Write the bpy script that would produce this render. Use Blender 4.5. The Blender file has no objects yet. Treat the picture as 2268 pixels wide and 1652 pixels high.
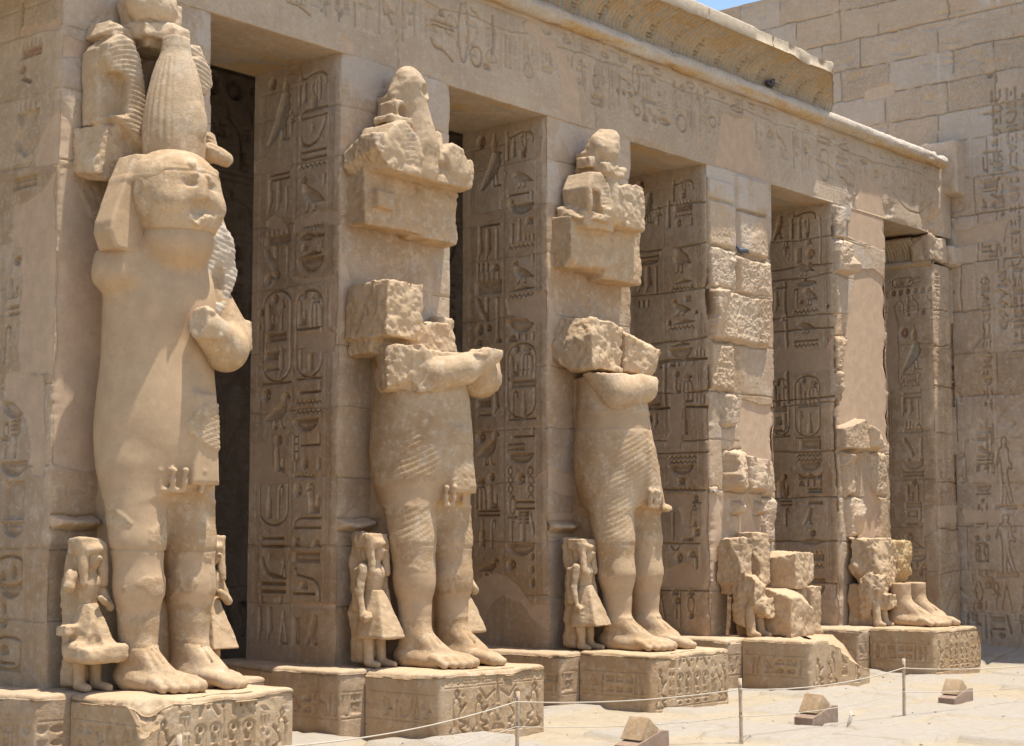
import bpy, math, time
import numpy as np
T0 = time.time()
scene = bpy.context.scene
R = math.radians
# ------------------------------------------------------------------ camera
cam_d = bpy.data.cameras.new('camera'); cam = bpy.data.objects.new('camera', cam_d)
scene.collection.objects.link(cam); scene.camera = cam
cam.location = (-9.7608, -14.4906, 2.2534)
cam.rotation_euler = (R(90) + 0.1003, 0.0, -0.8647)
cam_d.sensor_width = 36.0
cam_d.lens = 36.0 * 3667.7 / 2268.0
cam_d.clip_start = 0.1; cam_d.clip_end = 5000
# ------------------------------------------------------------------ sky, sun, exposure
SX, SY, SZ = 0.5, -1.0, 5.4                      # direction towards the sun
sl = math.sqrt(SX*SX + SY*SY + SZ*SZ)
elev = math.asin(SZ/sl)
world = bpy.data.worlds.new('World'); scene.world = world; world.use_nodes = True
wn = world.node_tree; wn.nodes.clear()
sky = wn.nodes.new('ShaderNodeTexSky'); sky.sky_type = 'NISHITA'; sky.sun_disc = False
sky.sun_elevation = elev; sky.sun_rotation = math.atan2(SX, SY)
sky.air_density = 1.0; sky.dust_density = 1.2; sky.ozone_density = 1.5; sky.altitude = 80
bg = wn.nodes.new('ShaderNodeBackground'); bg.inputs['Strength'].default_value = 0.14
wo = wn.nodes.new('ShaderNodeOutputWorld')
wn.links.new(sky.outputs[0], bg.inputs[0]); wn.links.new(bg.outputs[0], wo.inputs[0])
sun_d = bpy.data.lights.new('sun', 'SUN'); sun_d.energy = 4.0; sun_d.angle = R(0.53); sun_d.color = (1.0, 0.955, 0.88)
sun = bpy.data.objects.new('sun', sun_d); scene.collection.objects.link(sun)
sun.rotation_euler = (R(90) - elev, 0, math.atan2(SX, -SY) )
scene.view_settings.view_transform = 'Standard'; scene.view_settings.look = 'None'
scene.view_settings.exposure = 0.76; scene.view_settings.gamma = 1.0
scene.render.engine = 'CYCLES'
cy = scene.cycles
cy.use_denoising = True
try: cy.denoiser = 'OPENIMAGEDENOISE'
except Exception: pass
cy.max_bounces = 7; cy.diffuse_bounces = 5; cy.glossy_bounces = 2; cy.use_adaptive_sampling = True
cy.adaptive_threshold = 0.015
scene.render.threads_mode = 'AUTO'

# ------------------------------------------------------------------ noise
def _h(ix, iy, iz, s):
    n = (ix.astype(np.uint32)*np.uint32(374761393) + iy.astype(np.uint32)*np.uint32(668265263)
         + iz.astype(np.uint32)*np.uint32(2147483647) + np.uint32((s*1274126177) & 0xffffffff))
    n = (n ^ (n >> np.uint32(13)))*np.uint32(1274126177)
    n = n ^ (n >> np.uint32(16))
    return n.astype(np.float32)*np.float32(1/4294967295.0)
def vnoise(x, y, z=None, s=0):
    x = np.asarray(x, np.float32); y = np.asarray(y, np.float32)
    if z is None: x, y = np.broadcast_arrays(x, y)
    else: x, y, z = np.broadcast_arrays(x, y, np.asarray(z, np.float32))
    ix = np.floor(x); iy = np.floor(y); fx = x-ix; fy = y-iy
    ix = ix.astype(np.int64); iy = iy.astype(np.int64)
    fx = fx*fx*(3-2*fx); fy = fy*fy*(3-2*fy)
    if z is None:
        z0 = np.zeros_like(ix)
        a = _h(ix, iy, z0, s); b = _h(ix+1, iy, z0, s); c = _h(ix, iy+1, z0, s); d = _h(ix+1, iy+1, z0, s)
        return (a+(b-a)*fx)*(1-fy) + (c+(d-c)*fx)*fy
    iz = np.floor(z); fz = z-iz; iz = iz.astype(np.int64); fz = fz*fz*(3-2*fz)
    r = []
    for k in (0, 1):
        a = _h(ix, iy, iz+k, s); b = _h(ix+1, iy, iz+k, s); c = _h(ix, iy+1, iz+k, s); d = _h(ix+1, iy+1, iz+k, s)
        r.append((a+(b-a)*fx)*(1-fy) + (c+(d-c)*fx)*fy)
    return r[0]+(r[1]-r[0])*fz
def fbm(x, y, z=None, s=0, o=4, g=0.5):
    t = 0; a = 1.0; n = 0.0; f = 1.0
    for i in range(o):
        t = t + a*(vnoise(x*f+i*7.3, y*f+i*3.1, None if z is None else z*f+i*5.7, s+i)-0.5)
        n += a*0.5; a *= g; f *= 2.03
    return t/n
def sst(a, b, x):
    t = np.clip((x-a)/(b-a), 0, 1); return t*t*(3-2*t)

# ------------------------------------------------------------------ object helpers
col = scene.collection
def setp(o, label=None, cat=None, group=None, kind=None):
    if label: o['label'] = label
    if cat: o['category'] = cat
    if group: o['group'] = group
    if kind: o['kind'] = kind
    return o
def thing(name, loc, label, cat, group=None):
    o = bpy.data.objects.new(name, None); o.empty_display_size = 0.2; col.objects.link(o); o.location = loc
    return setp(o, label, cat, group)
def mesh_np(name, V, F, mat, parent=None, attrs=None, smooth=True):
    me = bpy.data.meshes.new(name); V = np.ascontiguousarray(V, np.float32); F = np.ascontiguousarray(F, np.int32)
    n = F.shape[1]
    me.vertices.add(len(V)); me.vertices.foreach_set('co', V.ravel())
    me.loops.add(F.size); me.loops.foreach_set('vertex_index', F.ravel())
    me.polygons.add(len(F)); me.polygons.foreach_set('loop_start', np.arange(0, F.size, n, dtype=np.int32))
    if smooth: me.polygons.foreach_set('use_smooth', np.ones(len(F), bool))
    me.update(calc_edges=True)
    attrs = dict(attrs or {})
    if 'tint' not in attrs and mat.name.endswith(('sandstone', 'granite')): attrs['tint'] = np.zeros((len(V), 4), np.float32)
    if attrs:
        for k, a in attrs.items():
            if a is None: continue
            a = np.ascontiguousarray(a, np.float32)
            if a.ndim == 1:
                at = me.attributes.new(k, 'FLOAT', 'POINT'); at.data.foreach_set('value', a)
            else:
                at = me.attributes.new(k, 'FLOAT_COLOR', 'POINT'); at.data.foreach_set('color', a.ravel())
    me.materials.append(mat)
    o = bpy.data.objects.new(name, me); col.objects.link(o)
    if parent is not None:
        o.parent = parent
        o.matrix_parent_inverse = parent_mat(parent)
    return o
from mathutils import Matrix
def parent_mat(p):
    m = Matrix.Translation(p.location)
    q = p.parent
    while q is not None:
        q = q.parent
    return m.inverted() if p.parent is None else Matrix.Identity(4)
def gridfaces(nu, nv, closed_u=False, flip=False):
    i = np.arange(nu if closed_u else nu-1); j = np.arange(nv-1)
    I, J = np.meshgrid(i, j, indexing='ij'); I2 = (I+1) % nu
    F = np.stack([I*nv+J, I2*nv+J, I2*nv+J+1, I*nv+J+1], -1).reshape(-1, 4)
    return F[:, ::-1] if flip else F
def gnorm(P, closed_u=False):
    if closed_u:
        Pu = np.roll(P, -1, 0)-np.roll(P, 1, 0)
    else:
        Pu = np.gradient(P, axis=0)
    Pv = np.gradient(P, axis=1)
    N = np.cross(Pu, Pv); L = np.linalg.norm(N, axis=-1, keepdims=True)
    return N/np.maximum(L, 1e-9)
def sheet(name, P, H, mat, parent=None, attrs=None, closed_u=False, out=None, smooth=True):
    """grid surface P (nu,nv,3) displaced by H along the outward normal"""
    N = gnorm(P, closed_u)
    s = 1.0
    if out is not None:
        s = np.sign((N*np.asarray(out)).sum(-1).mean()); s = 1.0 if s == 0 else s
    Q = P if H is None else P + N*(H*s)[..., None]
    nu, nv = P.shape[:2]
    A = {}
    for k, a in (attrs or {}).items():
        A[k] = a.reshape(nu*nv, -1) if a.ndim == 3 else a.reshape(-1)
    return mesh_np(name, Q.reshape(-1, 3), gridfaces(nu, nv, closed_u, s < 0), mat, parent, A, smooth)
def tube(name, pts, r, mat, parent=None, n=8, twist=0.0):
    p = np.asarray(pts, float); m = len(p)
    t = np.gradient(p, axis=0); t /= np.linalg.norm(t, axis=1, keepdims=True)
    rr = np.broadcast_to(np.asarray(r, float), (m,))
    ref = np.array([0, 0, 1.0]) if abs(t[:, 2]).mean() < 0.8 else np.array([1.0, 0, 0])
    a = np.cross(t, ref); a /= np.linalg.norm(a, axis=1, keepdims=True); b = np.cross(t, a)
    an = np.linspace(0, 2*math.pi, n, endpoint=False)
    V = p[:, None]+rr[:, None, None]*(np.cos(an)[None, :, None]*a[:, None]+np.sin(an)[None, :, None]*b[:, None])
    V = np.concatenate([V.reshape(-1, 3), p[[0, -1]]])
    i = np.arange(m-1)[:, None]; j = np.arange(n)[None]; j2 = (j+1) % n
    F = np.stack([i*n+j+0*j2, i*n+j2, (i+1)*n+j2, (i+1)*n+j+0*j2], -1).reshape(-1, 4)
    c0 = m*n; c1 = m*n+1; jj = np.arange(n); j2 = (jj+1) % n
    caps = np.concatenate([np.stack([0*jj+c0, j2, jj, 0*jj+c0], -1), np.stack([0*jj+c1, (m-1)*n+jj, (m-1)*n+j2, 0*jj+c1], -1)])
    me = bpy.data.meshes.new(name)
    me.from_pydata(V.tolist(), [], [tuple(f) for f in F.tolist()]+[tuple(f[:3]) for f in caps.tolist()])
    me.polygons.foreach_set('use_smooth', np.ones(len(me.polygons), bool)); me.update()
    me.materials.append(mat)
    o = bpy.data.objects.new(name, me); col.objects.link(o)
    if parent is not None: o.parent = parent; o.matrix_parent_inverse = parent_mat(parent)
    return o

# ------------------------------------------------------------------ materials
def stone_mat(name, base=(0.52, 0.38, 0.245), dark=(0.385, 0.258, 0.152), grey=(0.51, 0.43, 0.335), plaster=(0.50, 0.358, 0.238), bump=0.5, stain=1.0, scale=1.0):
    m = bpy.data.materials.new(name); m.use_nodes = True
    nt = m.node_tree; nt.nodes.clear(); L = nt.links.new
    def N(t, **k):
        n = nt.nodes.new(t)
        for a, b in k.items(): setattr(n, a, b)
        return n
    out = N('ShaderNodeOutputMaterial'); bs = N('ShaderNodeBsdfPrincipled'); L(bs.outputs[0], out.inputs[0])
    bs.inputs['Roughness'].default_value = 0.95
    try: bs.inputs['Specular IOR Level'].default_value = 0.12
    except Exception: pass
    geo = N('ShaderNodeNewGeometry')
    def noise(sc, det=5, rough=0.55, vec=None, dist=0.0):
        n = N('ShaderNodeTexNoise'); n.inputs['Scale'].default_value = sc*scale; n.inputs['Detail'].default_value = det
        n.inputs['Roughness'].default_value = rough; n.inputs['Distortion'].default_value = dist
        L(vec if vec is not None else geo.outputs['Position'], n.inputs['Vector']); return n
    def ramp(src, a, b):
        r = N('ShaderNodeMapRange'); r.inputs['From Min'].default_value = a; r.inputs['From Max'].default_value = b
        r.interpolation_type = 'SMOOTHSTEP'; L(src, r.inputs['Value']); return r.outputs[0]
    def mix(f, a, b):
        x = N('ShaderNodeMix'); x.data_type = 'RGBA'
        for s, v in ((x.inputs[0], f), (x.inputs[6], a), (x.inputs[7], b)):
            if isinstance(v, tuple): s.default_value = v+(1,) if len(v) == 3 else v
            elif isinstance(v, (int, float)): s.default_value = v
            else: L(v, s)
        return x.outputs[2]
    def math2(op, a, b):
        x = N('ShaderNodeMath', operation=op)
        for s, v in zip(x.inputs, (a, b)):
            if isinstance(v, (int, float)): s.default_value = v
            else: L(v, s)
        return x.outputs[0]
    def attr(nm):
        a = N('ShaderNodeAttribute'); a.attribute_name = nm; return a
    mp = N('ShaderNodeMapping'); mp.inputs['Scale'].default_value = (0.8, 0.8, 7.0); L(geo.outputs['Position'], mp.inputs['Vector'])
    n1 = noise(0.75, 6, 0.6); n2 = noise(3.7, 6, 0.62); n3 = noise(26, 4, 0.6); nb = noise(1.3, 5, 0.6, mp.outputs[0], 0.6)
    sep = N('ShaderNodeSeparateXYZ'); L(geo.outputs['Position'], sep.inputs[0])
    c = mix(ramp(n1.outputs[0], 0.34, 0.66), dark, base)
    c = mix(math2('MULTIPLY', ramp(n2.outputs[0], 0.52, 0.7), 0.55), c, tuple(min(1, v*1.22) for v in base))
    c = mix(math2('MULTIPLY', ramp(nb.outputs[0], 0.5, 0.72), 0.45), c, dark)
    c = mix(math2('MULTIPLY', ramp(n2.outputs['Color'], 0.5, 0.62), 0.35), c, grey)
    n7 = noise(11, 6, 0.7); n8 = noise(1.9, 7, 0.68, None, 0.8)
    c = mix(math2('MULTIPLY', ramp(n8.outputs[0], 0.53, 0.63), 0.38), c, tuple(v*0.8 for v in dark))
    c = mix(math2('MULTIPLY', ramp(n7.outputs[0], 0.50, 0.66), 0.45), c, tuple(min(1, v*1.3) for v in grey))
    c = mix(math2('MULTIPLY', ramp(n7.outputs['Color'], 0.52, 0.66), 0.42), c, tuple(v*0.72 for v in dark))
    ms = N('ShaderNodeMapping'); ms.inputs['Scale'].default_value = (4.5, 4.5, 0.45); L(geo.outputs['Position'], ms.inputs['Vector'])
    n9 = noise(1.0, 5, 0.6, ms.outputs[0], 0.3)
    c = mix(math2('MULTIPLY', math2('MULTIPLY', ramp(n9.outputs[0], 0.54, 0.68), ramp(n1.outputs['Color'], 0.45, 0.6)), 0.4), c, tuple(v*0.75 for v in dark))
    # brown staining that gathers in the lowest courses, greyer high up
    low = math2('MULTIPLY', ramp(math2('ADD', sep.outputs[2], math2('MULTIPLY', n1.outputs[0], 3.0)), 4.6, 1.6), 0.36*stain)
    c = mix(low, c, (0.31, 0.2, 0.105))
    high = math2('MULTIPLY', ramp(math2('ADD', sep.outputs[2], math2('MULTIPLY', n2.outputs[0], 2.0)), 6.8, 9.2), 0.4)
    c = mix(high, c, grey)
    ar = attr('rough'); ap = attr('plaster'); at = attr('tint')
    c = mix(math2('MULTIPLY', ar.outputs['Fac'], 0.55), c, tuple(min(1, v*1.12) for v in base))
    n5 = noise(5.0, 5, 0.65)
    pl = mix(ramp(n5.outputs[0], 0.35, 0.7), tuple(v*0.93 for v in plaster), tuple(v*1.07 for v in plaster))
    c = mix(ap.outputs['Fac'], c, pl)
    tf = math2('MULTIPLY', at.outputs['Alpha'], ramp(n3.outputs[0], 0.25, 0.6))
    c = mix(tf, c, at.outputs['Color'])
    c = mix(math2('MULTIPLY', ramp(n3.outputs[0], 0.56, 0.72), 0.22), c, tuple(v*0.6 for v in dark))
    vo = N('ShaderNodeTexVoronoi'); vo.inputs['Scale'].default_value = 17*scale; L(geo.outputs['Position'], vo.inputs['Vector'])
    pit = math2('MULTIPLY', ramp(vo.outputs['Distance'], 0.16, 0.05), ramp(n2.outputs[0], 0.5, 0.62))
    c = mix(math2('MULTIPLY', pit, math2('SUBTRACT', 0.5, math2('MULTIPLY', ap.outputs['Fac'], 0.45))), c, tuple(v*0.45 for v in dark))
    L(c, bs.inputs['Base Color'])
    n4 = noise(70, 4, 0.6); n6 = noise(9, 8, 0.68)
    h = math2('ADD', math2('MULTIPLY', n6.outputs[0], 1.6), math2('MULTIPLY', n4.outputs[0], 0.45))
    h = math2('SUBTRACT', h, math2('MULTIPLY', pit, 0.5))
    bp = N('ShaderNodeBump'); bp.inputs['Distance'].default_value = 0.03; L(h, bp.inputs['Height'])
    L(math2('MULTIPLY', math2('SUBTRACT', 1.0, math2('MULTIPLY', ap.outputs['Fac'], 0.72)), bump), bp.inputs['Strength'])
    L(bp.outputs[0], bs.inputs['Normal'])
    return m
STONE = stone_mat('sandstone')
STATUE = stone_mat('statue_sandstone', base=(0.50, 0.362, 0.222), dark=(0.39, 0.252, 0.132), grey=(0.50, 0.41, 0.305), plaster=(0.462, 0.318, 0.188), bump=0.45, stain=0.5)
PALE = stone_mat('weathered_sandstone', base=(0.56, 0.47, 0.365), dark=(0.44, 0.33, 0.215), grey=(0.54, 0.49, 0.425), bump=0.6, stain=0.0)
WALL = stone_mat('wall_sandstone', base=(0.52, 0.395, 0.275), dark=(0.40, 0.29, 0.19), grey=(0.52, 0.445, 0.36), plaster=(.51, .385, .27), bump=0.55, stain=0.5)
OCHRE = stone_mat('ochre_stained_sandstone', base=(0.50, 0.35, 0.18), dark=(0.36, 0.22, 0.09), grey=(0.42, 0.37, 0.28), bump=0.5, stain=0.0)
BRICKY = stone_mat('red_granite', base=(0.35, 0.245, 0.175), dark=(0.26, 0.175, 0.12), grey=(0.33, 0.25, 0.20), bump=0.3, stain=0.0)
def simple(name, c, rough=0.8, var=0.25, sc=20.0):
    m = bpy.data.materials.new(name); m.use_nodes = True; nt = m.node_tree; bs = nt.nodes['Principled BSDF']
    n = nt.nodes.new('ShaderNodeTexNoise'); n.inputs['Scale'].default_value = sc; n.inputs['Detail'].default_value = 5
    g = nt.nodes.new('ShaderNodeNewGeometry'); nt.links.new(g.outputs['Position'], n.inputs['Vector'])
    r = nt.nodes.new('ShaderNodeValToRGB'); r.color_ramp.elements[0].position = 0.3; r.color_ramp.elements[1].position = 0.7
    r.color_ramp.elements[0].color = tuple(v*(1-var) for v in c)+(1,); r.color_ramp.elements[1].color = tuple(min(1, v*(1+var)) for v in c)+(1,)
    nt.links.new(n.outputs[0], r.inputs[0]); nt.links.new(r.outputs[0], bs.inputs['Base Color']); bs.inputs['Roughness'].default_value = rough
    return m

# ------------------------------------------------------------------ relief rasters: carved signs as real depth
TINT = {'r': (0.30, 0.10, 0.055, 0.62), 'b': (0.27, 0.27, 0.23, 0.6), 'g': (0.24, 0.26, 0.20, 0.6), 'o': (0.48, 0.25, 0.09, 0.6)}
class Ras:
    def __init__(s, u0, u1, v0, v1, du, dv, flip=False):
        s.nu = max(2, int(round(abs(u1-u0)/du))+1); s.nv = max(2, int(round((v1-v0)/dv))+1)
        s.u = np.linspace(min(u0, u1), max(u0, u1), s.nu); s.v = np.linspace(v0, v1, s.nv); s.flip = flip
        s.H = np.zeros((s.nu, s.nv), np.float32); s.pl = np.zeros_like(s.H); s.ro = np.zeros_like(s.H)
        s.ti = np.zeros((s.nu, s.nv, 4), np.float32)
        s.U, s.V = np.meshgrid(s.u, s.v, indexing='ij')
    def win(s, uc, vc, w, h, m=0.05):
        a = np.searchsorted(s.u, uc-w/2-m); b = np.searchsorted(s.u, uc+w/2+m)
        c = np.searchsorted(s.v, vc-h/2-m); d = np.searchsorted(s.v, vc+h/2+m)
        if b-a < 1 or d-c < 1: return None
        return slice(a, b), slice(c, d)
def seg(px, py, a, b):
    ax, ay = a; bx, by = b; dx, dy = bx-ax, by-ay; L = dx*dx+dy*dy
    t = 0 if L < 1e-12 else np.clip(((px-ax)*dx+(py-ay)*dy)/L, 0, 1)
    return np.hypot(px-ax-t*dx, py-ay-t*dy)
def pline(px, py, pts):
    d = None
    for a, b in zip(pts[:-1], pts[1:]):
        e = seg(px, py, a, b); d = e if d is None else np.minimum(d, e)
    return d
def polysd(px, py, pts):
    d = pline(px, py, list(pts)+[pts[0]]); ins = np.zeros(px.shape, bool)
    n = len(pts)
    for i in range(n):
        (x1, y1), (x2, y2) = pts[i], pts[(i+1) % n]
        if y1 == y2: continue
        c = ((y1 > py) != (y2 > py)) & (px < (x2-x1)*(py-y1)/(y2-y1)+x1)
        ins ^= c
    return np.where(ins, -d, d)
def arc(cx, cy, rx, ry, a0, a1, n=14):
    return [(cx+rx*math.cos(math.radians(a0+(a1-a0)*i/n)), cy+ry*math.sin(math.radians(a0+(a1-a0)*i/n))) for i in range(n+1)]
EL = arc(.5, .5, .5, .5, 0, 360, 28)
RECT = [(0, 0), (1, 0), (1, 1), (0, 1)]
# sign shapes in a unit box: ('p', polygon) sunk area, ('s', polyline, width in m) groove
GS = {
 'disc': [('d', EL[:-1])], 'hole': [('h', EL[:-1])], 'egg': [('p', EL[:-1])], 'ring': [('s', EL, .022)],
 'stroke': [('p', RECT)], 'bar': [('p', RECT)], 'line': [('s', [(.5, 0), (.5, 1)], .018)], 'pool': [('p', RECT)],
 'water': [('s', [(i/12, 0.9*(i % 2)) for i in range(13)], .02)],
 'loaf': [('p', arc(.5, 0, .5, 1, 0, 180))], 'basket': [('p', arc(.5, 1, .5, 1, 180, 360))],
 'vessel': [('p', [(.05, 1), (.95, 1), (.8, .7), (.98, .4), (.75, .08), (.4, 0), (.1, .2), (0, .45), (.2, .7)])],
 'board': [('p', [(0, 0), (1, 0), (1, .62), (0, .62)])]+[('s', [(x, .72), (x, 1)], .02) for x in (.12, .31, .5, .69, .88)],
 'crenel': [('s', [(x, 0), (x, 1)], .022) for x in (.1, .35, .6, .85)],
 'leg': [('p', [(.2, 1), (.75, 1), (.8, .6), (1, .32), (.5, .2), (.22, 0), (.08, 0), (.25, .2), (.18, .5)])],
 'knife': [('p', [(0, 1), (.28, 1), (.95, .25), (1, .02), (.72, .05), (.1, .7)])],
 'falcon': [('p', [(.62, .99), (.8, 1), (.97, .93), (.86, .88), (.95, .74), (.86, .52), (.66, .36), (.4, .16), (.12, 0), (0, .02), (.2, .3), (.4, .6)]), ('s', [(.62, .36), (.6, .08), (.75, .07)], .016), ('s', [(.74, .4), (.78, .08), (.92, .07)], .016)],
 'goose': [('p', [(0, .86), (.1, .96), (.22, .99), (.3, .9), (.29, .73), (.45, .66), (.75, .47), (1, .24), (.7, .24), (.45, .25), (.26, .38), (.15, .55), (.17, .8)]), ('s', [(.38, .26), (.33, .02), (.22, .02)], .016), ('s', [(.6, .25), (.64, .02), (.52, .02)], .016)],
 'quail': [('p', [(0, .78), (.12, .97), (.34, .95), (.6, .8), (1, .3), (.7, .36), (.45, .3), (.24, .45), (.13, .66)]), ('s', [(.4, .33), (.36, .02), (.25, .02)], .016), ('s', [(.58, .34), (.6, .02), (.48, .02)], .016)],
 'owl': [('p', [(.05, .7), (.12, .98), (.4, 1), (.55, .86), (.85, .62), (1, .3), (.75, .36), (.5, .3), (.25, .38), (.2, .6)]), ('s', [(.4, .33), (.38, .02), (.25, .02)], .018), ('s', [(.58, .34), (.6, .02), (.48, .02)], .018)],
 'quad': [('s', [(.02, .5), (.1, .9), (.5, .8), (.8, .95), (1, .8), (.9, .65), (.85, .3), (.9, 0), (.78, 0), (.72, .4), (.35, .38), (.3, 0), (.18, 0), (.16, .5), (.05, .2)], .014)],
 'seated': [('p', [(.06, 0), (.96, 0), (.96, .5), (.82, .58), (.68, .42), (.66, .16), (.5, .3), (.42, .9), (.28, 1), (.1, .95), (.04, .8)])],
 'was': [('p', [(.4, 0), (.6, 0), (.56, .75), (.95, .7), (.9, .8), (.6, .86), (.62, 1), (.42, .96)])],
 'sedge': [('s', [(.05, 0), (.05, .5), (.2, .68), (.5, .72), (.8, .68), (.95, .5), (.95, 0)], .02), ('s', [(.5, 0), (.5, .74)], .02)]+[('s', [(.5, .74), (.5+.42*math.sin(a), .78+.2*math.cos(a))], .026) for a in (-1.2, -.6, 0, .6, 1.2)],
 'crook': [('s', [(.3, 0), (.32, .8), (.4, .95), (.65, 1), (.88, .92), (.92, .74)], .024)],
 'bottle': [('p', [(.05, 0), (.95, 0), (.8, .56), (.6, .62), (.58, 1), (.42, 1), (.4, .62), (.2, .56)])],
 'ubend': [('s', [(0, 1)]+arc(.5, .36, .5, .36, 180, 360)+[(1, 1)], .018)],
 'cart': [('s', [(0, .18)]+arc(.5, .82, .5, .16, 180, 0)+arc(.5, .2, .5, .18, 0, -180)+[(0, .2)], .022), ('s', [(0, 0), (1, 0)], .022)],
 'hcart': [('s', [(.18, 0)]+arc(.82, .5, .16, .5, -90, 90)+arc(.2, .5, .18, .5, 90, 270), .02)],
 'door': [('s', [(1, 1), (.22, 1), (.05, .72), (0, .2)], .022), ('s', [(0, .05), (1, .05)], .026)],
 'sky': [('s', [(0, 1), (.04, .6), (.12, .55), (.5, .8), (.82, .78), (.97, .5), (1, .05)], .028)],
 'redcrown': [('p', [(.05, .28), (.25, 0), (.85, 0), (.75, .25), (.72, 1), (.86, 1), (.9, .15), (.6, .36)]), ('s', [(.7, .35), (.3, .6), (.2, .85), (.4, .95), (.5, .8)], .014)],
 'crown': [('p', [(.25, 0), (.75, 0), (.9, .35), (.65, .7), (.5, 1), (.36, .72), (.15, .4)])],
 'pot': [('p', [(.5, 1), (.8, .5), (.75, .15), (.5, 0), (.25, .15), (.2, .5)])],
 'arm': [('s', [(.02, .4), (.06, .12), (.3, .03), (.62, .16), (.85, .6), (.97, 1)], .04)],
 'viper': [('s', [(0, 1), (.07, .97), (.09, .8), (.4, .72), (.7, .66), (.9, .5), (.98, .25), (1, 0)], .026)],
 'sickle': [('p', [(0, 1), (.12, 1), (.25, .55), (.5, .25), (1, .12), (1, 0), (.6, .02), (.3, .2), (.1, .5)])],
 'tri': [('s', [(0, 0), (.5, 1), (1, 0), (0, 0)], .018)],
 'ladder': [('s', [(.05, .3), (.05, 1)], .014), ('s', [(.95, .3), (.95, 1)], .014), ('s', [(.5, 0), (.5, .25), (.05, .4)], .014), ('s', [(.5, .25), (.95, .4)], .014)]+[('s', [(.05, y), (.95, y)], .014) for y in (.55, .75, .95)],
 'wick': [('s', [(.5+.45*math.sin(t*math.pi*3), 1-.85*t) for t in np.linspace(0, 1, 25)]+[(.95, 0)], .018), ('s', [(.5-.45*math.sin(t*math.pi*3), 1-.85*t) for t in np.linspace(0, 1, 25)]+[(.05, 0)], .018)],
 'ankh': [('s', arc(.5, .78, .26, .21, -90, 270, 20), .026), ('s', [(.5, .57), (.5, 0)], .034), ('s', [(.05, .52), (.95, .52)], .032)],
 'djed': [('p', [(.3, .0), (.7, 0), (.66, 1), (.34, 1)])]+[('s', [(.02, y), (.98, y)], .026) for y in (.62, .74, .86, .97)],
 'hills': [('p', [(0, 0), (1, 0), (1, 1), (.9, .6), (.78, .4), (.66, .5), (.5, .95), (.36, .5), (.24, .4), (.12, .6), (0, 1)])],
 'land': [('p', [(0, .1), (.25, .4), (.55, 1), (.8, .6), (1, .45), (.8, .25), (.4, .1)])],
 'curve': [('s', [(0, 1), (.06, .7), (.25, .5), (.5, .52), (.75, .3), (1, 0)], .026)],
 'bars': [('p', [(0, .65), (1, .65), (1, 1), (0, 1)]), ('p', [(0, 0), (1, 0), (1, .3), (0, .3)])],
 'eye': [('s', [(0, .4), (.25, .85), (.55, 1), (.85, .6), (1, .3), (.6, .1), (.3, .12), (0, .4)], .02), ('s', [(.5, .3), (.5, .8)], .02)],
 'mouth': [('p', [(0, .5), (.2, .85), (.5, 1), (.8, .85), (1, .5), (.8, .15), (.5, 0), (.2, .15)])],
 'cross': [('s', [(.5, 0), (.5, 1)], .02), ('s', [(0, .45), (1, .45)], .02)],
 'shen': [('s', arc(.5, .64, .45, .35, -90, 270, 22), .02), ('d', arc(.5, .13, .4, .13, 0, 345, 20))],
 'smile': [('s', arc(.5, 1, .5, 1, 180, 360), .02)],
 'papyrus': [('p', [(.1, 0), (.9, 0), (.7, .9), (.55, 1), (.3, .9)])], 'stool': [('p', RECT)],
 'box': [('s', RECT+[(0, 0)], .018)],
 'man': [('s', [(.3, 0), (.35, .35), (.3, .6), (.2, .72), (.05, .6), (0, .64), (.2, .84), (.35, .86), (.38, .9), (.32, .95), (.42, 1), (.6, 1), (.66, .93), (.58, .87), (.75, .84), (.8, .66), (.97, .6), (.98, .55), (.72, .58), (.66, .5), (.72, .35), (1, .02), (.85, 0), (.55, .3), (.5, 0), (.3, 0)], .026)],
 'kneel': [('p', [(.36, .98), (.5, 1), (.62, .93), (.6, .85), (.53, .82), (.66, .78), (.7, .62), (.96, .7), (1, .66), (.72, .5), (.62, .36), (.95, .3), (.98, .2), (.7, .16), (1, .05), (.98, 0), (.1, 0), (.05, .12), (.3, .22), (.26, .4), (.24, .6), (.3, .76), (.4, .82), (.33, .9)])],
 'feather': [('p', [(.3, 0), (.6, 0), (.9, .8), (.75, 1), (.4, .95), (.25, .6)])],
}
def carve(r, nm, uc, vc, w, h, dep=0.036, tint=None, soft=0.007):
    mir = False
    if nm == 'goosr': nm = 'goose'; mir = True
    if nm not in GS: return
    W = r.win(uc, vc, w, h)
    if W is None: return
    U = r.U[W]; V = r.V[W]
    X = (uc+w/2-U) if r.flip else (U-uc+w/2)
    if mir: X = w-X
    Y = V-vc+h/2
    hcur = r.H[W]
    for k, pts, *rest in GS[nm]:
        P = [(a*w, b*h) for a, b in pts]
        if k == 's':
            wd = rest[0]*(0.8 if min(w, h) < 0.12 else 1.0); d = pline(X, Y, P)-wd/2
            g = -dep*0.8*sst(soft, -soft, d); inn = d < 0
        else:
            d = polysd(X, Y, P); inn = d < 0
            di = np.maximum(-d, 0); mw = max(0.02, 0.5*min(w, h))
            if k == 'h': g = -dep*2.2*sst(soft, -soft*2, d)
            elif k == 'd': g = -dep*1.15*sst(soft, -soft, d)*(1-0.55*sst(0.015, mw, di))
            else: g = -dep*sst(soft, -soft, d)*(1-0.42*sst(0.012, mw*0.9, di))
        hcur = np.minimum(hcur, g)
        if tint and tint in TINT:
            c = np.array(TINT[tint], np.float32); m = sst(0.004, -0.012, d)[..., None]
            r.ti[W] = r.ti[W]*(1-m)+c*m
    r.H[W] = hcur
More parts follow.
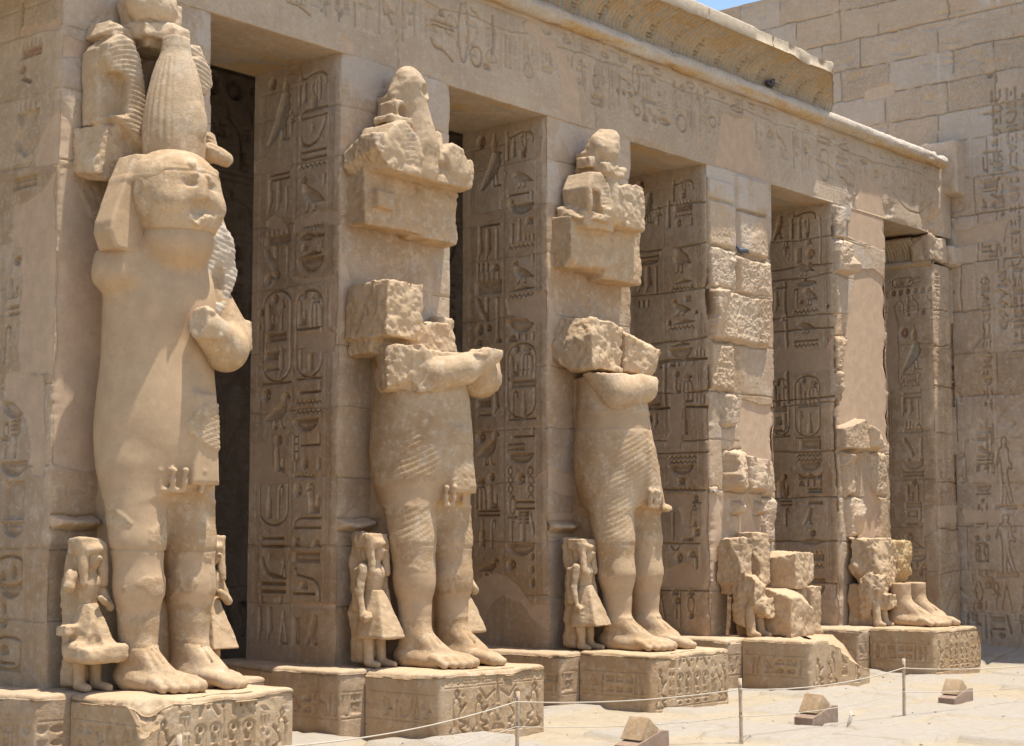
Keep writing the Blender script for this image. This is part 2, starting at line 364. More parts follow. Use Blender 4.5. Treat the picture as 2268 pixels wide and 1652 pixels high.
def carve_text(r, txt, dep=0.036, **k):
    for it in txt.split(';'):
        t = it.split()
        if len(t) >= 5: carve(r, t[0], float(t[1]), float(t[2]), float(t[3]), float(t[4]), dep, t[5] if len(t) > 5 else None, **k)
def groove_u(r, u, v0, v1, w=0.012, dep=0.014):      # vertical line
    a = np.searchsorted(r.u, u-w*2); b = np.searchsorted(r.u, u+w*2); c = np.searchsorted(r.v, v0); d = np.searchsorted(r.v, v1)
    if b <= a: return
    g = -dep*sst(w, 0.0, np.abs(r.u[a:b]-u))[:, None]
    r.H[a:b, c:d] = np.minimum(r.H[a:b, c:d], g)
def groove_v(r, v, u0, u1, w=0.012, dep=0.014):
    a = np.searchsorted(r.v, v-w*2); b = np.searchsorted(r.v, v+w*2); c = np.searchsorted(r.u, u0); d = np.searchsorted(r.u, u1)
    if b <= a: return
    g = -dep*sst(w, 0.0, np.abs(r.v[a:b]-v))[None, :]
    r.H[c:d, a:b] = np.minimum(r.H[c:d, a:b], g)
def joint_v(r, v, u0=-1e9, u1=1e9, w=0.012, dep=0.03, s=1, wob=0.02):   # wavering horizontal joint
    vv = v+wob*fbm(r.u*1.7, r.u*0+s*3.3, None, s, 4)*2
    ww = w*(0.6+0.9*vnoise(r.u*2.1, r.u*0, None, s+5))
    d = np.abs(r.V-vv[:, None]); g = -dep*sst(1, 0.2, d/np.maximum(ww[:, None], 1e-4))
    k = (r.u >= u0) & (r.u <= u1)
    r.H[k] = np.minimum(r.H[k], g[k])
def joint_u(r, u, v0, v1, w=0.012, dep=0.03, s=1, wob=0.015):
    uu = u+wob*fbm(r.v*1.7, r.v*0+s*2.3, None, s, 4)*2
    ww = w*(0.6+0.9*vnoise(r.v*2.1, r.v*0, None, s+5))
    d = np.abs(r.U-uu[None]); g = -dep*sst(1, 0.2, d/np.maximum(ww[None], 1e-4))
    k = (r.v >= v0) & (r.v <= v1)
    r.H[:, k] = np.minimum(r.H[:, k], g[:, k])
def plaster(r, pts, s=1, lev=-0.012, wob=0.06):
    us = [p[0] for p in pts]; vs = [p[1] for p in pts]
    W = r.win((min(us)+max(us))/2, (min(vs)+max(vs))/2, max(us)-min(us), max(vs)-min(vs), 0.15)
    if W is None: return
    U = r.U[W]; V = r.V[W]
    d = polysd(U, V, pts)+wob*fbm(U*3.1, V*3.1, None, s, 4)
    m = sst(0.012, -0.012, d)
    lip = 0.003*np.exp(-((d-0.018)/0.014)**2)*np.clip(.5+fbm(U*5, V*5, None, s+3, 2), 0, 1)
    r.H[W] = r.H[W]*(1-m)+lev*m+lip
    r.pl[W] = np.maximum(r.pl[W], m); r.ti[W] *= (1-m)[..., None]; r.ro[W] *= (1-m)
def weather(r, s=0, amp=0.006, chips=0.5, pits=1.0):
    U, V = r.U, r.V
    q = 1-0.8*r.pl
    r.H += amp*fbm(U*2.3, V*2.3, None, s, 5)*q
    e = fbm(U*1.1+5, V*1.3, None, s+3, 5, 0.6)
    m = sst(0.42, 0.6, e)*chips*(1-r.pl)                # eroded flakes
    r.H -= m*(0.012+0.010*fbm(U*9, V*9, None, s+4, 3)); r.ro = np.maximum(r.ro, m*0.6)
    p = vnoise(U*14, V*14, None, s+9); r.H -= pits*0.012*sst(0.90, 0.99, p)*(1-r.pl)
def rough_box(r, u0, v0, u1, v1, pr, ro, s):
    """a broken block standing proud of the face"""
    W = r.win((u0+u1)/2, (v0+v1)/2, u1-u0, v1-v0, 0.12)
    if W is None: return
    U = r.U[W]; V = r.V[W]
    wx = U+0.05*ro*fbm(U*4, V*4, None, s, 4)+0.02*fbm(U*14, V*14, None, s, 2)*ro; wy = V+0.05*ro*fbm(U*4+9, V*4, None, s+1, 4)
    dx = np.abs(wx-(u0+u1)/2)-(u1-u0)/2; dy = np.abs(wy-(v0+v1)/2)-(v1-v0)/2
    rr = 0.014+0.018*ro
    d = np.hypot(np.maximum(dx+rr, 0), np.maximum(dy+rr, 0))+np.minimum(np.maximum(dx, dy)+rr, 0)-rr
    hgt = pr*sst(0.012, -0.028-0.035*ro, d)
    n = fbm(U*2.6, V*2.6, None, s+2, 3, 0.5); n2 = np.abs(fbm(U*9, V*9, None, s+6, 5, 0.65)); rg = np.random.RandomState(s+77)
    fac = np.full(U.shape, 9.0)                        # a few split planes give the break its facets
    for k in range(5):
        gx, gy = rg.normal(0, .55, 2); ox, oy = rg.uniform(-.5, .5, 2); fac = np.minimum(fac, 1.0+gx*(U-(u0+u1)/2-ox*(u1-u0))/.3+gy*(V-(v0+v1)/2-oy*(v1-v0))/.3)
    hgt = hgt*(1-ro+ro*np.clip(fac, .45, 1.25))*(1+0.25*ro*n)-ro*0.055*n2*(hgt > 0.03)
    m = d < 0.005
    r.H[W] = np.where(m, np.maximum(r.H[W], hgt), r.H[W]-0.05*np.exp(-(np.maximum(d, 0)/0.02)**2)*ro)
    r.ro[W] = np.where(m, ro, r.ro[W]); r.pl[W] = np.where(m, 0, r.pl[W])
# ------------------------------------------------------------------ carved signs: name, u, z, width, height (metres on the face), paint
GL={
'P1':'disc 1.265 8.039 0.144 0.152 r;falcon 1.126 7.562 0.440 0.638 b;crown 1.005 7.982 0.154 0.230 o;ankh 0.906 7.490 0.102 0.281;stroke 1.045 7.408 0.031 0.194;sky 0.500 7.986 0.474 0.209;stroke 0.755 7.797 0.038 0.263 r;papyrus 0.652 7.831 0.086 0.263 b;redcrown 0.484 7.784 0.149 0.331;stroke 0.379 7.834 0.045 0.278 r;door 0.505 7.545 0.486 0.104;pot 0.510 7.355 0.075 0.104;arm 0.501 7.284 0.472 0.312 r;bar 0.510 7.062 0.485 0.024;bar 0.508 6.975 0.484 0.028;water 0.519 6.882 0.484 0.048;bar 1.125 6.858 0.387 0.025 r;bar 1.111 6.795 0.387 0.025 r;leg 1.287 6.583 0.089 0.405;leg 1.119 6.595 0.098 0.421;stroke 0.972 6.523 0.031 0.296;goose 0.513 6.529 0.471 0.464;stroke 0.290 6.677 0.034 0.120;water 0.506 6.109 0.396 0.048;mouth 0.603 5.987 0.298 0.103;bar 0.369 5.984 0.171 0.037;loaf 0.633 5.859 0.100 0.077;stroke 0.323 5.865 0.034 0.085;land 0.525 5.770 0.420 0.068;basket 0.523 5.625 0.469 0.187;board 1.134 6.047 0.463 0.174;knife 1.257 5.774 0.259 0.297;stroke 1.162 5.781 0.067 0.296;stroke 0.937 5.739 0.025 0.328;disc 1.150 5.563 0.141 0.113;mouth 1.291 5.526 0.155 0.139;cart 1.122 4.791 0.524 1.188;disc 1.157 5.259 0.115 0.121;seated 1.242 5.043 0.155 0.329;was 1.025 5.058 0.102 0.379;pool 1.134 4.775 0.383 0.103;board 1.220 4.575 0.257 0.155;leg 1.026 4.458 0.101 0.359;water 1.203 4.376 0.256 0.041;cart 0.533 4.777 0.468 1.115;disc 0.623 5.260 0.094 0.099;seated 0.656 5.042 0.159 0.306;sedge 0.411 5.070 0.181 0.439;bar 0.547 4.838 0.407 0.024;stroke 0.671 4.467 0.030 0.254;stroke 0.491 4.421 0.064 0.202;bar 0.509 4.053 0.404 0.027;stroke 0.320 4.109 0.034 0.117;water 0.531 3.929 0.466 0.044;water 0.529 3.812 0.490 0.040;basket 0.575 3.647 0.454 0.159;bar 0.498 3.402 0.366 0.023;stroke 0.322 3.470 0.034 0.132;ladder 0.749 3.311 0.089 0.452;disc 0.580 3.180 0.122 0.141;stroke 0.325 3.172 0.043 0.140;water 0.601 3.023 0.368 0.040;disc 1.306 4.057 0.165 0.155;goosr 1.090 3.849 0.482 0.443;disc 1.070 3.483 0.132 0.119;seated 1.040 3.236 0.187 0.321;hole 1.430 5.111 0.089 0.087;hole 1.452 4.931 0.047 0.052;bottle 1.220 2.719 0.102 0.389;crook 1.022 2.716 0.111 0.403;ubend 1.143 2.684 0.519 0.506;disc 0.704 2.852 0.143 0.158;seated 0.402 2.756 0.193 0.362;ankh 0.496 2.856 0.083 0.149;door 0.531 2.452 0.474 0.124;loaf 0.365 2.214 0.130 0.074;stool 0.722 2.222 0.111 0.116;pool 0.536 2.041 0.486 0.123;bar 1.160 2.268 0.430 0.027;bar 1.158 2.171 0.430 0.027;pot 1.198 2.045 0.076 0.109;sickle 1.165 1.903 0.404 0.251;tri 0.931 1.881 0.085 0.199;bar 1.136 1.711 0.479 0.037;bar 1.134 1.616 0.478 0.037;viper 0.518 1.721 0.460 0.376;loaf 0.566 1.704 0.141 0.090;bar 0.572 1.601 0.401 0.020;leg 1.353 1.222 0.087 0.401;leg 1.168 1.227 0.106 0.399;tri 0.925 1.186 0.124 0.395;stool 0.703 1.144 0.122 0.327;falcon 0.424 1.162 0.240 0.373;stroke 1.334 1.520 0.036 0.074;stroke 0.969 1.528 0.040 0.066',
'P2':'disc 1.250 8.025 0.159 0.182 r;falcon 1.059 7.576 0.420 0.543 b;crown 0.994 7.988 0.141 0.282 o;sky 0.516 7.992 0.485 0.219;stroke 0.742 7.828 0.041 0.299 r;papyrus 0.623 7.850 0.087 0.279 g;redcrown 0.452 7.863 0.152 0.357 r;quail 0.466 7.370 0.381 0.237;bar 0.542 7.164 0.395 0.024 r;stroke 0.295 7.110 0.040 0.118;loaf 0.683 7.054 0.108 0.079;basket 0.492 6.940 0.469 0.148 b;bar 1.098 6.780 0.393 0.032 r;leg 1.264 6.520 0.090 0.461;leg 1.111 6.502 0.110 0.459;stroke 0.941 6.482 0.031 0.437;stroke 0.650 6.606 0.036 0.276 r;stroke 0.518 6.639 0.036 0.314 r;loaf 0.346 6.754 0.146 0.098;stroke 0.417 6.522 0.035 0.078;stroke 0.346 6.514 0.035 0.078;stroke 0.271 6.511 0.035 0.088;water 0.506 6.402 0.481 0.043;stroke 0.272 6.219 0.035 0.097;goose 0.468 6.036 0.404 0.332;land 0.494 5.794 0.480 0.058;water 0.494 5.697 0.480 0.047;stroke 1.295 6.173 0.037 0.120;stroke 1.216 6.175 0.037 0.120;stroke 1.124 6.175 0.037 0.119;loaf 0.980 6.149 0.151 0.099;board 1.110 5.925 0.497 0.298;knife 1.241 5.561 0.210 0.338;stroke 1.131 5.551 0.057 0.336;stroke 0.928 5.532 0.041 0.354;disc 1.116 5.279 0.128 0.105;mouth 1.279 5.258 0.164 0.159;stroke 0.927 5.281 0.037 0.315;loaf 1.298 5.083 0.136 0.088;loaf 0.920 5.092 0.133 0.070;basket 0.500 5.262 0.505 0.199;loaf 0.669 5.094 0.181 0.095;stroke 0.545 5.111 0.036 0.086;stroke 0.411 5.103 0.036 0.086;stroke 0.267 5.097 0.035 0.086;cart 0.491 4.487 0.503 1.098;disc 0.579 4.932 0.108 0.104;seated 0.625 4.702 0.176 0.293;sedge 0.390 4.772 0.173 0.429;stroke 0.290 4.713 0.040 0.222;pool 0.479 4.435 0.446 0.103;crook 0.614 4.151 0.124 0.378;bottle 0.431 4.141 0.107 0.376;pool 1.012 4.450 0.230 0.087;board 1.196 4.217 0.255 0.157;leg 0.954 4.187 0.114 0.295;water 1.184 4.033 0.243 0.042;disc 1.254 3.715 0.167 0.157;goosr 1.115 3.553 0.438 0.485;bar 0.459 3.696 0.400 0.027;stroke 0.271 3.751 0.040 0.127;water 0.593 3.594 0.313 0.038;water 0.593 3.517 0.313 0.041;basket 0.515 3.387 0.490 0.145;wick 0.701 3.060 0.094 0.443;wick 0.332 3.051 0.110 0.439;disc 0.500 3.098 0.155 0.144;bar 0.449 2.775 0.376 0.030;bar 0.449 2.688 0.387 0.024;disc 1.050 3.128 0.110 0.121;seated 1.022 2.861 0.183 0.343;sedge 1.252 2.917 0.185 0.449;bar 1.114 2.657 0.424 0.024;bar 1.115 2.597 0.430 0.029;bottle 1.216 2.349 0.104 0.386;crook 1.019 2.332 0.098 0.400;ankh 0.670 2.553 0.189 0.636;djed 0.461 2.441 0.186 0.410;knife 0.296 2.471 0.082 0.314;basket 0.514 2.117 0.519 0.173;disc 0.670 1.903 0.146 0.142;goosr 1.115 1.867 0.429 0.240;disc 0.297 2.016 0.082 0.094;disc 0.298 1.844 0.082 0.094;disc 0.288 1.657 0.082 0.125',
'P3':'disc 1.292 8.048 0.129 0.159 r;falcon 1.189 7.637 0.299 0.528 b;sky 0.450 7.956 0.371 0.191;stroke 0.638 7.843 0.037 0.296 g;redcrown 0.451 7.869 0.124 0.294 r;ankh 0.957 7.501 0.126 0.280;papyrus 0.736 7.508 0.094 0.452 g;board 0.455 7.592 0.340 0.156 r;water 0.457 7.454 0.339 0.048;disc 0.552 7.328 0.103 0.121;stroke 0.299 7.322 0.029 0.120;owl 0.528 6.737 0.412 0.447;land 0.492 6.372 0.390 0.069;water 0.494 6.269 0.410 0.041;bar 1.155 6.842 0.425 0.024;mouth 1.177 6.757 0.446 0.077;leg 1.319 6.474 0.128 0.420;leg 1.159 6.475 0.148 0.419;stroke 0.990 6.458 0.034 0.417;goose 0.518 5.963 0.369 0.257;hole 0.433 5.896 0.078 0.068;hole 0.234 5.857 0.061 0.058;stroke 1.355 6.084 0.038 0.105;stroke 1.259 6.075 0.051 0.105;stroke 1.164 6.075 0.038 0.104;stroke 0.357 6.085 0.037 0.085;disc 0.414 6.090 0.074 0.102;land 0.486 5.723 0.471 0.075;water 0.528 5.632 0.492 0.048;hole 0.750 5.728 0.075 0.086;basket 0.544 5.207 0.461 0.170;land 0.552 5.361 0.410 0.068;loaf 0.711 5.056 0.136 0.094;stroke 0.571 5.055 0.037 0.077;stroke 0.440 5.060 0.033 0.068;stroke 0.296 5.061 0.032 0.076;disc 0.616 4.888 0.107 0.106;seated 0.602 4.700 0.123 0.238;sedge 0.408 4.688 0.183 0.406;loaf 0.950 5.039 0.109 0.069;pool 1.169 5.209 0.127 0.086;stroke 0.225 5.200 0.024 0.101;stroke 0.159 5.195 0.024 0.101;stroke 0.089 5.182 0.024 0.101;stroke 0.235 4.492 0.024 0.134;stroke 0.169 4.472 0.024 0.134;stroke 0.099 4.460 0.024 0.134;pool 1.073 4.394 0.241 0.103;board 1.159 4.192 0.105 0.103;leg 1.023 4.160 0.084 0.222;bar 0.402 4.443 0.183 0.024;bar 0.403 4.350 0.182 0.024;bottle 0.463 4.108 0.102 0.388;water 0.515 3.554 0.508 0.047;water 0.516 3.479 0.508 0.047;basket 0.549 3.354 0.468 0.151;stool 0.541 3.177 0.132 0.117;water 0.526 3.044 0.487 0.050;stool 0.286 2.898 0.100 0.100;tri 0.308 2.765 0.080 0.083;loaf 0.302 2.499 0.080 0.083;stool 0.274 2.367 0.100 0.116;water 0.436 2.259 0.201 0.040;stroke 0.707 2.469 0.033 0.436;disc 0.601 1.967 0.132 0.158;loaf 0.359 2.027 0.150 0.108;stroke 0.271 1.887 0.040 0.182;smile 0.681 2.134 0.163 0.084;loaf 0.690 1.434 0.142 0.100;loaf 0.387 1.440 0.140 0.099;disc 0.657 1.290 0.122 0.116;stroke 0.668 1.094 0.032 0.133;shen 0.390 1.193 0.130 0.346;tri 0.958 1.211 0.144 0.434;line 0.592 1.171 0.016 0.546',
'P4':'sky 0.581 8.067 0.457 0.174 r;stroke 0.833 7.847 0.048 0.368 r;papyrus 0.673 7.837 0.087 0.367 g;redcrown 0.531 7.829 0.130 0.347 r;falcon 1.125 7.902 0.223 0.449 o;crown 1.089 8.015 0.089 0.234 o;ankh 0.977 7.514 0.133 0.272;stool 0.705 7.347 0.120 0.270;egg 0.465 7.349 0.173 0.182 o;loaf 0.489 7.563 0.130 0.077;loaf 0.491 7.160 0.143 0.086;quail 0.590 7.084 0.412 0.230;mouth 0.585 6.824 0.477 0.105;owl 0.493 6.575 0.302 0.305;bar 0.783 6.738 0.087 0.038;loaf 0.668 6.496 0.100 0.067;line 0.747 6.561 0.017 0.326;water 0.585 6.326 0.498 0.053;quail 0.569 6.028 0.410 0.210;bar 0.596 5.792 0.508 0.023;water 0.598 5.715 0.508 0.046;leg 1.173 6.544 0.089 0.368;stroke 1.018 6.529 0.031 0.386;loaf 1.024 6.230 0.132 0.096;bar 1.080 6.797 0.244 0.035;hole 0.139 6.370 0.064 0.076;hole 0.594 6.896 0.074 0.042;cart 0.582 4.618 0.499 1.123;disc 0.649 5.071 0.092 0.106;seated 0.688 4.853 0.181 0.387;sedge 0.457 4.857 0.189 0.456;bar 0.572 4.618 0.419 0.032;crook 0.713 4.326 0.072 0.386;bottle 0.525 4.317 0.096 0.367;cart 1.128 4.629 0.348 1.065;disc 1.181 5.069 0.094 0.107;seated 1.206 4.847 0.123 0.392;was 1.062 4.875 0.122 0.426;pool 1.140 4.586 0.266 0.078;board 1.185 4.383 0.164 0.142;leg 1.043 4.324 0.122 0.372;water 1.178 4.206 0.164 0.043;pool 0.537 3.942 0.398 0.157;stroke 0.353 3.926 0.049 0.174 r;water 0.561 3.751 0.497 0.049;water 0.563 3.663 0.497 0.049;basket 0.565 3.541 0.447 0.157;hills 0.559 3.376 0.487 0.104;loaf 0.741 3.249 0.124 0.087;stroke 0.601 3.255 0.040 0.104;stroke 0.472 3.252 0.040 0.104;stroke 0.338 3.252 0.039 0.104;pool 0.465 3.118 0.297 0.087 g;bar 0.460 2.896 0.296 0.048;disc 1.072 3.371 0.093 0.097;seated 1.117 3.143 0.203 0.317;bar 1.060 2.937 0.254 0.021;bar 1.062 2.870 0.253 0.021;crook 1.049 2.668 0.111 0.298;falcon 0.604 2.664 0.179 0.295;disc 0.532 2.363 0.142 0.122;mouth 0.560 2.214 0.464 0.122;board 0.535 1.972 0.463 0.162;water 0.569 1.796 0.495 0.059;pool 0.482 1.542 0.369 0.070;basket 0.502 1.354 0.400 0.188;stroke 1.052 2.652 0.038 0.301;seated 1.067 3.201 0.159 0.302',
'P0':'stroke 0.747 7.880 0.043 0.278 g;board 0.564 7.457 0.404 0.175 r;disc 0.715 7.251 0.129 0.090;knife 0.632 7.124 0.213 0.085;crenel 0.595 6.809 0.382 0.124;vessel 0.590 6.538 0.466 0.494;pool 0.619 6.017 0.424 0.123;disc 0.703 5.188 0.136 0.102;seated 0.773 4.905 0.187 0.219;bar 0.762 4.698 0.212 0.034;bar 0.759 4.626 0.212 0.034;crook 0.869 4.309 0.171 0.388;basket 0.666 3.607 0.478 0.177;ankh 0.829 3.296 0.168 0.355;djed 0.650 3.301 0.149 0.400;basket 0.655 2.985 0.476 0.152;stool 0.638 2.658 0.371 0.396;basket 0.643 2.356 0.432 0.151;cart 0.662 1.928 0.432 0.323;loaf 0.804 1.880 0.125 0.093;mouth 0.591 1.917 0.123 0.138;basket 0.651 1.720 0.390 0.138;disc 0.765 1.533 0.091 0.115;mouth 0.757 1.384 0.165 0.083;cart 0.659 1.089 0.450 0.342;loaf 0.722 1.121 0.164 0.092;bar 0.674 0.986 0.287 0.023',
'AN':'hcart 0.657 7.317 0.457 0.178 o;board 0.762 7.327 0.105 0.145;seated 0.670 7.318 0.078 0.121;disc 0.500 7.329 0.068 0.062;door 0.357 7.327 0.155 0.096;disc 0.860 7.112 0.105 0.109 r;disc 0.707 7.109 0.105 0.108 r;disc 0.552 7.118 0.104 0.108 r;disc 0.389 7.114 0.103 0.108;disc 0.234 7.110 0.103 0.107;disc 0.087 7.120 0.102 0.107;viper 0.695 6.866 0.105 0.313;viper 0.396 6.862 0.114 0.335;viper 0.088 6.834 0.112 0.333;stroke 0.536 6.948 0.026 0.144;board 0.561 6.782 0.078 0.144;loaf 0.549 6.660 0.078 0.058;hole 0.233 6.680 0.092 0.095;disc 0.645 6.303 0.182 0.192 r;crown 0.424 6.290 0.155 0.286;falcon 0.489 5.817 0.439 0.572 b;quad 0.526 5.390 0.439 0.262;bar 0.508 5.104 0.387 0.038;bar 0.511 5.021 0.387 0.033;leg 0.684 4.828 0.117 0.333;leg 0.529 4.820 0.108 0.308;stroke 0.375 4.788 0.031 0.402;loaf 0.391 4.505 0.092 0.071;stroke 0.641 4.512 0.026 0.071;stroke 0.563 4.513 0.026 0.071;board 0.502 4.392 0.412 0.142;knife 0.620 4.084 0.215 0.309;disc 0.524 3.904 0.079 0.073;stroke 0.331 4.045 0.036 0.335;loaf 0.607 3.803 0.092 0.056;loaf 0.338 3.808 0.091 0.056;basket 0.518 3.688 0.443 0.154;bar 0.521 3.562 0.443 0.028;bar 0.523 3.498 0.443 0.028;disc 0.512 3.360 0.128 0.101;seated 0.600 3.158 0.153 0.307;stroke 0.423 3.155 0.036 0.306;pool 0.521 2.919 0.350 0.100;pool 0.565 2.753 0.244 0.128;leg 0.384 2.709 0.076 0.250;water 0.570 2.558 0.229 0.039;disc 0.638 2.299 0.165 0.167;quail 0.506 2.127 0.365 0.222;basket 0.512 1.891 0.440 0.139;stroke 0.723 1.751 0.031 0.083;stroke 0.607 1.752 0.030 0.083;stroke 0.491 1.767 0.030 0.083;loaf 0.356 1.735 0.139 0.110;disc 0.414 1.602 0.097 0.110;stool 0.376 1.354 0.090 0.220;bar 0.351 1.176 0.090 0.033;bar 0.353 1.093 0.090 0.033',
'WA':'pool -0.490 4.209 0.238 0.073;stroke -0.668 4.202 0.030 0.196;knife -0.527 3.983 0.267 0.168;bar -0.524 3.870 0.327 0.022;bar -0.522 3.800 0.326 0.022;bar -0.520 3.730 0.297 0.022;stroke -0.368 3.636 0.024 0.112;stroke -0.412 3.635 0.024 0.112;loaf -0.562 3.659 0.118 0.084;basket -0.484 3.241 0.312 0.123;bar -0.480 3.135 0.312 0.022;disc -0.459 3.012 0.089 0.073;seated -0.403 2.851 0.119 0.196;stroke -0.537 2.849 0.030 0.195;bar -0.449 2.696 0.222 0.039;pool -0.410 2.585 0.163 0.073;stroke -0.533 2.556 0.047 0.167;disc -0.332 2.278 0.101 0.100;disc -0.549 2.286 0.112 0.111;cart -0.422 2.014 0.267 0.362;sedge -0.354 2.014 0.107 0.251;disc -0.499 2.131 0.083 0.078;seated -0.494 1.973 0.089 0.194;bar -0.410 1.833 0.237 0.022;stroke -0.336 1.630 0.036 0.111;stroke -0.484 1.631 0.030 0.111;shen -0.322 1.180 0.148 0.527;disc -0.499 1.371 0.153 0.144;ankh -0.684 1.174 0.199 0.523;tri -0.899 1.164 0.209 0.521;stroke -0.473 0.995 0.029 0.155;disc -0.319 0.980 0.131 0.133;leg -1.238 1.144 0.143 0.436;stool -0.219 0.734 0.131 0.139;loaf -0.284 0.620 0.125 0.061;stroke -0.451 0.575 0.035 0.441;pool -0.710 0.721 0.277 0.093;water -0.713 0.535 0.268 0.038;disc -0.782 0.409 0.128 0.115;knife -0.933 0.619 0.098 0.355;stroke -0.563 0.414 0.029 0.110;ankh -1.179 0.654 0.103 0.326;stroke -0.084 0.702 0.060 0.222;man -0.926 3.537 0.321 1.388;man -0.910 2.154 0.407 1.157;bar -0.919 2.872 0.437 0.083;bar -0.921 1.576 0.464 0.082;disc -0.858 11.427 0.125 0.110;stroke -1.005 11.317 0.039 0.137;disc -0.989 10.893 0.079 0.082;bar -0.871 10.652 0.297 0.038;board -0.819 9.276 0.311 0.136;water -0.802 9.183 0.311 0.038;bar -0.785 9.103 0.311 0.027;knife -0.880 8.981 0.169 0.108;seated -0.673 8.873 0.085 0.163;loaf -0.670 8.805 0.113 0.082;papyrus -0.847 8.822 0.141 0.108;bar -0.776 8.369 0.310 0.022;bar -0.774 8.288 0.310 0.022;ankh -0.604 8.145 0.085 0.217;bar -0.694 7.998 0.198 0.027;bar -0.691 7.903 0.198 0.032;arm -0.848 7.953 0.169 0.162;basket -0.815 7.794 0.169 0.054;disc -0.956 10.048 0.068 0.109;bar -0.823 9.877 0.283 0.038;stroke -0.680 9.666 0.028 0.246;arm -0.861 9.721 0.085 0.218;arm -0.961 9.733 0.084 0.217;loaf -0.713 9.524 0.085 0.055;disc -0.970 10.471 0.085 0.109',
'AR':'curve 3.271 8.635 0.405 0.149;line 3.738 8.732 0.026 0.234;line 3.951 8.743 0.026 0.278;line 4.233 8.757 0.023 0.295;line 4.434 8.799 0.023 0.382;line 4.664 8.827 0.020 0.428;curve 4.805 8.898 0.158 0.201;line 5.076 8.892 0.032 0.551;line 5.279 8.941 0.025 0.380;line 5.507 9.011 0.029 0.501;loaf 5.801 9.165 0.128 0.098;bars 5.834 9.009 0.427 0.089;curve 5.814 8.669 0.425 0.223;ring 6.235 9.007 0.197 0.816;curve 6.466 9.337 0.156 0.107;ring 6.501 8.735 0.223 0.274;loaf 6.715 8.645 0.136 0.092;stroke 6.828 9.117 0.032 0.540;line 6.836 9.111 0.021 0.556;loaf 7.782 9.371 0.183 0.096;line 8.395 8.944 0.030 0.487;line 8.567 9.006 0.031 0.441;line 8.819 9.037 0.031 0.420;ring 9.125 8.955 0.120 0.199;ring 8.553 8.686 0.115 0.171;stool 9.170 8.666 0.279 0.149;line 9.438 8.921 0.033 0.628;curve 9.826 9.130 0.292 0.102;disc 9.659 8.917 0.082 0.076;disc 9.803 8.922 0.083 0.076;disc 9.970 8.931 0.084 0.077;ring 10.121 9.193 0.170 0.437;ring 10.135 8.710 0.153 0.128;water 10.459 8.929 0.389 0.078;mouth 10.847 8.682 0.354 0.115;loaf 10.347 8.649 0.146 0.103;stroke 10.563 8.679 0.035 0.130;stroke 10.628 8.678 0.035 0.130;line 11.164 8.968 0.036 0.556;ring 11.340 8.752 0.246 0.266;line 11.621 9.033 0.037 0.698;line 11.853 8.999 0.038 0.676;line 12.041 9.009 0.038 0.707;ring 12.211 8.948 0.192 0.164;eye 12.922 9.308 0.400 0.123;loaf 10.573 9.303 0.148 0.094;loaf 11.374 9.329 0.156 0.118;loaf 11.148 9.348 0.090 0.117;stroke 11.789 9.309 0.038 0.189;stroke 12.000 9.299 0.038 0.190;line 13.537 9.074 0.039 0.343;loaf 13.973 9.077 0.247 0.133;curve 14.319 9.062 0.302 0.243;stroke 14.719 8.947 0.041 0.653;line 15.004 8.999 0.042 0.768;disc 15.134 9.009 0.136 0.110;stroke 14.700 9.133 0.041 0.245;stroke 14.792 9.137 0.041 0.246;eye 16.497 9.312 0.395 0.114;bars 15.782 9.307 0.489 0.140;ring 15.792 8.864 0.380 0.559;cross 15.714 8.933 0.238 0.363;water 16.432 9.102 0.393 0.057;water 16.427 8.974 0.393 0.057;curve 16.473 8.742 0.450 0.227;stroke 17.280 8.949 0.059 0.436;loaf 17.725 9.025 0.240 0.147;line 18.451 9.029 0.050 0.598;line 18.730 9.016 0.050 0.572;line 18.982 9.027 0.051 0.545;line 19.235 9.009 0.052 0.579;stroke 19.485 8.867 0.091 0.521;ubend 19.135 8.932 1.413 0.821;mouth 17.232 9.172 0.234 0.116;line 20.010 8.889 0.054 0.496',
}
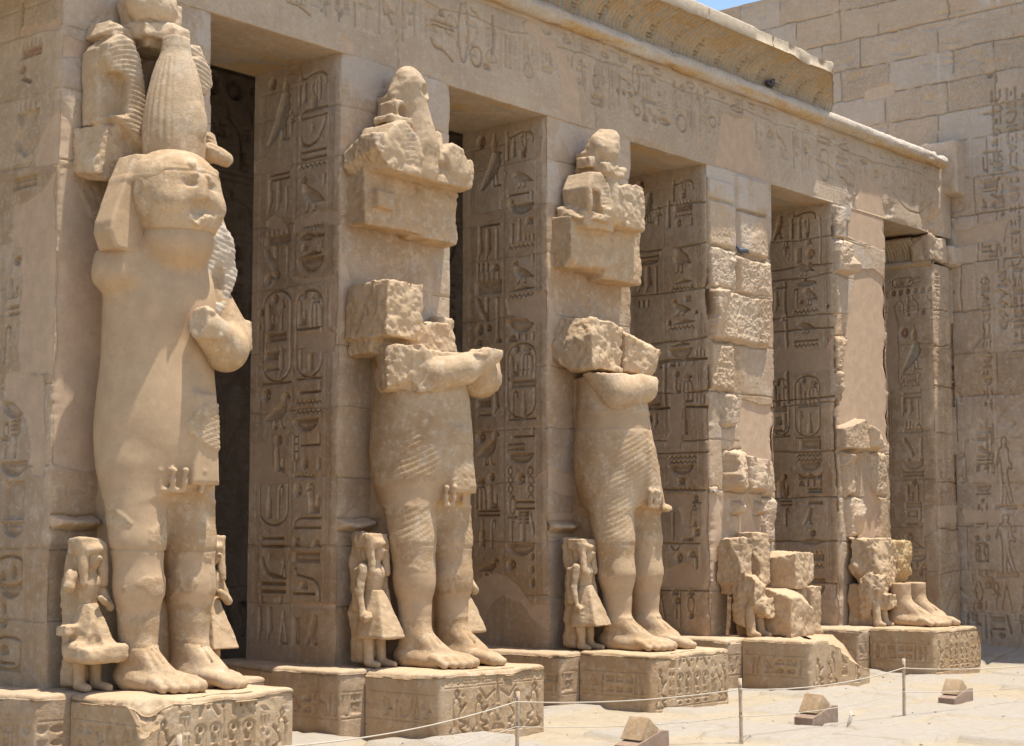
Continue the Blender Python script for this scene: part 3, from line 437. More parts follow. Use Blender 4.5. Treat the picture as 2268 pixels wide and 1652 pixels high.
PLA={
'P1':[[(1.6,7.07),(1.36,7.11),(0.9,6.96),(0.92,6.91),(1.31,6.87),(1.6,6.91)],[(1.37,6.17),(1.35,6.29),(1.19,6.34),(0.96,6.19),(0.92,6.1)],[(0.83,6.21),(0.56,6.23),(0.36,6.3),(0.02,6.23),(0.01,6.07),(0.26,6.12),(0.71,6.14),(0.83,6.05)],[(1.1,8.25),(0.74,8.2),(0.74,8.07),(0.99,8.1)],[(0.78,4.81),(0.34,4.81),(0.17,4.83),(0.05,4.74),(0.09,4.53),(0.24,4.54),(0.55,4.59),(0.75,4.64)],[(1.65,3.51),(1.47,3.48),(1.16,3.52),(1.13,3.1),(0.9,3.05),(0.87,2.96),(1.61,2.95)],[(0.3,5.43),(0.06,5.46),(0.01,4.75),(0.17,4.83),(0.13,5.36)],[(0.95,5.55),(0.3,5.45),(0.27,5.38),(0.69,5.4)],[(0.8,1.5),(0.53,1.48),(0.03,1.47),(0.03,1.45),(0.77,1.43)]],
'P2':[[(1.62,6.84),(1.59,6.96),(1.3,6.97),(0.82,6.9),(0.85,6.83),(1.3,6.8)],[(0.77,5.66),(0.47,5.65),(0.05,5.76),(-0.0,5.52),(0.02,5.26),(0.27,5.28),(0.72,5.45)],[(0.26,7.56),(0.01,7.58),(0.01,8.19),(0.06,8.15),(0.06,7.66)],[(1.44,0.98),(1.42,1.59),(1.27,1.72),(1.01,1.78),(0.75,1.74),(0.55,1.61),(0.42,1.47),(0.26,1.38),(0.02,1.35),(-0.03,0.8),(-0.0,1.03),(0.34,1.19),(0.5,1.4),(0.82,1.49),(1.07,1.29),(1.16,1.05)],[(0.26,2.3),(-0.03,2.27),(-0.01,2.1),(0.09,2.13)],[(0.26,3.05),(0.11,3.2),(-0.04,3.23),(-0.02,2.99)]],
'P3':[[(0.73,4.54),(0.49,4.59),(0.48,4.56),(0.55,3.7),(0.86,3.72),(0.8,3.88),(0.71,3.96),(0.76,4.18)],[(0.93,2.96),(0.32,2.99),(0.35,2.43),(0.53,2.47),(0.57,2.8),(0.77,2.79),(0.92,2.81)],[(0.19,2.96),(0.02,3.04),(-0.01,1.51),(1.0,1.5),(0.81,1.78),(0.54,1.85),(0.34,1.84),(0.22,1.72),(0.2,2.27),(0.14,2.51),(0.14,2.76)],[(0.9,6.97),(0.65,6.92),(0.65,6.82),(0.9,6.85)]],
'P4':[[(1.26,5.27),(1.19,5.6),(1.1,5.71),(0.88,5.73),(0.77,5.66),(0.17,5.64),(0.08,5.74),(0.02,5.81),(0.04,5.23)],[(1.24,5.44),(0.05,5.36),(0.03,5.25),(0.67,5.26),(1.24,5.24)],[(0.29,4.53),(0.01,4.61),(0.01,4.48),(0.27,4.48)]],
'P0':[[(0.84,5.81),(0.63,5.79),(0.34,5.84),(0.06,6.02),(-0.05,3.94),(0.58,3.98),(0.62,5.3),(0.78,5.37)],[(0.4,6.29),(0.21,6.6),(0.01,6.71),(0.05,6.14),(0.4,6.17)],[(0.72,7.68),(0.06,7.66),(0.07,7.57),(0.72,7.65)],[(0.87,3.99),(0.17,3.94),(0.1,2.9),(0.29,2.93),(0.34,3.3),(0.45,3.49),(0.82,3.75)]],
'AN':[[(1.01,7.02),(0.69,7.01),(0.8,6.83),(0.76,6.27),(0.78,5.79),(0.73,5.21),(1.05,5.18)],[(0.35,5.21),(0.19,5.33),(-0.01,5.24),(-0.01,5.17)],[(0.31,2.65),(-0.02,2.8),(-0.07,2.46),(0.29,2.32)]],
}
BK3= [(11.84,7.69,12.78,8.01,0.05,0.2),(12.84,7.62,13.77,8.19,0.07,0.2),(11.82,6.92,12.81,7.66,0.08,0.5),(12.87,6.9,13.75,7.6,0.12,0.5),(12.0,6.19,12.74,6.9,0.22,1.0),(12.81,6.18,13.8,6.85,0.25,1.0),(12.01,5.41,13.78,6.24,0.22,1.0),(11.99,4.6,12.68,5.39,0.2,1.0),(12.35,4.06,12.79,4.59,0.18,1.0),(12.41,3.0,12.96,3.68,0.26,1.0),(12.97,3.01,13.53,3.67,0.28,1.0),(13.53,2.96,13.81,3.7,0.1,0.6),(13.51,2.21,13.84,2.92,0.12,0.8),(12.62,2.65,12.93,2.85,0.16,1.0),(13.28,2.66,13.51,2.85,0.2,1.0),(11.87,2.27,12.21,2.87,0.08,1.0),(11.83,2.89,12.22,3.08,0.04,0.6)]
BK4= [(15.72,7.59,16.39,8.2,0.1,0.4),(16.31,7.93,17.76,8.33,0.06,0.2),(15.98,6.96,16.56,7.57,0.3,1.0),(15.7,6.2,16.11,6.86,0.1,0.8),(15.74,5.23,16.85,5.83,0.14,1.0),(15.88,4.54,16.76,5.24,0.26,1.0),(16.8,4.57,17.63,5.23,0.26,1.0),(16.04,3.82,16.9,4.48,0.26,0.5),(16.91,3.85,17.47,4.52,0.26,1.0),(15.77,3.79,16.11,4.45,0.08,0.4),(16.2,3.02,16.53,3.79,0.2,1.0),(17.23,3.04,17.76,3.81,0.1,0.9),(15.75,3.01,16.14,3.78,0.05,0.4),(16.3,2.29,16.73,3.01,0.22,1.0),(16.97,2.29,17.34,3.01,0.2,1.0),(17.34,2.18,17.76,3.02,0.06,0.3),(15.76,2.35,16.16,3.0,0.05,0.4)]
WJ= [[(2.04, 13.05), (1.12, 12.99)], [(1.88, 12.44), (0.92, 12.46), (0.02, 12.41)], [(1.3, 11.86), (-0.46, 11.81)], [(2.06, 11.23), (1.01, 11.16), (0.18, 11.19)], [(1.45, 10.74), (0.02, 10.51)], [(-0.21, 9.86)]]
# ------------------------------------------------------------------ ground
ZB = 0.769; PW = 2.01; PD = 1.64; HS = 8.22; DX = 4.0
def sand_mat():
    m = bpy.data.materials.new('sand'); m.use_nodes = True; nt = m.node_tree; bs = nt.nodes['Principled BSDF']; L = nt.links.new
    g = nt.nodes.new('ShaderNodeNewGeometry')
    def noise(sc, det=6, ro=0.6):
        n = nt.nodes.new('ShaderNodeTexNoise'); n.inputs['Scale'].default_value = sc; n.inputs['Detail'].default_value = det; n.inputs['Roughness'].default_value = ro
        L(g.outputs['Position'], n.inputs['Vector']); return n
    def mr(src, a, b):
        r = nt.nodes.new('ShaderNodeMapRange'); r.inputs[1].default_value = a; r.inputs[2].default_value = b; L(src, r.inputs[0]); return r.outputs[0]
    def mix(f, a, b):
        x = nt.nodes.new('ShaderNodeMix'); x.data_type = 'RGBA'
        for s, v in ((x.inputs[0], f), (x.inputs[6], a), (x.inputs[7], b)):
            if isinstance(v, tuple): s.default_value = v+(1,)
            else: L(v, s)
        return x.outputs[2]
    n1 = noise(0.9); n2 = noise(9); n3 = noise(70, 3); n4 = noise(160, 2)
    c = mix(mr(n1.outputs[0], .35, .65), (0.385, 0.31, 0.205), (0.435, 0.355, 0.245))
    c = mix(mr(n2.outputs[0], .5, .75), c, (0.34, 0.265, 0.17))
    a = nt.nodes.new('ShaderNodeAttribute'); a.attribute_name = 'slab'
    sl = mix(mr(n2.outputs[0], .3, .7), (0.35, 0.30, 0.235), (0.415, 0.36, 0.29))
    f = nt.nodes.new('ShaderNodeMath'); f.operation = 'MULTIPLY'; L(a.outputs['Fac'], f.inputs[0]); L(mr(n2.outputs['Color'], .25, .5), f.inputs[1])
    c = mix(f.outputs[0], c, sl)
    c = mix(mr(n4.outputs[0], .62, .72), c, (0.27, 0.2, 0.13))
    c = mix(mr(n3.outputs[0], .68, .8), c, (0.36, 0.28, 0.18))
    L(c, bs.inputs['Base Color']); bs.inputs['Roughness'].default_value = 0.97
    b = nt.nodes.new('ShaderNodeBump'); b.inputs['Strength'].default_value = 0.85; b.inputs['Distance'].default_value = 0.02
    ad = nt.nodes.new('ShaderNodeMath'); ad.operation = 'ADD'; L(n2.outputs[0], ad.inputs[0]); L(n3.outputs[0], ad.inputs[1])
    L(ad.outputs[0], b.inputs['Height']); L(b.outputs[0], bs.inputs['Normal'])
    return m
SAND = sand_mat()
def ground():
    x = np.concatenate([np.linspace(-60, -2, 20)[:-1], np.linspace(-2, 22, 480), np.linspace(22, 80, 16)[1:]])
    y = np.concatenate([np.linspace(-90, -10, 20)[:-1], np.linspace(-10, 1, 230), np.linspace(1, 60, 16)[1:]])
    X, Y = np.meshgrid(x, y, indexing='ij')
    Z = 0.05*fbm(X*0.5, Y*0.5, None, 3, 4)+0.026*fbm(X*2.1, Y*2.1, None, 9, 5)+0.013*fbm(X*7, Y*7, None, 12, 4)-0.03
    n = fbm(X*0.55+3, Y*0.8, None, 31, 4)
    # half buried paving: slabs with worn edges, each lying a little differently
    gx = X*0.62+0.25*fbm(X*.8, Y*.8, None, 5, 3); gy = Y*0.85+0.25*fbm(X*.8, Y*.8, None, 6, 3)
    ix = np.floor(gx+0.5*np.mod(np.floor(gy), 2)); iy = np.floor(gy)
    fx = gx+0.5*np.mod(np.floor(gy), 2)-ix; fy = gy-iy
    hh = _h(ix.astype(np.int64), iy.astype(np.int64), np.zeros_like(ix).astype(np.int64), 7)
    edge = np.minimum(np.minimum(fx, 1-fx), np.minimum(fy, 1-fy))
    near = (Y < 1) & (X > -8)
    pres = sst(0.28, 0.42, hh+0.35*n+0.25*sst(11, 17, X+0.8*(-Y-4)))
    sl = sst(0.03, 0.07, edge+0.03*fbm(X*6, Y*6, None, 8, 3))*pres*near
    Zs = -0.008+0.075*(hh-0.5)+(fx-0.5)*0.09*(_h(iy.astype(np.int64), ix.astype(np.int64), np.zeros_like(ix).astype(np.int64), 9)-0.5)+0.012*np.abs(fbm(X*4, Y*4, None, 15, 4))
    sl = sl*sst(-0.015, 0.02, Zs+0.02-Z)
    Z = Z*(1-sl)+np.maximum(Z, Zs+0.016)*sl
    # sand banked against the far wall and against the bases
    Z += 0.34*sst(19.4, 20.9, X)*(0.7+0.3*n)*sst(-9, -1, Y)
    Z += 0.05*sst(-2.6, -1.7, Y)*sst(0.2, 0.8, n+0.6)*(X < 20)
    P = np.stack([X, Y, Z], -1)
    o = sheet('ground', P, None, SAND, None, {'slab': sl}, out=(0, 0, 1)); setp(o, kind='structure')
    rng = np.random.RandomState(4)
    # loose chips of stone lying on the sand, too many and small to count
    V = []; F = []
    for k in range(420):
        px = rng.uniform(1, 21); py = rng.uniform(-8, -1.0)
        s = 0.008+0.022*rng.rand()**4; q = np.array([(1, 0, 0), (-1, 0, 0), (0, 1, 0), (0, -1, 0), (0, 0, .7), (0, 0, -.7)])*s*rng.uniform(.6, 1.3, (6, 1))
        i0 = len(V)
        i = np.searchsorted(x, px); j = np.searchsorted(y, py)
        V += (q+np.array([px, py, Z[i, j]+s*0.3])).tolist()
        for a, b, c in ((0, 2, 4), (2, 1, 4), (1, 3, 4), (3, 0, 4), (2, 0, 5), (1, 2, 5), (3, 1, 5), (0, 3, 5)): F.append((i0+a, i0+b, i0+c))
    o = mesh_np('gravel', np.array(V), np.array(F), PALE, smooth=False); setp(o, kind='stuff', label='small pale stone chips scattered over the sand', cat='gravel')
    return x, y, Z
GX, GY, GZ = ground()
def gz(x, y):
    return float(GZ[min(len(GX)-1, np.searchsorted(GX, x)), min(len(GY)-1, np.searchsorted(GY, y))])

def frame_lines(r, us, v0, v1, **k):
    for u in us: groove_u(r, u, v0, v1, **k)

# ------------------------------------------------------------------ wrapped prisms: one skin round several faces
def wrap(name, x0, x1, y0, y1, z0, z1, left, front, mat, parent=None, nz=None, rad=0.03, edge=0.03, seed=0, back=6, top=False):
    """a pier: carved rasters on the left (-x) and front (-y) faces, plain elsewhere; rounded, chipped corners"""
    nv = left.nv; z = left.v
    segs = []
    def add(px, py, H, pl, ro, ti): segs.append((px, py, H, pl, ro, ti))
    Zr = lambda n: np.zeros((n, nv), np.float32)
    def plain(px, py):
        n = len(px); px = np.asarray(px); py = np.asarray(py)
        H = 0.006*fbm(px[:, None]*2+py[:, None]*2, z[None]*2, None, seed+50, 4)*np.ones((n, nv)); add(px, py, H, Zr(n), Zr(n), np.zeros((n, nv, 4), np.float32))
    t = np.linspace(0, 1, back+1)
    plain(x1-rad-(x1-x0-2*rad)*t, np.full(back+1, y1))                      # back, going to -x
    ly = left.u[::-1]                                                       # left face, from back to front
    k = (ly < y1-rad) & (ly > y0+rad)
    add(np.full(k.sum(), x0), ly[k], left.H[::-1][k], left.pl[::-1][k], left.ro[::-1][k], left.ti[::-1][k])
    an = np.linspace(0, math.pi/2, 5)[1:-1]
    plain(x0+rad-rad*np.cos(an), y0+rad-rad*np.sin(an))
    k = (front.u > x0+rad) & (front.u < x1-rad)
    add(front.u[k], np.full(k.sum(), y0), front.H[k], front.pl[k], front.ro[k], front.ti[k])
    plain(x1-rad+rad*np.sin(an), y0+rad-rad*np.cos(an))
    plain(np.full(back+1, x1), y0+rad+(y1-y0-2*rad)*t)
    px = np.concatenate([s[0] for s in segs]); py = np.concatenate([s[1] for s in segs])
    H = np.concatenate([s[2] for s in segs]); pl = np.concatenate([s[3] for s in segs]); ro = np.concatenate([s[4] for s in segs]); ti = np.concatenate([s[5] for s in segs])
    # chipped arris: erode near the two front corners
    for cxx, cyy, sd in ((x0, y0, 1), (x1, y0, 2)):
        dc = np.hypot(px-cxx, py-cyy)[:, None]
        e = np.maximum(0, fbm(z*1.6, z*0, None, seed+sd*7, 5, 0.65)+0.15)[None]
        w = 0.05+0.10*e
        H = H-edge*(0.4+1.8*e)*np.exp(-(dc/w)**2)
    P = np.stack([np.broadcast_to(px[:, None], H.shape), np.broadcast_to(py[:, None], H.shape), np.broadcast_to(z[None], H.shape)], -1).astype(np.float64)
    if top:
        pass
    N = gnorm(P, True); c = np.array([(x0+x1)/2, (y0+y1)/2, 0]); d = P-c; d[..., 2] = 0
    s = np.sign((N*d).sum(-1).mean())
    Q = P+N*(H*s)[..., None]
    nu = len(px)
    A = {'plaster': pl.reshape(-1), 'rough': ro.reshape(-1), 'tint': ti.reshape(-1, 4)}
    return mesh_np(name, Q.reshape(-1, 3), gridfaces(nu, nv, True, s < 0), mat, parent, A)

SIGNS = ['disc', 'water', 'loaf', 'basket', 'pool', 'board', 'leg', 'goose', 'quail', 'owl', 'seated', 'ankh', 'was', 'mouth', 'viper', 'bar', 'arm', 'feather', 'tri', 'crook', 'djed', 'loaf', 'water', 'eye', 'papyrus', 'stool']
def random_column(r, uc, w, v0, v1, seed, dep=0.02, mir=False, rnd=None):
    rng = np.random.RandomState(seed); v = v1
    while v > v0+0.06*w/0.25:
        nm = SIGNS[rng.randint(len(SIGNS))]
        if nm in ('water', 'bar', 'pool', 'mouth', 'loaf'): hh = w*rng.uniform(.16, .36)
        elif nm in ('goose', 'quail', 'owl', 'seated', 'viper', 'arm', 'basket', 'board'): hh = w*rng.uniform(.5, .85)
        else: hh = w*rng.uniform(.7, 1.05)
        if v-hh < v0: break
        if nm in ('leg', 'ankh', 'was', 'djed', 'crook', 'feather', 'tri', 'papyrus', 'seated', 'disc', 'stool') :
            k = rng.randint(1, 3)+1; ww = w/k
            for q in range(k):
                n2 = nm if q == 0 else ['stroke', 'loaf', 'disc', 'feather', 'was', 'seated'][rng.randint(6)]
                h2 = hh if n2 not in ('loaf', 'disc') else hh*0.42
                carve(r, n2, uc+(q-(k-1)/2)*ww, v-hh/2, ww*0.62, h2, dep)
        else:
            carve(r, nm, uc, v-hh/2, w*0.86, hh, dep)
        v -= hh+w*rng.uniform(.08, .16)
def random_row(r, u0, u1, vc, h, seed, dep=0.02):
    rng = np.random.RandomState(seed); u = u0
    while u < u1:
        nm = SIGNS[rng.randint(len(SIGNS))]
        if nm in ('water', 'bar', 'pool', 'mouth', 'basket', 'eye', 'loaf'):
            w = h*rng.uniform(.5, .75)
            n2 = ['water', 'loaf', 'mouth', 'bar', 'pool', 'disc'][rng.randint(6)]
            if u+w > u1: break
            carve(r, nm, u+w/2, vc+h*.25, w*.9, h*.3, dep); carve(r, n2, u+w/2, vc-h*.26, w*.8, h*.26, dep)
        elif nm in ('goose', 'quail', 'owl', 'viper', 'board', 'arm'):
            w = h*rng.uniform(.6, .8)
            if u+w > u1: break
            carve(r, nm, u+w/2, vc, w*.9, h*.8, dep)
        else:
            w = h*rng.uniform(.22, .4)
            if u+w > u1: break
            carve(r, nm, u+w/2, vc, w*.8, h*.92, dep)
        u += w*1.12

# ------------------------------------------------------------------ pillars
def block_tone(r, u0, v0, u1, v1, seed, off=.010, a=.42):
    """one ashlar block: its own tone and a hair in or out of the plane"""
    k = (r.u >= min(u0, u1)) & (r.u < max(u0, u1)); q = (r.v >= v0) & (r.v < v1)
    if not k.any() or not q.any(): return
    rg = np.random.RandomState(seed % 4294967); S = np.ix_(k, q)
    r.H[S] += rg.uniform(-off, off); t = [(.30, .21, .12), (.56, .46, .34), (.44, .38, .31), (.46, .30, .16)][rg.randint(4)]
    cur = r.ti[S]; free = cur[..., 3:] < .05
    r.ti[S] = np.where(free, np.array(t+(a*rg.uniform(.2, 1.0),)), cur)
ORD = ['leftmost', 'second', 'third', 'fourth', 'fifth']
PLAB = ['leftmost carved square pillar, cut by the left edge of the picture, with large smooth plaster repairs',
        'carved square pillar behind the headless statue with the folded forearms, second from the left',
        'middle carved square pillar with an arched smooth plaster repair at its foot',
        'carved square pillar whose front is broken into loose bulging blocks, fourth from the left',
        'carved square pillar with a large bare smooth plaster panel down its front, last before the corner']
def pillar(i):
    x0 = i*DX
    du = 0.012 if i < 3 else 0.013; dv = 0.0105 if i < 3 else 0.0125
    L = Ras(0, PD, ZB-0.05, HS+0.02, du, dv, flip=True)
    Fr = Ras(x0, x0+PW, ZB-0.05, HS+0.02, 0.016 if i < 3 else 0.014, dv)
    s = 100*i+11
    jz = [1.46, 2.21, 3.01, 3.83, 4.62, 5.42, 6.23, 6.95, 7.6]
    # column rules
    a = [0.135, 0.155, 0.175, 0.195, 0.215] + [0.80, 0.83] + [1.395, 1.415, 1.435, 1.455, 1.475]
    frame_lines(L, a, 1.35, 7.92, w=0.009, dep=0.010)
    groove_v(L, 7.93, 0.1, 1.5, w=0.02, dep=0.012)
    carve_text(L, GL['P%d' % i], 0.062)
    rng = np.random.RandomState(s)
    for j in jz:
        jj = j+rng.uniform(-.04, .04)
        joint_v(L, jj, w=0.010 if i < 3 else 0.016, dep=0.018 if i < 3 else 0.05, s=s+int(j*10)); joint_v(Fr, jj, w=0.009, dep=0.02, s=s+int(j*10)+1)
    zz_ = [ZB]+jz+[HS]
    for k in range(len(zz_)-1):
        m = rng.uniform(.3, 1.3); block_tone(L, 0, zz_[k], m, zz_[k+1], s*7+k, .004, .34); block_tone(L, m, zz_[k], PD, zz_[k+1], s*7+k+40, .004, .34)
        m = x0+rng.uniform(.6, 1.4); block_tone(Fr, x0, zz_[k], m, zz_[k+1], s*7+k+80, .005, .34); block_tone(Fr, m, zz_[k], x0+PW, zz_[k+1], s*7+k+120, .005, .34)
    if i == 3:
        joint_v(L, 5.10, w=0.03, dep=0.09, s=7); joint_v(L, 4.35, w=0.025, dep=0.09, s=8); joint_u(L, 0.83, 4.35, 5.1, w=0.03, dep=0.1, s=9); joint_v(L, 2.85, w=0.015, dep=0.06, s=10); joint_v(L, 3.62, w=0.012, dep=0.05, s=12)
    if i == 4:
        joint_v(L, 7.13, w=0.016, dep=0.06, s=7); joint_v(L, 6.0, w=0.02, dep=0.07, s=8); joint_v(L, 4.75, w=0.02, dep=0.08, s=9); joint_u(L, 0.98, 4.7, 6.9, w=0.03, dep=0.08, s=10)
        joint_u(L, 0.25, 7.13, 8.0, w=0.03, dep=0.05, s=13)
    weather(L, s, 0.007, 0.7); weather(Fr, s+20, 0.008, 0.8)
    for k, p in enumerate(PLA.get('P%d' % i, [])): plaster(L, p, s+k)
    # fronts
    X = x0
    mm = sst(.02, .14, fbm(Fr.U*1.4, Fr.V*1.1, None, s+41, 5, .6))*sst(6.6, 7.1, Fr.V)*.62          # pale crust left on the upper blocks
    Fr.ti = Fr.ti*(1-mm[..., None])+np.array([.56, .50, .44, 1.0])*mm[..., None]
    mm = sst(.12, .22, fbm(Fr.U*1.8+9, Fr.V*1.5, None, s+43, 5, .6))*sst(6.6, 5.8, Fr.V)*.5            # grey and dark patches lower down
    Fr.ti = Fr.ti*(1-mm[..., None])+np.array([.33, .27, .20, 1.0])*mm[..., None]
    if i <= 2:
        plaster(Fr, [(X-.1, 2.28), (X+.5, 2.2), (X+.8, 2.5), (X+.3, 2.62), (X-.1, 2.5)] if i else [(X+1.2, 1.9), (X+2.1, 1.8), (X+2.1, 2.5)], s+31, wob=.1)
        if i == 0:
            plaster(Fr, [(X+.02, 3.0), (X+2.1, 2.9), (X+2.1, 6.0), (X+.5, 5.5), (X+.1, 6.1), (X+.02, 6.0)], s+32, wob=.05)
            plaster(Fr, [(X+.02, 6.2), (X+.3, 6.3), (X+.1, 6.75), (X+.02, 6.8)], s+34, wob=.05)
            plaster(Fr, [(X, 7.25), (X+.6, 7.35), (X+.6, 7.5), (X, 7.5)], s+36, wob=.06)
        else:
            plaster(Fr, [(X+.02, 4.7), (X+.3, 5.2), (X+.1, 5.6), (X+.02, 5.9)], s+33, wob=.04)
        rough_box(Fr, X+.02, 2.37, X+.56, 2.50, .20, .7, s+91)          # ledge over the small figure
        Fr.H += 0.02*fbm(Fr.U*0.8, Fr.V*0.6, None, s+5, 3)
        if i == 2:
            plaster(Fr, [(X, 2.9), (X+.9, 2.8), (X+.5, 3.2), (X, 3.3)], s+37, wob=.08)
    else:
        for k, b in enumerate(BK3 if i == 3 else BK4): rough_box(Fr, *b, s+k*5)
        if i == 3:
            plaster(Fr, [(X+1.0, 3.6), (X+1.95, 3.5), (X+1.95, 4.45), (X+1.0, 4.5), (X+.85, 4.1)], s+61, lev=-0.03, wob=.05)
            plaster(Fr, [(X+.9, 1.3), (X+1.25, 1.3), (X+1.4, 2.4), (X+1.1, 3.0), (X+.8, 2.6)], s+62, lev=-0.03, wob=.06)
            plaster(Fr, [(X, 1.6), (X+.35, 1.6), (X+.3, 2.9), (X, 3.0)], s+63, lev=-0.015, wob=.06)
        else:
            plaster(Fr, [(X+.75, 4.4), (X+2.1, 3.9), (X+2.1, 7.0), (X+1.5, 7.2), (X+.8, 7.1), (X+.45, 6.0), (X+.2, 5.3), (X+.05, 4.8), (X+.05, 4.2), (X+.4, 4.3)], s+64, lev=-0.035, wob=.04)
            plaster(Fr, [(X+.95, 1.4), (X+1.3, 1.4), (X+1.5, 2.9), (X+1.1, 3.3), (X+.85, 2.6)], s+65, lev=-0.05, wob=.06)
            plaster(Fr, [(X+.6, 7.7), (X+1.9, 7.6), (X+1.9, 8.3), (X+.6, 8.3)], s+66, lev=-0.01, wob=.06)
    root = thing('pillar', (x0+PW/2, PD/2, 0), PLAB[i], 'pillar', 'carved pillars of the colonnade')
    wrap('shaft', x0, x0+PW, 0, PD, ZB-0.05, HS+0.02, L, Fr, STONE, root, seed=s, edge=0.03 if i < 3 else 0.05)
    # plinth block under the shaft, with its own band of signs
    PX0, PX1, PY0 = x0-0.509, x0+PW+0.4, -0.616
    bL = Ras(PY0, PD+0.35, -0.1, ZB, 0.012, 0.011, flip=True); bF = Ras(PX0, PX1, -0.1, ZB, 0.02, 0.011)
    for v in (0.22, 0.52): groove_v(bL, v, PY0+0.03, 1.0, w=0.008, dep=0.010); groove_v(bF, v, PX0, x0-0.15, w=0.008, dep=0.01)
    random_row(bL, PY0+0.06, 1.0, 0.37, 0.25, s+70, 0.022); random_row(bF, PX0+0.03, x0-0.14, 0.37, 0.25, s+71, 0.02)
    weather(bL, s+72, 0.012, 1.0); weather(bF, s+73, 0.012, 1.0)
    block('plinth', PX0, PX1, PY0, PD+0.35, -0.1, ZB-0.004, bL, bF, STONE, root, s+75)
    return root
def block(name, x0, x1, y0, y1, z0, z1, left, front, mat, parent, seed, rad=0.05, cap=0.05, corner_cut=None, topmat=None, wear=0.04):
    """low block with carved left and front faces and a worn top that closes it"""
    nv = left.nv; z = left.v
    px = []; py = []; Hs = []; pls = []
    def put(a, b, H, pl): px.append(a); py.append(b); Hs.append(H); pls.append(pl)
    ly = left.u[::-1]; k = (ly < y1-0.01) & (ly > y0+rad)
    put(np.full(k.sum(), x0), ly[k], left.H[::-1][k], left.pl[::-1][k])
    an = np.linspace(0, math.pi/2, 6)[1:-1]; zz = np.zeros((4, nv), np.float32)
    put(x0+rad-rad*np.cos(an), y0+rad-rad*np.sin(an), zz, zz)
    k = (front.u > x0+rad) & (front.u < x1-rad)
    put(front.u[k], np.full(k.sum(), y0), front.H[k], front.pl[k])
    put(x1-rad+rad*np.sin(an), y0+rad-rad*np.cos(an), zz, zz)
    ry = np.linspace(y0+rad, y1-0.01, 14); put(np.full(14, x1), ry, np.zeros((14, nv)), np.zeros((14, nv)))
    by = np.linspace(x1, x0, 9)[1:-1]; put(by, np.full(7, y1), np.zeros((7, nv)), np.zeros((7, nv)))
    px = np.concatenate(px); py = np.concatenate(py); H = np.concatenate(Hs).astype(np.float64); pl = np.concatenate(pls)
    # rows: the wall part, then rounding, then the top closing towards the middle line
    a_round = np.array([0.006, 0.02, 0.045, 0.08]); z_round = np.array([-0.035, -0.017, -0.006, 0.0])
    inw = np.concatenate([np.zeros(nv), a_round, np.linspace(0.13, 1.0, 14)])
    zv = np.concatenate([np.minimum(z, z1-cap), z1+z_round, np.full(14, z1)])
    nn = len(zv); cx = np.clip(px, x0+0.45*(x1-x0), x0+0.55*(x1-x0)); cyy = np.clip(py, y0+0.42*(y1-y0), y0+0.58*(y1-y0))
    depth = np.hypot(px-cx, py-cyy)
    w = inw.copy(); ab = np.concatenate([np.zeros(nv), a_round, np.full(14, -1.0)])
    f = np.where(ab[None] >= 0, ab[None]/np.maximum(depth[:, None], 0.3), w[None])
    PXg = px[:, None]+(cx-px)[:, None]*f; PYg = py[:, None]+(cyy-py)[:, None]*f
    zg = np.broadcast_to(zv[None], PXg.shape).copy()
    ed = np.exp(-(f*depth[:, None]/0.12)**2)
    zg += (zv[None] > z1-cap-0.02)*(0.016*fbm(PXg*2.6, PYg*2.6, None, seed, 5)-wear*ed*np.maximum(0, fbm(PXg*1.8, PYg*1.8, None, seed+3, 4)+.1))
    HH = np.zeros(PXg.shape); HH[:, :nv] = H; HH[:, nv-1] *= 0.3
    ho = (np.exp(-((z-z1)/0.09)**2)*np.maximum(0, fbm((px+py)[:, None]*2.2, z[None]*2.2, None, seed+5, 4)+0.1))
    HH[:, :nv] -= wear*0.8*ho
    cr = np.zeros(len(px))
    for cxx, cyy2 in ((x0, y0), (x1, y0)): cr = np.maximum(cr, np.exp(-(np.hypot(px-cxx, py-cyy2)/0.09)**2))
    HH[:, :nv] -= cr[:, None]*wear*(0.3+1.3*np.maximum(0, fbm(z*2.2, z*0+px.mean(), None, seed+8, 4)))[None]
    if corner_cut is not None:
        HH, PXg, PYg, zg = corner_cut(px, py, HH, PXg, PYg, zg, nv)
    P = np.stack([PXg, PYg, zg], -1)
    N = gnorm(P, True)
    c = np.array([(x0+x1)/2, (y0+y1)/2, z1-0.4]); s = np.sign((N*(P-c)).sum(-1).mean())
    Q = P+N*(HH*s)[..., None]
    sand = np.zeros(PXg.shape); sand[:, nv+2:] = 1
    PLA_ = np.zeros(PXg.shape); PLA_[:, :nv] = pl
    return mesh_np(name, Q.reshape(-1, 3), gridfaces(len(px), nn, True, s < 0), mat, parent, {'plaster': PLA_.reshape(-1), 'rough': sand.reshape(-1)*0.9})
for i in range(5): pillar(i)

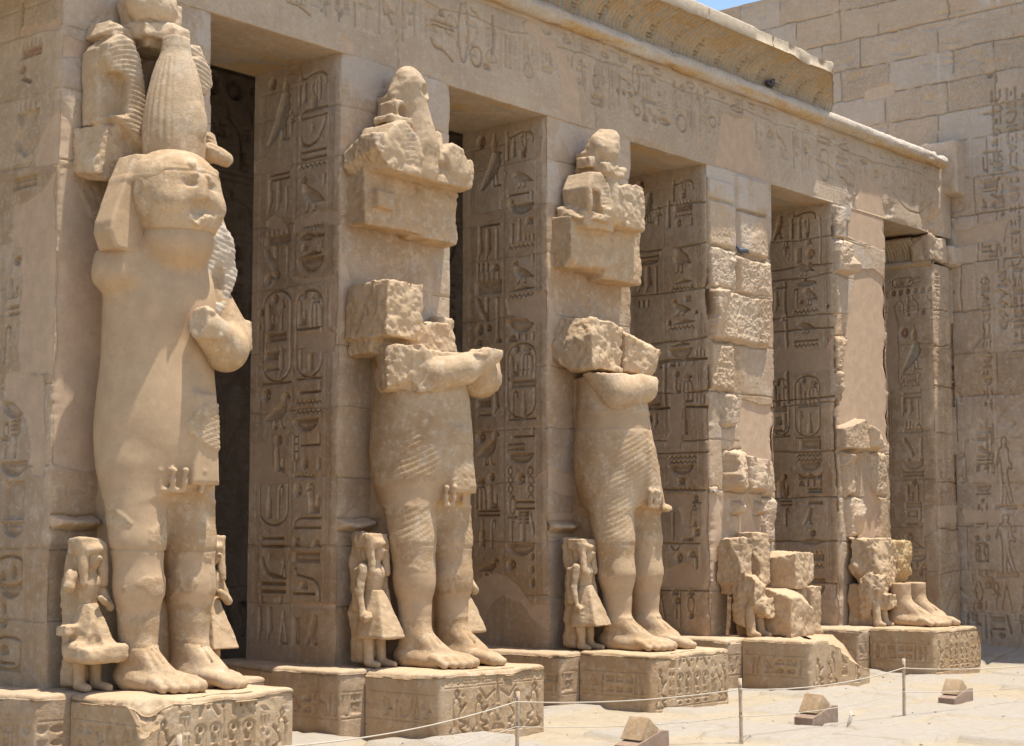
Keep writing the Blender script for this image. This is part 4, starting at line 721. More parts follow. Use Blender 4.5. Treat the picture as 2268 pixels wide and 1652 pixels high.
# ------------------------------------------------------------------ statue bases
BLAB = ['carved statue base nearest the camera with a chipped front corner, in the lower left',
        'carved statue base with kneeling figures on its front, under the second statue',
        'carved statue base with rows of ovals on its front, under the third statue',
        'broken statue base whose front right corner is worn into a slope, carrying stone rubble',
        'carved statue base carrying only a pair of feet cut off at the ankles']
BY = -1.80
def base(i):
    x0 = i*DX-0.1175; x1 = x0+1.8786; y0 = BY-(1.0*0.0 if i else 0.0); s = 900+i*40
    bL = Ras(y0, -0.60, -0.1, ZB, 0.011, 0.010, flip=True); bF = Ras(x0, x1, -0.1, ZB, 0.011, 0.010)
    for v in (0.22, 0.53): groove_v(bL, v, y0+0.08, -0.66, w=0.008, dep=0.011)
    random_row(bL, y0+0.12, -0.7, 0.375, 0.26, s+1, 0.026)
    w = x1-x0
    if i == 1:
        for v in (0.70, 0.60): groove_v(bF, v, x0+.04, x1-.04, w=0.007, dep=0.009)
        random_row(bF, x0+.06, x1-.05, 0.652, 0.075, s+2, 0.014)
        for c, m, hh in ((.16, 0, .52), (.36, 0, .44), (.70, 1, .46), (.88, 1, .52)):
            figure(bF, x0+c*w, 0.06+hh/2, 0.30, hh, m)
        for c in (.49, .53, .57): groove_u(bF, x0+c*w, .1, .58, w=.008, dep=.012)
        carve(bF, 'loaf', x0+.53*w, .12, .22, .08, .02); carve(bF, 'papyrus', x0+.53*w, .48, .07, .2, .02); carve(bF, 'shen', x0+.53*w, .26, .1, .18, .018)
        for c0, c1 in ((.42, .50), (.64, .56)):
            pts = [(c0-.06*(1 if c0 < .5 else -1), .56), (c0, .45), (c1, .53)]
            W = bF.win(x0+.53*w, .5, .9, .3); U = bF.U[W]; V = bF.V[W]
            d = pline(U, V, [(x0+a*w, b) for a, b in pts])-.014; bF.H[W] = np.minimum(bF.H[W], -.018*sst(.008, -.008, d))
    elif i == 3:
        for c, m, hh in ((.13, 0, .42), (.36, 1, .5)): figure(bF, x0+c*w, 0.08+hh/2, 0.30, hh, m)
        random_column(bF, x0+.55*w, .2, .1, .5, s+3, .02); figure(bF, x0+.75*w, .26, .22, .36, 0)
    else:
        figure(bF, x0+.12*w, .32, .26, .52, 0); figure(bF, x0+.9*w, .32, .26, .52, 1)
        for q, c in enumerate((.35, .45, .57, .67)):
            carve(bF, 'cart', x0+c*w, .33, .13, .34, .02); carve(bF, 'disc', x0+c*w, .445, .05, .055, .034)
            carve(bF, 'seated', x0+(c-.012)*w, .36, .055, .10, .03); carve(bF, ['board', 'pool', 'leg', 'pool'][q], x0+c*w, .26, .075, .06, .03)
            carve(bF, 'stroke', x0+(c+.02)*w, .35, .014, .11, .03); carve(bF, 'water', x0+c*w, .2, .08, .012, .02)
            carve(bF, 'loaf', x0+c*w, .115, .08, .04, .03); carve(bF, ['feather', 'knife', 'feather', 'knife'][q], x0+c*w, .62, .10, .12, .026); carve(bF, 'hole', x0+(c+.05)*w, .65, .036, .036, .02)
        random_column(bF, x0+.25*w, .14, .08, .62, s+4, .018); random_column(bF, x0+.78*w, .14, .08, .62, s+5, .018)
        groove_v(bF, .7, x0+.08, x1-.08, w=.006, dep=.01); groove_v(bF, .07, x0+.08, x1-.08, w=.006, dep=.01)
        for c in (.06, .93): random_column(bF, x0+c*w, .07, .5, .7, s+6, .010)
    joint_u(bF, x0+(.52 if i else .50)*w, 0, .8, w=.008, dep=.025, s=s)
    weather(bL, s+10, .012, .9); weather(bF, s+12, .010, .55, 1.4)
    cut = None
    if i == 0:
        def cut(px, py, HH, A, B, Z, nv):       # the broken near corner
            q = (A-x0)*0.75+(B-y0)*0.9+(ZB-Z)*0.75
            t = np.maximum(0, 0.30+0.13*fbm(A*3, B*3, Z*3, 5, 5, .6)-q)
            return HH, A+t*0.42, B+t*0.45, Z-t*0.40
    if i == 3:
        def cut(px, py, HH, A, B, Z, nv):       # worn-away front edge, falling to the right
            u = (A-x0)/w
            top = ZB-0.02-0.52*sst(0.15, 1.0, u)*sst(0.85, 0.05, (B-y0)/0.9)+0.05*fbm(A*4, B*4, None, 3, 4)
            st = np.round(top/0.13)*0.13*0.35+top*0.65+.03*fbm(A*7, B*7, None, 5, 3)
            return HH*np.where(Z > st, 0.2, 1), A, B, np.minimum(Z, st)
    if i == 4:
        def cut(px, py, HH, A, B, Z, nv):
            u = (A-x0)/w
            top = ZB-0.34*sst(0.80, 1.02, u)**2*sst(0.9, 0.1, (B-y0)/0.9)
            return HH, A, B, np.minimum(Z, top)
    o = block('statue_base', x0, x1, y0, -0.62, -0.1, ZB, bL, bF, STATUE if i else STATUE, None, s+20, rad=0.06, corner_cut=cut, wear=0.05)
    return setp(o, BLAB[i], 'statue base', 'statue bases along the colonnade')
def figure(r, uc, vc, w, h, mir):
    """a kneeling figure in sunk outline, slightly rounded body"""
    W = r.win(uc, vc, w, h); U = r.U[W]; V = r.V[W]
    X = (uc+w/2-U) if mir else (U-uc+w/2); Y = V-vc+h/2
    P = [(a*w, b*h) for a, b in GS['kneel'][0][1]]; d = polysd(X, Y, P)
    g = -.026*np.exp(-(np.minimum(d, 0)/.022)**2)*sst(.006, -.004, d)-.004*(d < 0)
    r.H[W] = np.minimum(r.H[W], g)
for i in range(5): base(i)

# ------------------------------------------------------------------ architrave, torus and cornice
ent = thing('entablature', (10, 0.8, HS), 'long carved stone beam with projecting painted cornice resting on the row of pillars', 'entablature')
AX0, AX1, ZA = -3.0, 20.75, 9.56
def architrave():
    r = Ras(AX0, AX1, HS, ZA, 0.0165, 0.0125)
    joint_v(r, 9.28, w=.012, dep=.03, s=3, wob=.05)
    groove_v(r, 8.50, AX0, AX1, w=.01, dep=.008); groove_v(r, 8.54, AX0, AX1, w=.01, dep=.008)
    for k, u in enumerate(np.arange(-2.8, 20.4, .40)):
        groove_u(r, u-.2, 8.6, 9.22, w=.012, dep=.014); random_column(r, u, .27, 8.62, 9.2, 600+k, .032)
    carve_text(r, GL['AR'], .065, soft=.006)
    for k, (a_, b_) in enumerate(((-3, .9), (.9, 5), (5, 9.1), (9.1, 13.1), (13.1, 17.3), (17.3, 21))):
        block_tone(r, a_, 8.2, b_, 9.28, 700+k, .004, .3); block_tone(r, a_+1.1, 9.28, b_+1.1, 9.6, 720+k, .004, .4)
    for k, u in enumerate((0.9, 5.0, 9.1, 12.95, 17.3)): joint_u(r, u+(0.2 if k == 3 else 0), 8.2, 9.3, w=.010, dep=.03, s=20+k, wob=.05)
    joint_u(r, 13.1, 9.28, 9.56, w=.03, dep=.06, s=31); joint_u(r, 16.9, 9.2, 9.56, w=.01, dep=.04, s=32)
    rng = np.random.RandomState(5)
    for u in np.arange(-2.8, 20, .45):                                    # the upper narrow line of signs
        if rng.rand() < .75: carve(r, ['mouth', 'loaf', 'eye', 'water', 'bars', 'ring', 'disc', 'bar'][rng.randint(8)], u, 9.42+rng.uniform(-.02, .03), .2, .1, .04, soft=.006)
    for u in np.arange(-2.9, 4.2, .33):
        carve(r, ['line', 'ring', 'leg', 'stroke', 'goose', 'curve'][rng.randint(6)], u, 8.9, .2, .5, .055, soft=.006)
    weather(r, 77, .010, 1.2)
    r.H += .02*fbm(r.U*.5, r.V*.7, None, 71, 3)
    plaster(r, [(8.2, 8.1), (8.8, 8.1), (8.75, 8.7), (8.6, 9.0), (8.35, 9.25), (7.6, 9.5), (7.5, 9.35), (8.1, 9.15), (8.35, 8.8), (8.35, 8.4)], 5, wob=.05)
    plaster(r, [(12.2, 8.1), (13.9, 8.1), (13.6, 8.6), (13.35, 9.2), (12.5, 9.15), (12.35, 8.6)], 6, wob=.06)
    plaster(r, [(16.9, 8.1), (18.0, 8.1), (17.9, 8.7), (17.2, 9.0), (17.0, 8.6)], 7, wob=.06)
    plaster(r, [(4.0, 8.1), (4.35, 8.1), (4.2, 8.35), (4.0, 8.45)], 8, wob=.04)
    # spalled beam edge near the far end
    e = sst(16.2, 17.2, r.U)*sst(9.0, 8.3, r.V)*np.maximum(0, fbm(r.U*1.5, r.V*1.5, None, 81, 5)+.02); r.H -= .35*e*(1-r.pl); r.ro = np.maximum(r.ro, sst(.1, .3, e))
    e = sst(19.2, 20.4, r.U)*np.maximum(0, fbm(r.U*1.6, r.V*1.6, None, 83, 5)+.15); r.H -= .22*e; r.ro = np.maximum(r.ro, sst(.1, .4, e))
    X, Z = r.U, r.V
    P = np.stack([X, 0*X, Z], -1)
    # add the soffit to the same skin (rows below)
    ns = 40; t = np.linspace(1, 0, ns)
    Ps = np.stack([np.broadcast_to(r.u[:, None], (r.nu, ns)), np.broadcast_to(0.03+(PD-0.03)*t[None], (r.nu, ns)), np.full((r.nu, ns), HS)], -1)
    P[:, 0, 1] = 0.0
    G = np.concatenate([Ps, P], 1)
    Hs = .012*fbm(Ps[..., 0]*2, Ps[..., 1]*2, None, 91, 4)
    H = np.concatenate([Hs*0, r.H*sst(HS, HS+.03, r.V)], 1)
    N = np.zeros_like(G); N[:, :ns, 2] = -1; N[:, ns:, 1] = -1
    chip = np.maximum(0, fbm(r.u*1.4, r.u*0, None, 95, 5)+.05)[:, None]*.05*np.exp(-((r.V-HS)/.06)**2)
    Q = G+N*H[..., None]; Q[:, ns:, 1] += chip
    z4 = np.zeros((r.nu, ns))
    tint = np.concatenate([np.zeros((r.nu, ns, 4)), r.ti], 1)
    # traces of old paint on the soffit: ochre and blue-grey bands
    X2 = Ps[..., 0]; Y2 = Ps[..., 1]; m = sst(.0, .35, fbm(X2*1.1+Y2*.6, Y2*2.2-X2*.5, None, 93, 5))
    tint[:, :ns] = np.where((fbm(X2*.7, Y2*3.0, None, 94, 4) > .18)[..., None], np.array([.26, .27, .24, .45]), np.array([.50, .31, .11, .75]))
    tint[:, :ns, 3] *= m*.9+.1
    A = {'plaster': np.concatenate([z4, r.pl], 1).reshape(-1), 'rough': np.concatenate([z4, r.ro], 1).reshape(-1), 'tint': tint.reshape(-1, 4)}
    mesh_np('architrave', Q.reshape(-1, 3), gridfaces(r.nu, ns+r.nv, False, True), STONE, ent, A)
architrave()
CORN = stone_mat('cornice_sandstone', base=(.50, .40, .27), dark=(.38, .27, .155), grey=(.48, .41, .32), bump=.5, stain=0.0)
def cornice():
    # torus moulding with binding, then the cavetto with its flat lip; it stops broken off short of the corner
    x = np.arange(AX0, 20.3, .022)
    a = np.linspace(math.radians(75), math.radians(-200), 22)
    for nm in ('torus_moulding',):
        rr = .135*(1+.045*np.sin(x*2*math.pi/.10))[:, None]
        er = np.maximum(0, fbm(x*1.3, x*0, None, 3, 5)+.05)+.9*sst(19.0, 20.3, x)*(.6+.6*vnoise(x*5, x*0, None, 4))
        rr = rr*(1-.55*np.clip(er, 0, 1)[:, None]*np.clip(.4+fbm(x[:, None]*3, a[None]*1.5, None, 8, 4), 0, 1))
        Y = -.06-rr*np.cos(a)[None]; Z = 9.68+rr*np.sin(a)[None]
        P = np.stack([np.broadcast_to(x[:, None], Y.shape), Y, Z], -1)
        ti = np.zeros(Y.shape+(4,)); ti[..., :3] = (.50, .30, .095)
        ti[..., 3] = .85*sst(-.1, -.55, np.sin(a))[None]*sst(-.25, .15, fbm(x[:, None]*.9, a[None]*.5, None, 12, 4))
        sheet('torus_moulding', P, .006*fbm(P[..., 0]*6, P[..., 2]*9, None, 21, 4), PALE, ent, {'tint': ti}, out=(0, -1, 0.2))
    x = np.arange(AX0, 16.02, .0165); n = len(x)
    # profile: y outward, z
    t = np.linspace(0, 1, 46)
    cy_ = -.02-.60*(1-np.sqrt(np.clip(1-t**2.0, 0, 1)))*1.0; cz = 9.80+.44*np.sin(t*math.pi/2)
    cy_ = -.03-.57*(t**2.6); cz = 9.80+.46*t**.92
    lip_y = np.array([-.625, -.635, -.635, -.62]); lip_z = np.array([10.245, 10.27, 10.44, 10.47])
    top_y = np.linspace(-.55, 1.7, 10); top_z = np.full(10, 10.48)
    py = np.concatenate([cy_, lip_y, top_y]); pz = np.concatenate([cz, lip_z, top_z]); nv = len(py)
    X = np.broadcast_to(x[:, None], (n, nv)).copy(); Y = np.broadcast_to(py[None], (n, nv)).copy(); Z = np.broadcast_to(pz[None], (n, nv)).copy()
    H = np.zeros((n, nv)); s = np.concatenate([np.linspace(0, .74, 46), .8+np.zeros(14)])
    S = np.broadcast_to(s[None], X.shape)
    # vertical ribs and repeated ovals on the hollow
    ribs = .018*np.cos(X*2*math.pi/.098)*((S > .02) & (S < .72)); H += ribs
    ti = np.zeros((n, nv, 4)); ti[..., :3] = (.40, .26, .115); ti[..., 3] = (S < .76)*(.30+.5*sst(.30, .66, S))  # hollow browned towards the lip: shade and orange ground bounce put into the colour
    band = np.floor(X/.049) % 4
    blue = (band == 1)[..., None]*np.array([.25, .28, .27, .55])+(band == 3)[..., None]*np.array([.42, .23, .12, .4])
    ti = np.where((blue[..., 3:] > 0) & ((S < .7) & (vnoise(X*3, S*8, None, 5) > .36))[..., None], blue, ti)
    for k, c in enumerate(np.arange(-2.6, 15.8, .62)):
        if k % 2 == 0:
            lst = [('hcart0', 0, 0)]
        u = X-c; v = S-.34
        for (du, dv, w, h) in ((0, .13, .030, .030), (.03, .05, .06, .035), (-.04, .02, .02, .10), (.03, -.03, .02, .045), (0, -.10, .07, .028), (0, -.17, .055, .03)):
            d = np.maximum(np.abs(u-du*(1 if k % 2 else .7))-w, np.abs(v-dv)-h*.6)
            H -= .065*sst(.006, -.006, d)*(.9 if k % 2 else .6)
        d = np.abs(np.maximum(np.abs(u)-.10, np.abs(v)-.25))-.008; H -= .018*sst(.004, -.004, d)
    for c in (1.3, 4.2, 7.1, 9.2, 11.2, 13.1): H -= .05*np.exp(-(np.abs(X-c-.03*fbm(S*4, S*0+c, None, 6, 3))/.012)**2)
    lipm = (np.arange(nv) >= 46) & (np.arange(nv) < 52)
    er = fbm(X*1.5, X*0+.5, None, 51, 5); H -= (lipm[None]*.10+.05*(S > .6)*(S < .79))*np.maximum(0, er+.05)
    Z -= lipm[None]*.10*np.maximum(0, fbm(X*.9, X*0+3.5, None, 55, 5))
    H += .008*fbm(X*3, S*5, None, 57, 4)
    # the broken far end: oblique, ragged
    endx = 16.0-1.05*np.clip(-Y/.63, 0, 1)**1.3+.10*fbm(Y*5, Z*5, None, 61, 4)
    endx = np.where(Y > 0, 16.0-.2*np.clip(Y, 0, 1)+.2*fbm(Y*2, Z*2, None, 62, 3), endx)
    X = np.where(X > endx, endx, X)
    ti[:, 46:, 3] = 0
    P = np.stack([X, Y, Z], -1)
    m = sheet('cornice', P, None, PALE, ent, None, out=(0, -1, .3))
    # displaced along a smooth profile normal
    N = gnorm(np.stack([np.broadcast_to(x[:, None], Y.shape), np.broadcast_to(py[None], Y.shape), np.broadcast_to(pz[None], Y.shape)], -1))
    if (N[..., 1]).mean() > 0: N = -N
    Q = P+N*H[..., None]
    bpy.data.objects.remove(m)
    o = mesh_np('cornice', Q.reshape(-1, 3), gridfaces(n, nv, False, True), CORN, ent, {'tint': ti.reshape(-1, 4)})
    # end section closing the broken cornice
    e = Q[-1]; k = 14; tt = np.linspace(0, 1, k)
    base_pt = np.stack([e[:, 0]*0+15.75, np.clip(e[:, 1], -.05, 3), np.clip(e[:, 2], 9.75, 10.46)], -1)
    G = e[:, None]*(1-tt[None, :, None])+base_pt[:, None]*tt[None, :, None]
    G[..., 0] += .12*fbm(G[..., 1]*4, G[..., 2]*4, None, 63, 4)*np.sin(tt*math.pi)[None]
    G2 = G[:56]
    mesh_np('broken_end', G2.reshape(-1, 3), gridfaces(56, k), PALE, o, {'rough': np.ones(56*k)})
    # the masonry band behind torus and cornice
    xb = np.arange(AX0, 20.7, .06); zb_ = np.linspace(9.5, 9.82, 8)
    yb = np.concatenate([np.full(8, .0), np.linspace(.1, 1.7, 8)]); zz = np.concatenate([zb_, np.full(8, 9.82)])
    P = np.stack([np.broadcast_to(xb[:, None], (len(xb), 16)), np.broadcast_to(yb[None], (len(xb), 16)), np.broadcast_to(zz[None], (len(xb), 16))], -1).copy()
    P[..., 2] -= (zz > 9.75)[None]*(.25*sst(19.2, 20.6, P[..., 0])*(.6+.5*vnoise(P[..., 0]*4, P[..., 1]*3, None, 7)))
    sheet('frieze_course', P, .03*fbm(P[..., 0]*2, P[..., 2]*4+P[..., 1]*3, None, 66, 4), STONE, ent, {'rough': .5*np.ones(P.shape[:2])}, out=(0, -1, 1))
cornice()

# ------------------------------------------------------------------ portico behind the pillars
def portico():
    YW = 3.4
    r = Ras(-3.0, 20.8, .2, 9.45, .024, .020)
    for k, u in enumerate(np.arange(-2.8, 20.5, .42)):
        carve(r, 'disc', u, 8.62, .30, .32, .07); carve(r, 'viper', u, 7.92, .26, .85, .07); carve(r, 'board', u+.21, 8.0, .13, .2, .05); carve(r, 'seated', u+.21, 7.6, .12, .3, .05)
    for v in (7.40, 7.30, 6.55, 6.47, 8.85, 8.95): groove_v(r, v, -3, 20.8, w=.025, dep=.03)
    random_row(r, -2.8, 20, 6.92, .58, 5, .06)
    for k, u in enumerate(np.arange(-2.9, 20.5, .34)): groove_u(r, u-.17, 4.8, 6.4, w=.012, dep=.03); random_column(r, u, .26, 4.8, 6.38, 300+k, .05)
    for k, u in enumerate(np.arange(-2.5, 20, 1.15)):
        carve(r, 'man', u, 2.9, .9, 2.6, .03); carve(r, 'cart', u+.55, 3.8, .3, .8, .03)
    random_row(r, -2.8, 20, 1.15, .6, 8, .06)
    for v in (1.6, 2.4, 3.3, 4.4, 5.1): joint_v(r, v, w=.02, dep=.02, s=int(v*10))
    weather(r, 9, .01, .8)
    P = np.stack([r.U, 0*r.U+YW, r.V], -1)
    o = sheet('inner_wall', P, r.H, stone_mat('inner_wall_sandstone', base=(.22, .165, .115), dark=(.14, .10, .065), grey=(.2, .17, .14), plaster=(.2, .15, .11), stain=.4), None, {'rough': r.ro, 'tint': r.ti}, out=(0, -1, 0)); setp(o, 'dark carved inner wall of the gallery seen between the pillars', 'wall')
    # roof slabs over the gallery (keep it in shade) and the floor
    x = np.linspace(-3.0, 20.7, 60); y = np.concatenate([np.linspace(1.55, 4.9, 16)])
    X, Y = np.meshgrid(x, y, indexing='ij')
    lo = np.stack([X, Y, 9.30+.02*fbm(X, Y, None, 4, 3)], -1); hi = np.stack([X, Y, 9.78+.03*fbm(X, Y, None, 6, 3)], -1)
    rt = thing('gallery_roof', (9, 3, 8.4), 'heavy stone roof slabs covering the gallery behind the beam', 'roof')
    sheet('ceiling', lo, None, STONE, rt, None, out=(0, 0, -1)); sheet('roof_top', hi, None, STONE, rt, None, out=(0, 0, 1))
    e = np.stack([lo[:, 0], hi[:, 0]], 1); sheet('roof_edge', e, None, STONE, rt, None, out=(0, -1, 0))
    y = np.linspace(1.4, 4.7, 10); X, Y = np.meshgrid(np.linspace(-3, 20.8, 80), y, indexing='ij')
    o = sheet('gallery_floor', np.stack([X, Y, .40+.02*fbm(X*2, Y*2, None, 3, 3)], -1), None, STONE, None, None, out=(0, 0, 1)); setp(o, kind='structure')
portico()

# ------------------------------------------------------------------ the corner pier (anta) with its small cornice
def anta():
    x0, x1 = 19.87, 20.80
    L = Ras(0, PD, .55, 7.62, .011, .0125, flip=True); Fr = Ras(x0, x1, .55, 7.62, .0125, .0125)
    s = 55
    frame_lines(L, [.30, .32, 1.0, 1.03, .96], .9, 5.2, w=.009, dep=.010); groove_v(L, 7.15, 0, 1.6, w=.012, dep=.012); groove_v(L, 6.82, 0, 1.6, w=.012, dep=.012); groove_v(L, 5.95, 0, 1.6, w=.012, dep=.012)
    carve_text(L, GL['AN'], .036)
    for k, (v0, v1) in enumerate(((6.95, 7.45), (6.1, 6.55), (5.0, 5.9), (4.1, 4.9), (2.6, 4.0), (1.2, 2.5))):
        for q, u in enumerate((.20, .46)): random_column(Fr, x0+u, .20, v0, v1, s+k*7+q, .024)
    for u in np.arange(.1, .85, .115): carve(Fr, 'ring', x0+u, 6.75, .085, .12, .02)
    frame_lines(Fr, [x0+.08, x0+.33, x0+.60], 1.0, 6.6, w=.008, dep=.012); groove_v(Fr, 6.88, x0, x1, w=.01, dep=.014); groove_v(Fr, 6.62, x0, x1, w=.01, dep=.014); groove_v(Fr, 6.0, x0, x1, w=.01, dep=.02)
    for j in (1.65, 2.5, 3.4, 4.35, 5.25, 6.05, 6.75): joint_v(L, j, w=.009, dep=.02, s=s+int(j*9)); joint_v(Fr, j-.03, w=.014, dep=.05, s=s+int(j*9)+1, wob=.04)
    weather(L, s, .007, .7); weather(Fr, s+3, .014, 1.4)
    e = np.maximum(0, fbm(Fr.U*1.2, Fr.V*.9, None, 44, 5))*sst(3.2, 2.0, Fr.V); Fr.H -= .16*e; Fr.ro = np.maximum(Fr.ro, sst(.1, .3, e))
    Fr.H -= .13*sst(x0+.72, x0+.8, Fr.U+.08*fbm(Fr.V*2, Fr.V*0, None, 3, 4))*sst(2.6, 3.2, Fr.V)
    for k, p in enumerate(PLA['AN']): plaster(L, p, s+k)
    plaster(Fr, [(x0, 2.55), (x1, 2.6), (x1, 2.95), (x0, 2.9)], 3, wob=.05)
    root = thing('corner_pier', (20.3, .8, 0), 'carved pier in the corner against the tall block wall, topped by a small striped cornice', 'pier')
    wrap('shaft', x0, x1, 0, PD, .55, 7.62, L, Fr, STONE, root, seed=91, edge=.035)
    # torus and cavetto on the left face, broken block at the front
    y = np.arange(.0, PD, .014); a = np.linspace(math.radians(100), math.radians(-190), 16)
    Yg, Ag = np.meshgrid(y, a, indexing='ij')
    P = np.stack([x0+.02-.075*np.cos(Ag), Yg, 7.66+.075*np.sin(Ag)], -1)
    ti = np.zeros(P.shape[:2]+(4,)); ti[..., :3] = (.5, .3, .1); ti[..., 3] = .7*sst(.1, -.5, np.sin(Ag))
    sheet('torus_moulding', P, .005*fbm(Yg*8, Ag*2, None, 3, 3), PALE, root, {'tint': ti}, out=(-1, 0, .2))
    an = np.linspace(math.radians(-95), math.radians(95), 9); 
    t = np.linspace(0, 1, 26); cx = x0-.02-.20*t**2.2; cz = 7.73+.34*t
    cx = np.concatenate([cx, [x0-.24, x0-.24, x0-.22, x0+.5]]); cz = np.concatenate([cz, [8.08, 8.13, 8.15, 8.16]])
    Yg = np.broadcast_to(y[y > .32][:, None], ((y > .32).sum(), 30)); Tg = np.broadcast_to(np.concatenate([t, [1.02, 1.03, 1.04, 1.1]])[None], Yg.shape)
    P = np.stack([np.broadcast_to(cx[None], Yg.shape), Yg, np.broadcast_to(cz[None], Yg.shape)], -1)
    b = np.floor(Yg/.035) % 5
    pal = np.array([[.46, .31, .13, .8], [.24, .27, .26, .85], [.42, .17, .075, .7], [.46, .34, .16, .6], [.25, .29, .29, .7]])
    ti = pal[b.astype(int)]; ti[..., 3] *= (Tg < 1.0)*(.5+.5*(vnoise(Yg*7, Tg*6, None, 5) > .3))
    H = .004*np.cos(Yg*2*math.pi/.07)*(Tg < 1)
    sheet('cornice', P, H, STONE, root, {'tint': ti}, out=(-1, 0, 0))
    return root
ANTA = anta()

# ------------------------------------------------------------------ the tall block wall closing the court on the right
def wall():
    XW = 20.8; y0, y1, z0, z1 = -9.0, 9.5, -.1, 14.08
    # dense near the visible part
    r = Ras(-3.2, 6.6, z0, z1, .0195, .0195, flip=True)
    rng = np.random.RandomState(2)
    hz = [.86, 1.65, 2.52, 3.35, 4.2, 5.05, 5.9, 6.75, 7.7, 8.67, 9.43, 10.2]+[10.82, 11.47, 12.1, 12.75, 13.4]
    prev = z0
    for k, z in enumerate(hz+[z1]):
        if k < len(hz): joint_v(r, z, w=.014 if k > 6 else .010, dep=.065 if k > 6 else .04, s=200+k, wob=.025)
        u = -3.2+rng.uniform(0, 1.0)
        while u < 6.6:
            un = u+rng.uniform(.85, 1.75); block_tone(r, u, prev, un, z, 5000+k*97+int(u*31), .014, .5)
            joint_u(r, u, prev+.02, z-.02, w=.012 if k > 6 else .009, dep=.06 if k > 6 else .04, s=300+k*13+int(u*7)); u = un
        prev = z
    # each block lies a hair in or out of the plane
    carve_text(r, GL['WA'], .070)
    for u0, z_0, z_1 in ((-.62, 5.9, 11.1), (-.98, 2.9, 11.1), (-1.3, 5.9, 11.1), (-1.62, 6.2, 11.0), (-1.95, 6, 11)):
        groove_u(r, u0+.17, z_0, z_1, w=.010, dep=.010)
        if u0 < -.7: random_column(r, u0, .25, z_0 if u0 < -1.1 else 6.2, z_1, int(900-u0*100), .055)
    for u0 in (-.62,): random_column(r, u0-.02, .22, 4.6, 7.4, 77, .055); random_column(r, u0-.02, .22, 3.4, 4.5, 78, .055)
    frame_lines(r, [-.30, -.33, -.78, -.81], .95, 7.4, w=.009, dep=.010)
    for v in (1.25, 2.25, 3.3): groove_v(r, v, -2.5, -.05, w=.010, dep=.010)
    for k, (u, v, w, h) in enumerate(((-1.35, 5.6, 1.1, .02), (-1.2, 1.0, .3, .6))): carve(r, 'box', u, v, w, max(h, .3), .02)
    weather(r, 33, .016, .9)
    U, V = r.U, r.V
    r.H += .03*fbm(U*.7, V*.9, None, 35, 3)
    nz = np.abs(fbm(U*1.3, V*6.5, None, 37, 5, .6)); r.H -= .030*sst(.30, .75, nz)*sst(8.0, 10.5, V)
    sp = sst(.30, .5, fbm(U*1.9, V*2.6, None, 39, 5)); r.H -= .035*sp; r.ro = np.maximum(r.ro, sp*.7)
    plaster(r, [(-.02, 8.05), (-1.1, 8.15), (-1.2, 8.5), (-.6, 8.45), (-.02, 8.35)], 3, lev=-.02, wob=.07)
    plaster(r, [(-.1, 2.55), (-.85, 2.6), (-.85, 2.85), (-.1, 2.85)], 4, lev=-.01, wob=.05)
    plaster(r, [(1.2, 11.36), (1.9, 11.36), (1.9, 11.62), (1.2, 11.62)], 5, lev=-.02, wob=.05)
    # pale lime runs below the top and on some blocks
    run = sst(.58, .75, vnoise(U*9, V*.35, None, 41))*sst(.5, .62, vnoise(U*.9+4, V*.5, None, 42))*sst(7.5, 9, V)
    r.ti = r.ti*(1-run[..., None])+np.array([.60, .56, .51, .6])*run[..., None]
    P = np.stack([0*U+XW, U, V], -1)
    root = thing('block_wall', (XW+1, 0, 0), 'tall pale block wall with small carved columns of signs closing the court on the right', 'wall')
    o = sheet('carved_face', P, r.H, WALL, root, {'plaster': r.pl, 'rough': r.ro, 'tint': r.ti}, out=(-1, 0, 0))
    # plainer stretches and the body of the wall
    for (a, b, n) in ((y0, -3.2, 60), (6.6, y1, 40)):
        q = Ras(a, b, z0, z1, .09, .05, flip=True)
        for k, z in enumerate(hz): joint_v(q, z, w=.03, dep=.05, s=200+k)
        weather(q, 34, .016, .9)
        sheet('plain_face', np.stack([0*q.U+XW, q.U, q.V], -1), q.H, WALL, root, {'rough': q.ro}, out=(-1, 0, 0))
    yy = np.arange(y0, y1, .05); k = 10; tt = np.linspace(0, 4.0, k)
    P = np.stack([np.broadcast_to(XW+tt[None], (len(yy), k)), np.broadcast_to(yy[:, None], (len(yy), k)), np.full((len(yy), k), z1)], -1).copy()
    P[..., 2] += .05*fbm(P[..., 1]*1.5, P[..., 0]*1.5, None, 4, 4)*(tt[None] > .2); P[:, 0, 0] += .02
    sheet('wall_top', P, None, WALL, root, None, out=(0, 0, 1))
    bk = np.stack([np.array([[XW+4.0, y0, z0], [XW+4.0, y0, z1]]), np.array([[XW+4.0, y1, z0], [XW+4.0, y1, z1]])], 0)
    sheet('wall_back', bk, None, WALL, root, None, out=(1, 0, 0))
    for ye in (y0, y1-.05):
        e = np.stack([np.array([[XW, ye, z0], [XW, ye, z1]]), np.array([[XW+4, ye, z0], [XW+4, ye, z1]])], 0); sheet('wall_end', e, None, WALL, root, None, out=(0, np.sign(ye), 0))
    return root
BW = wall()
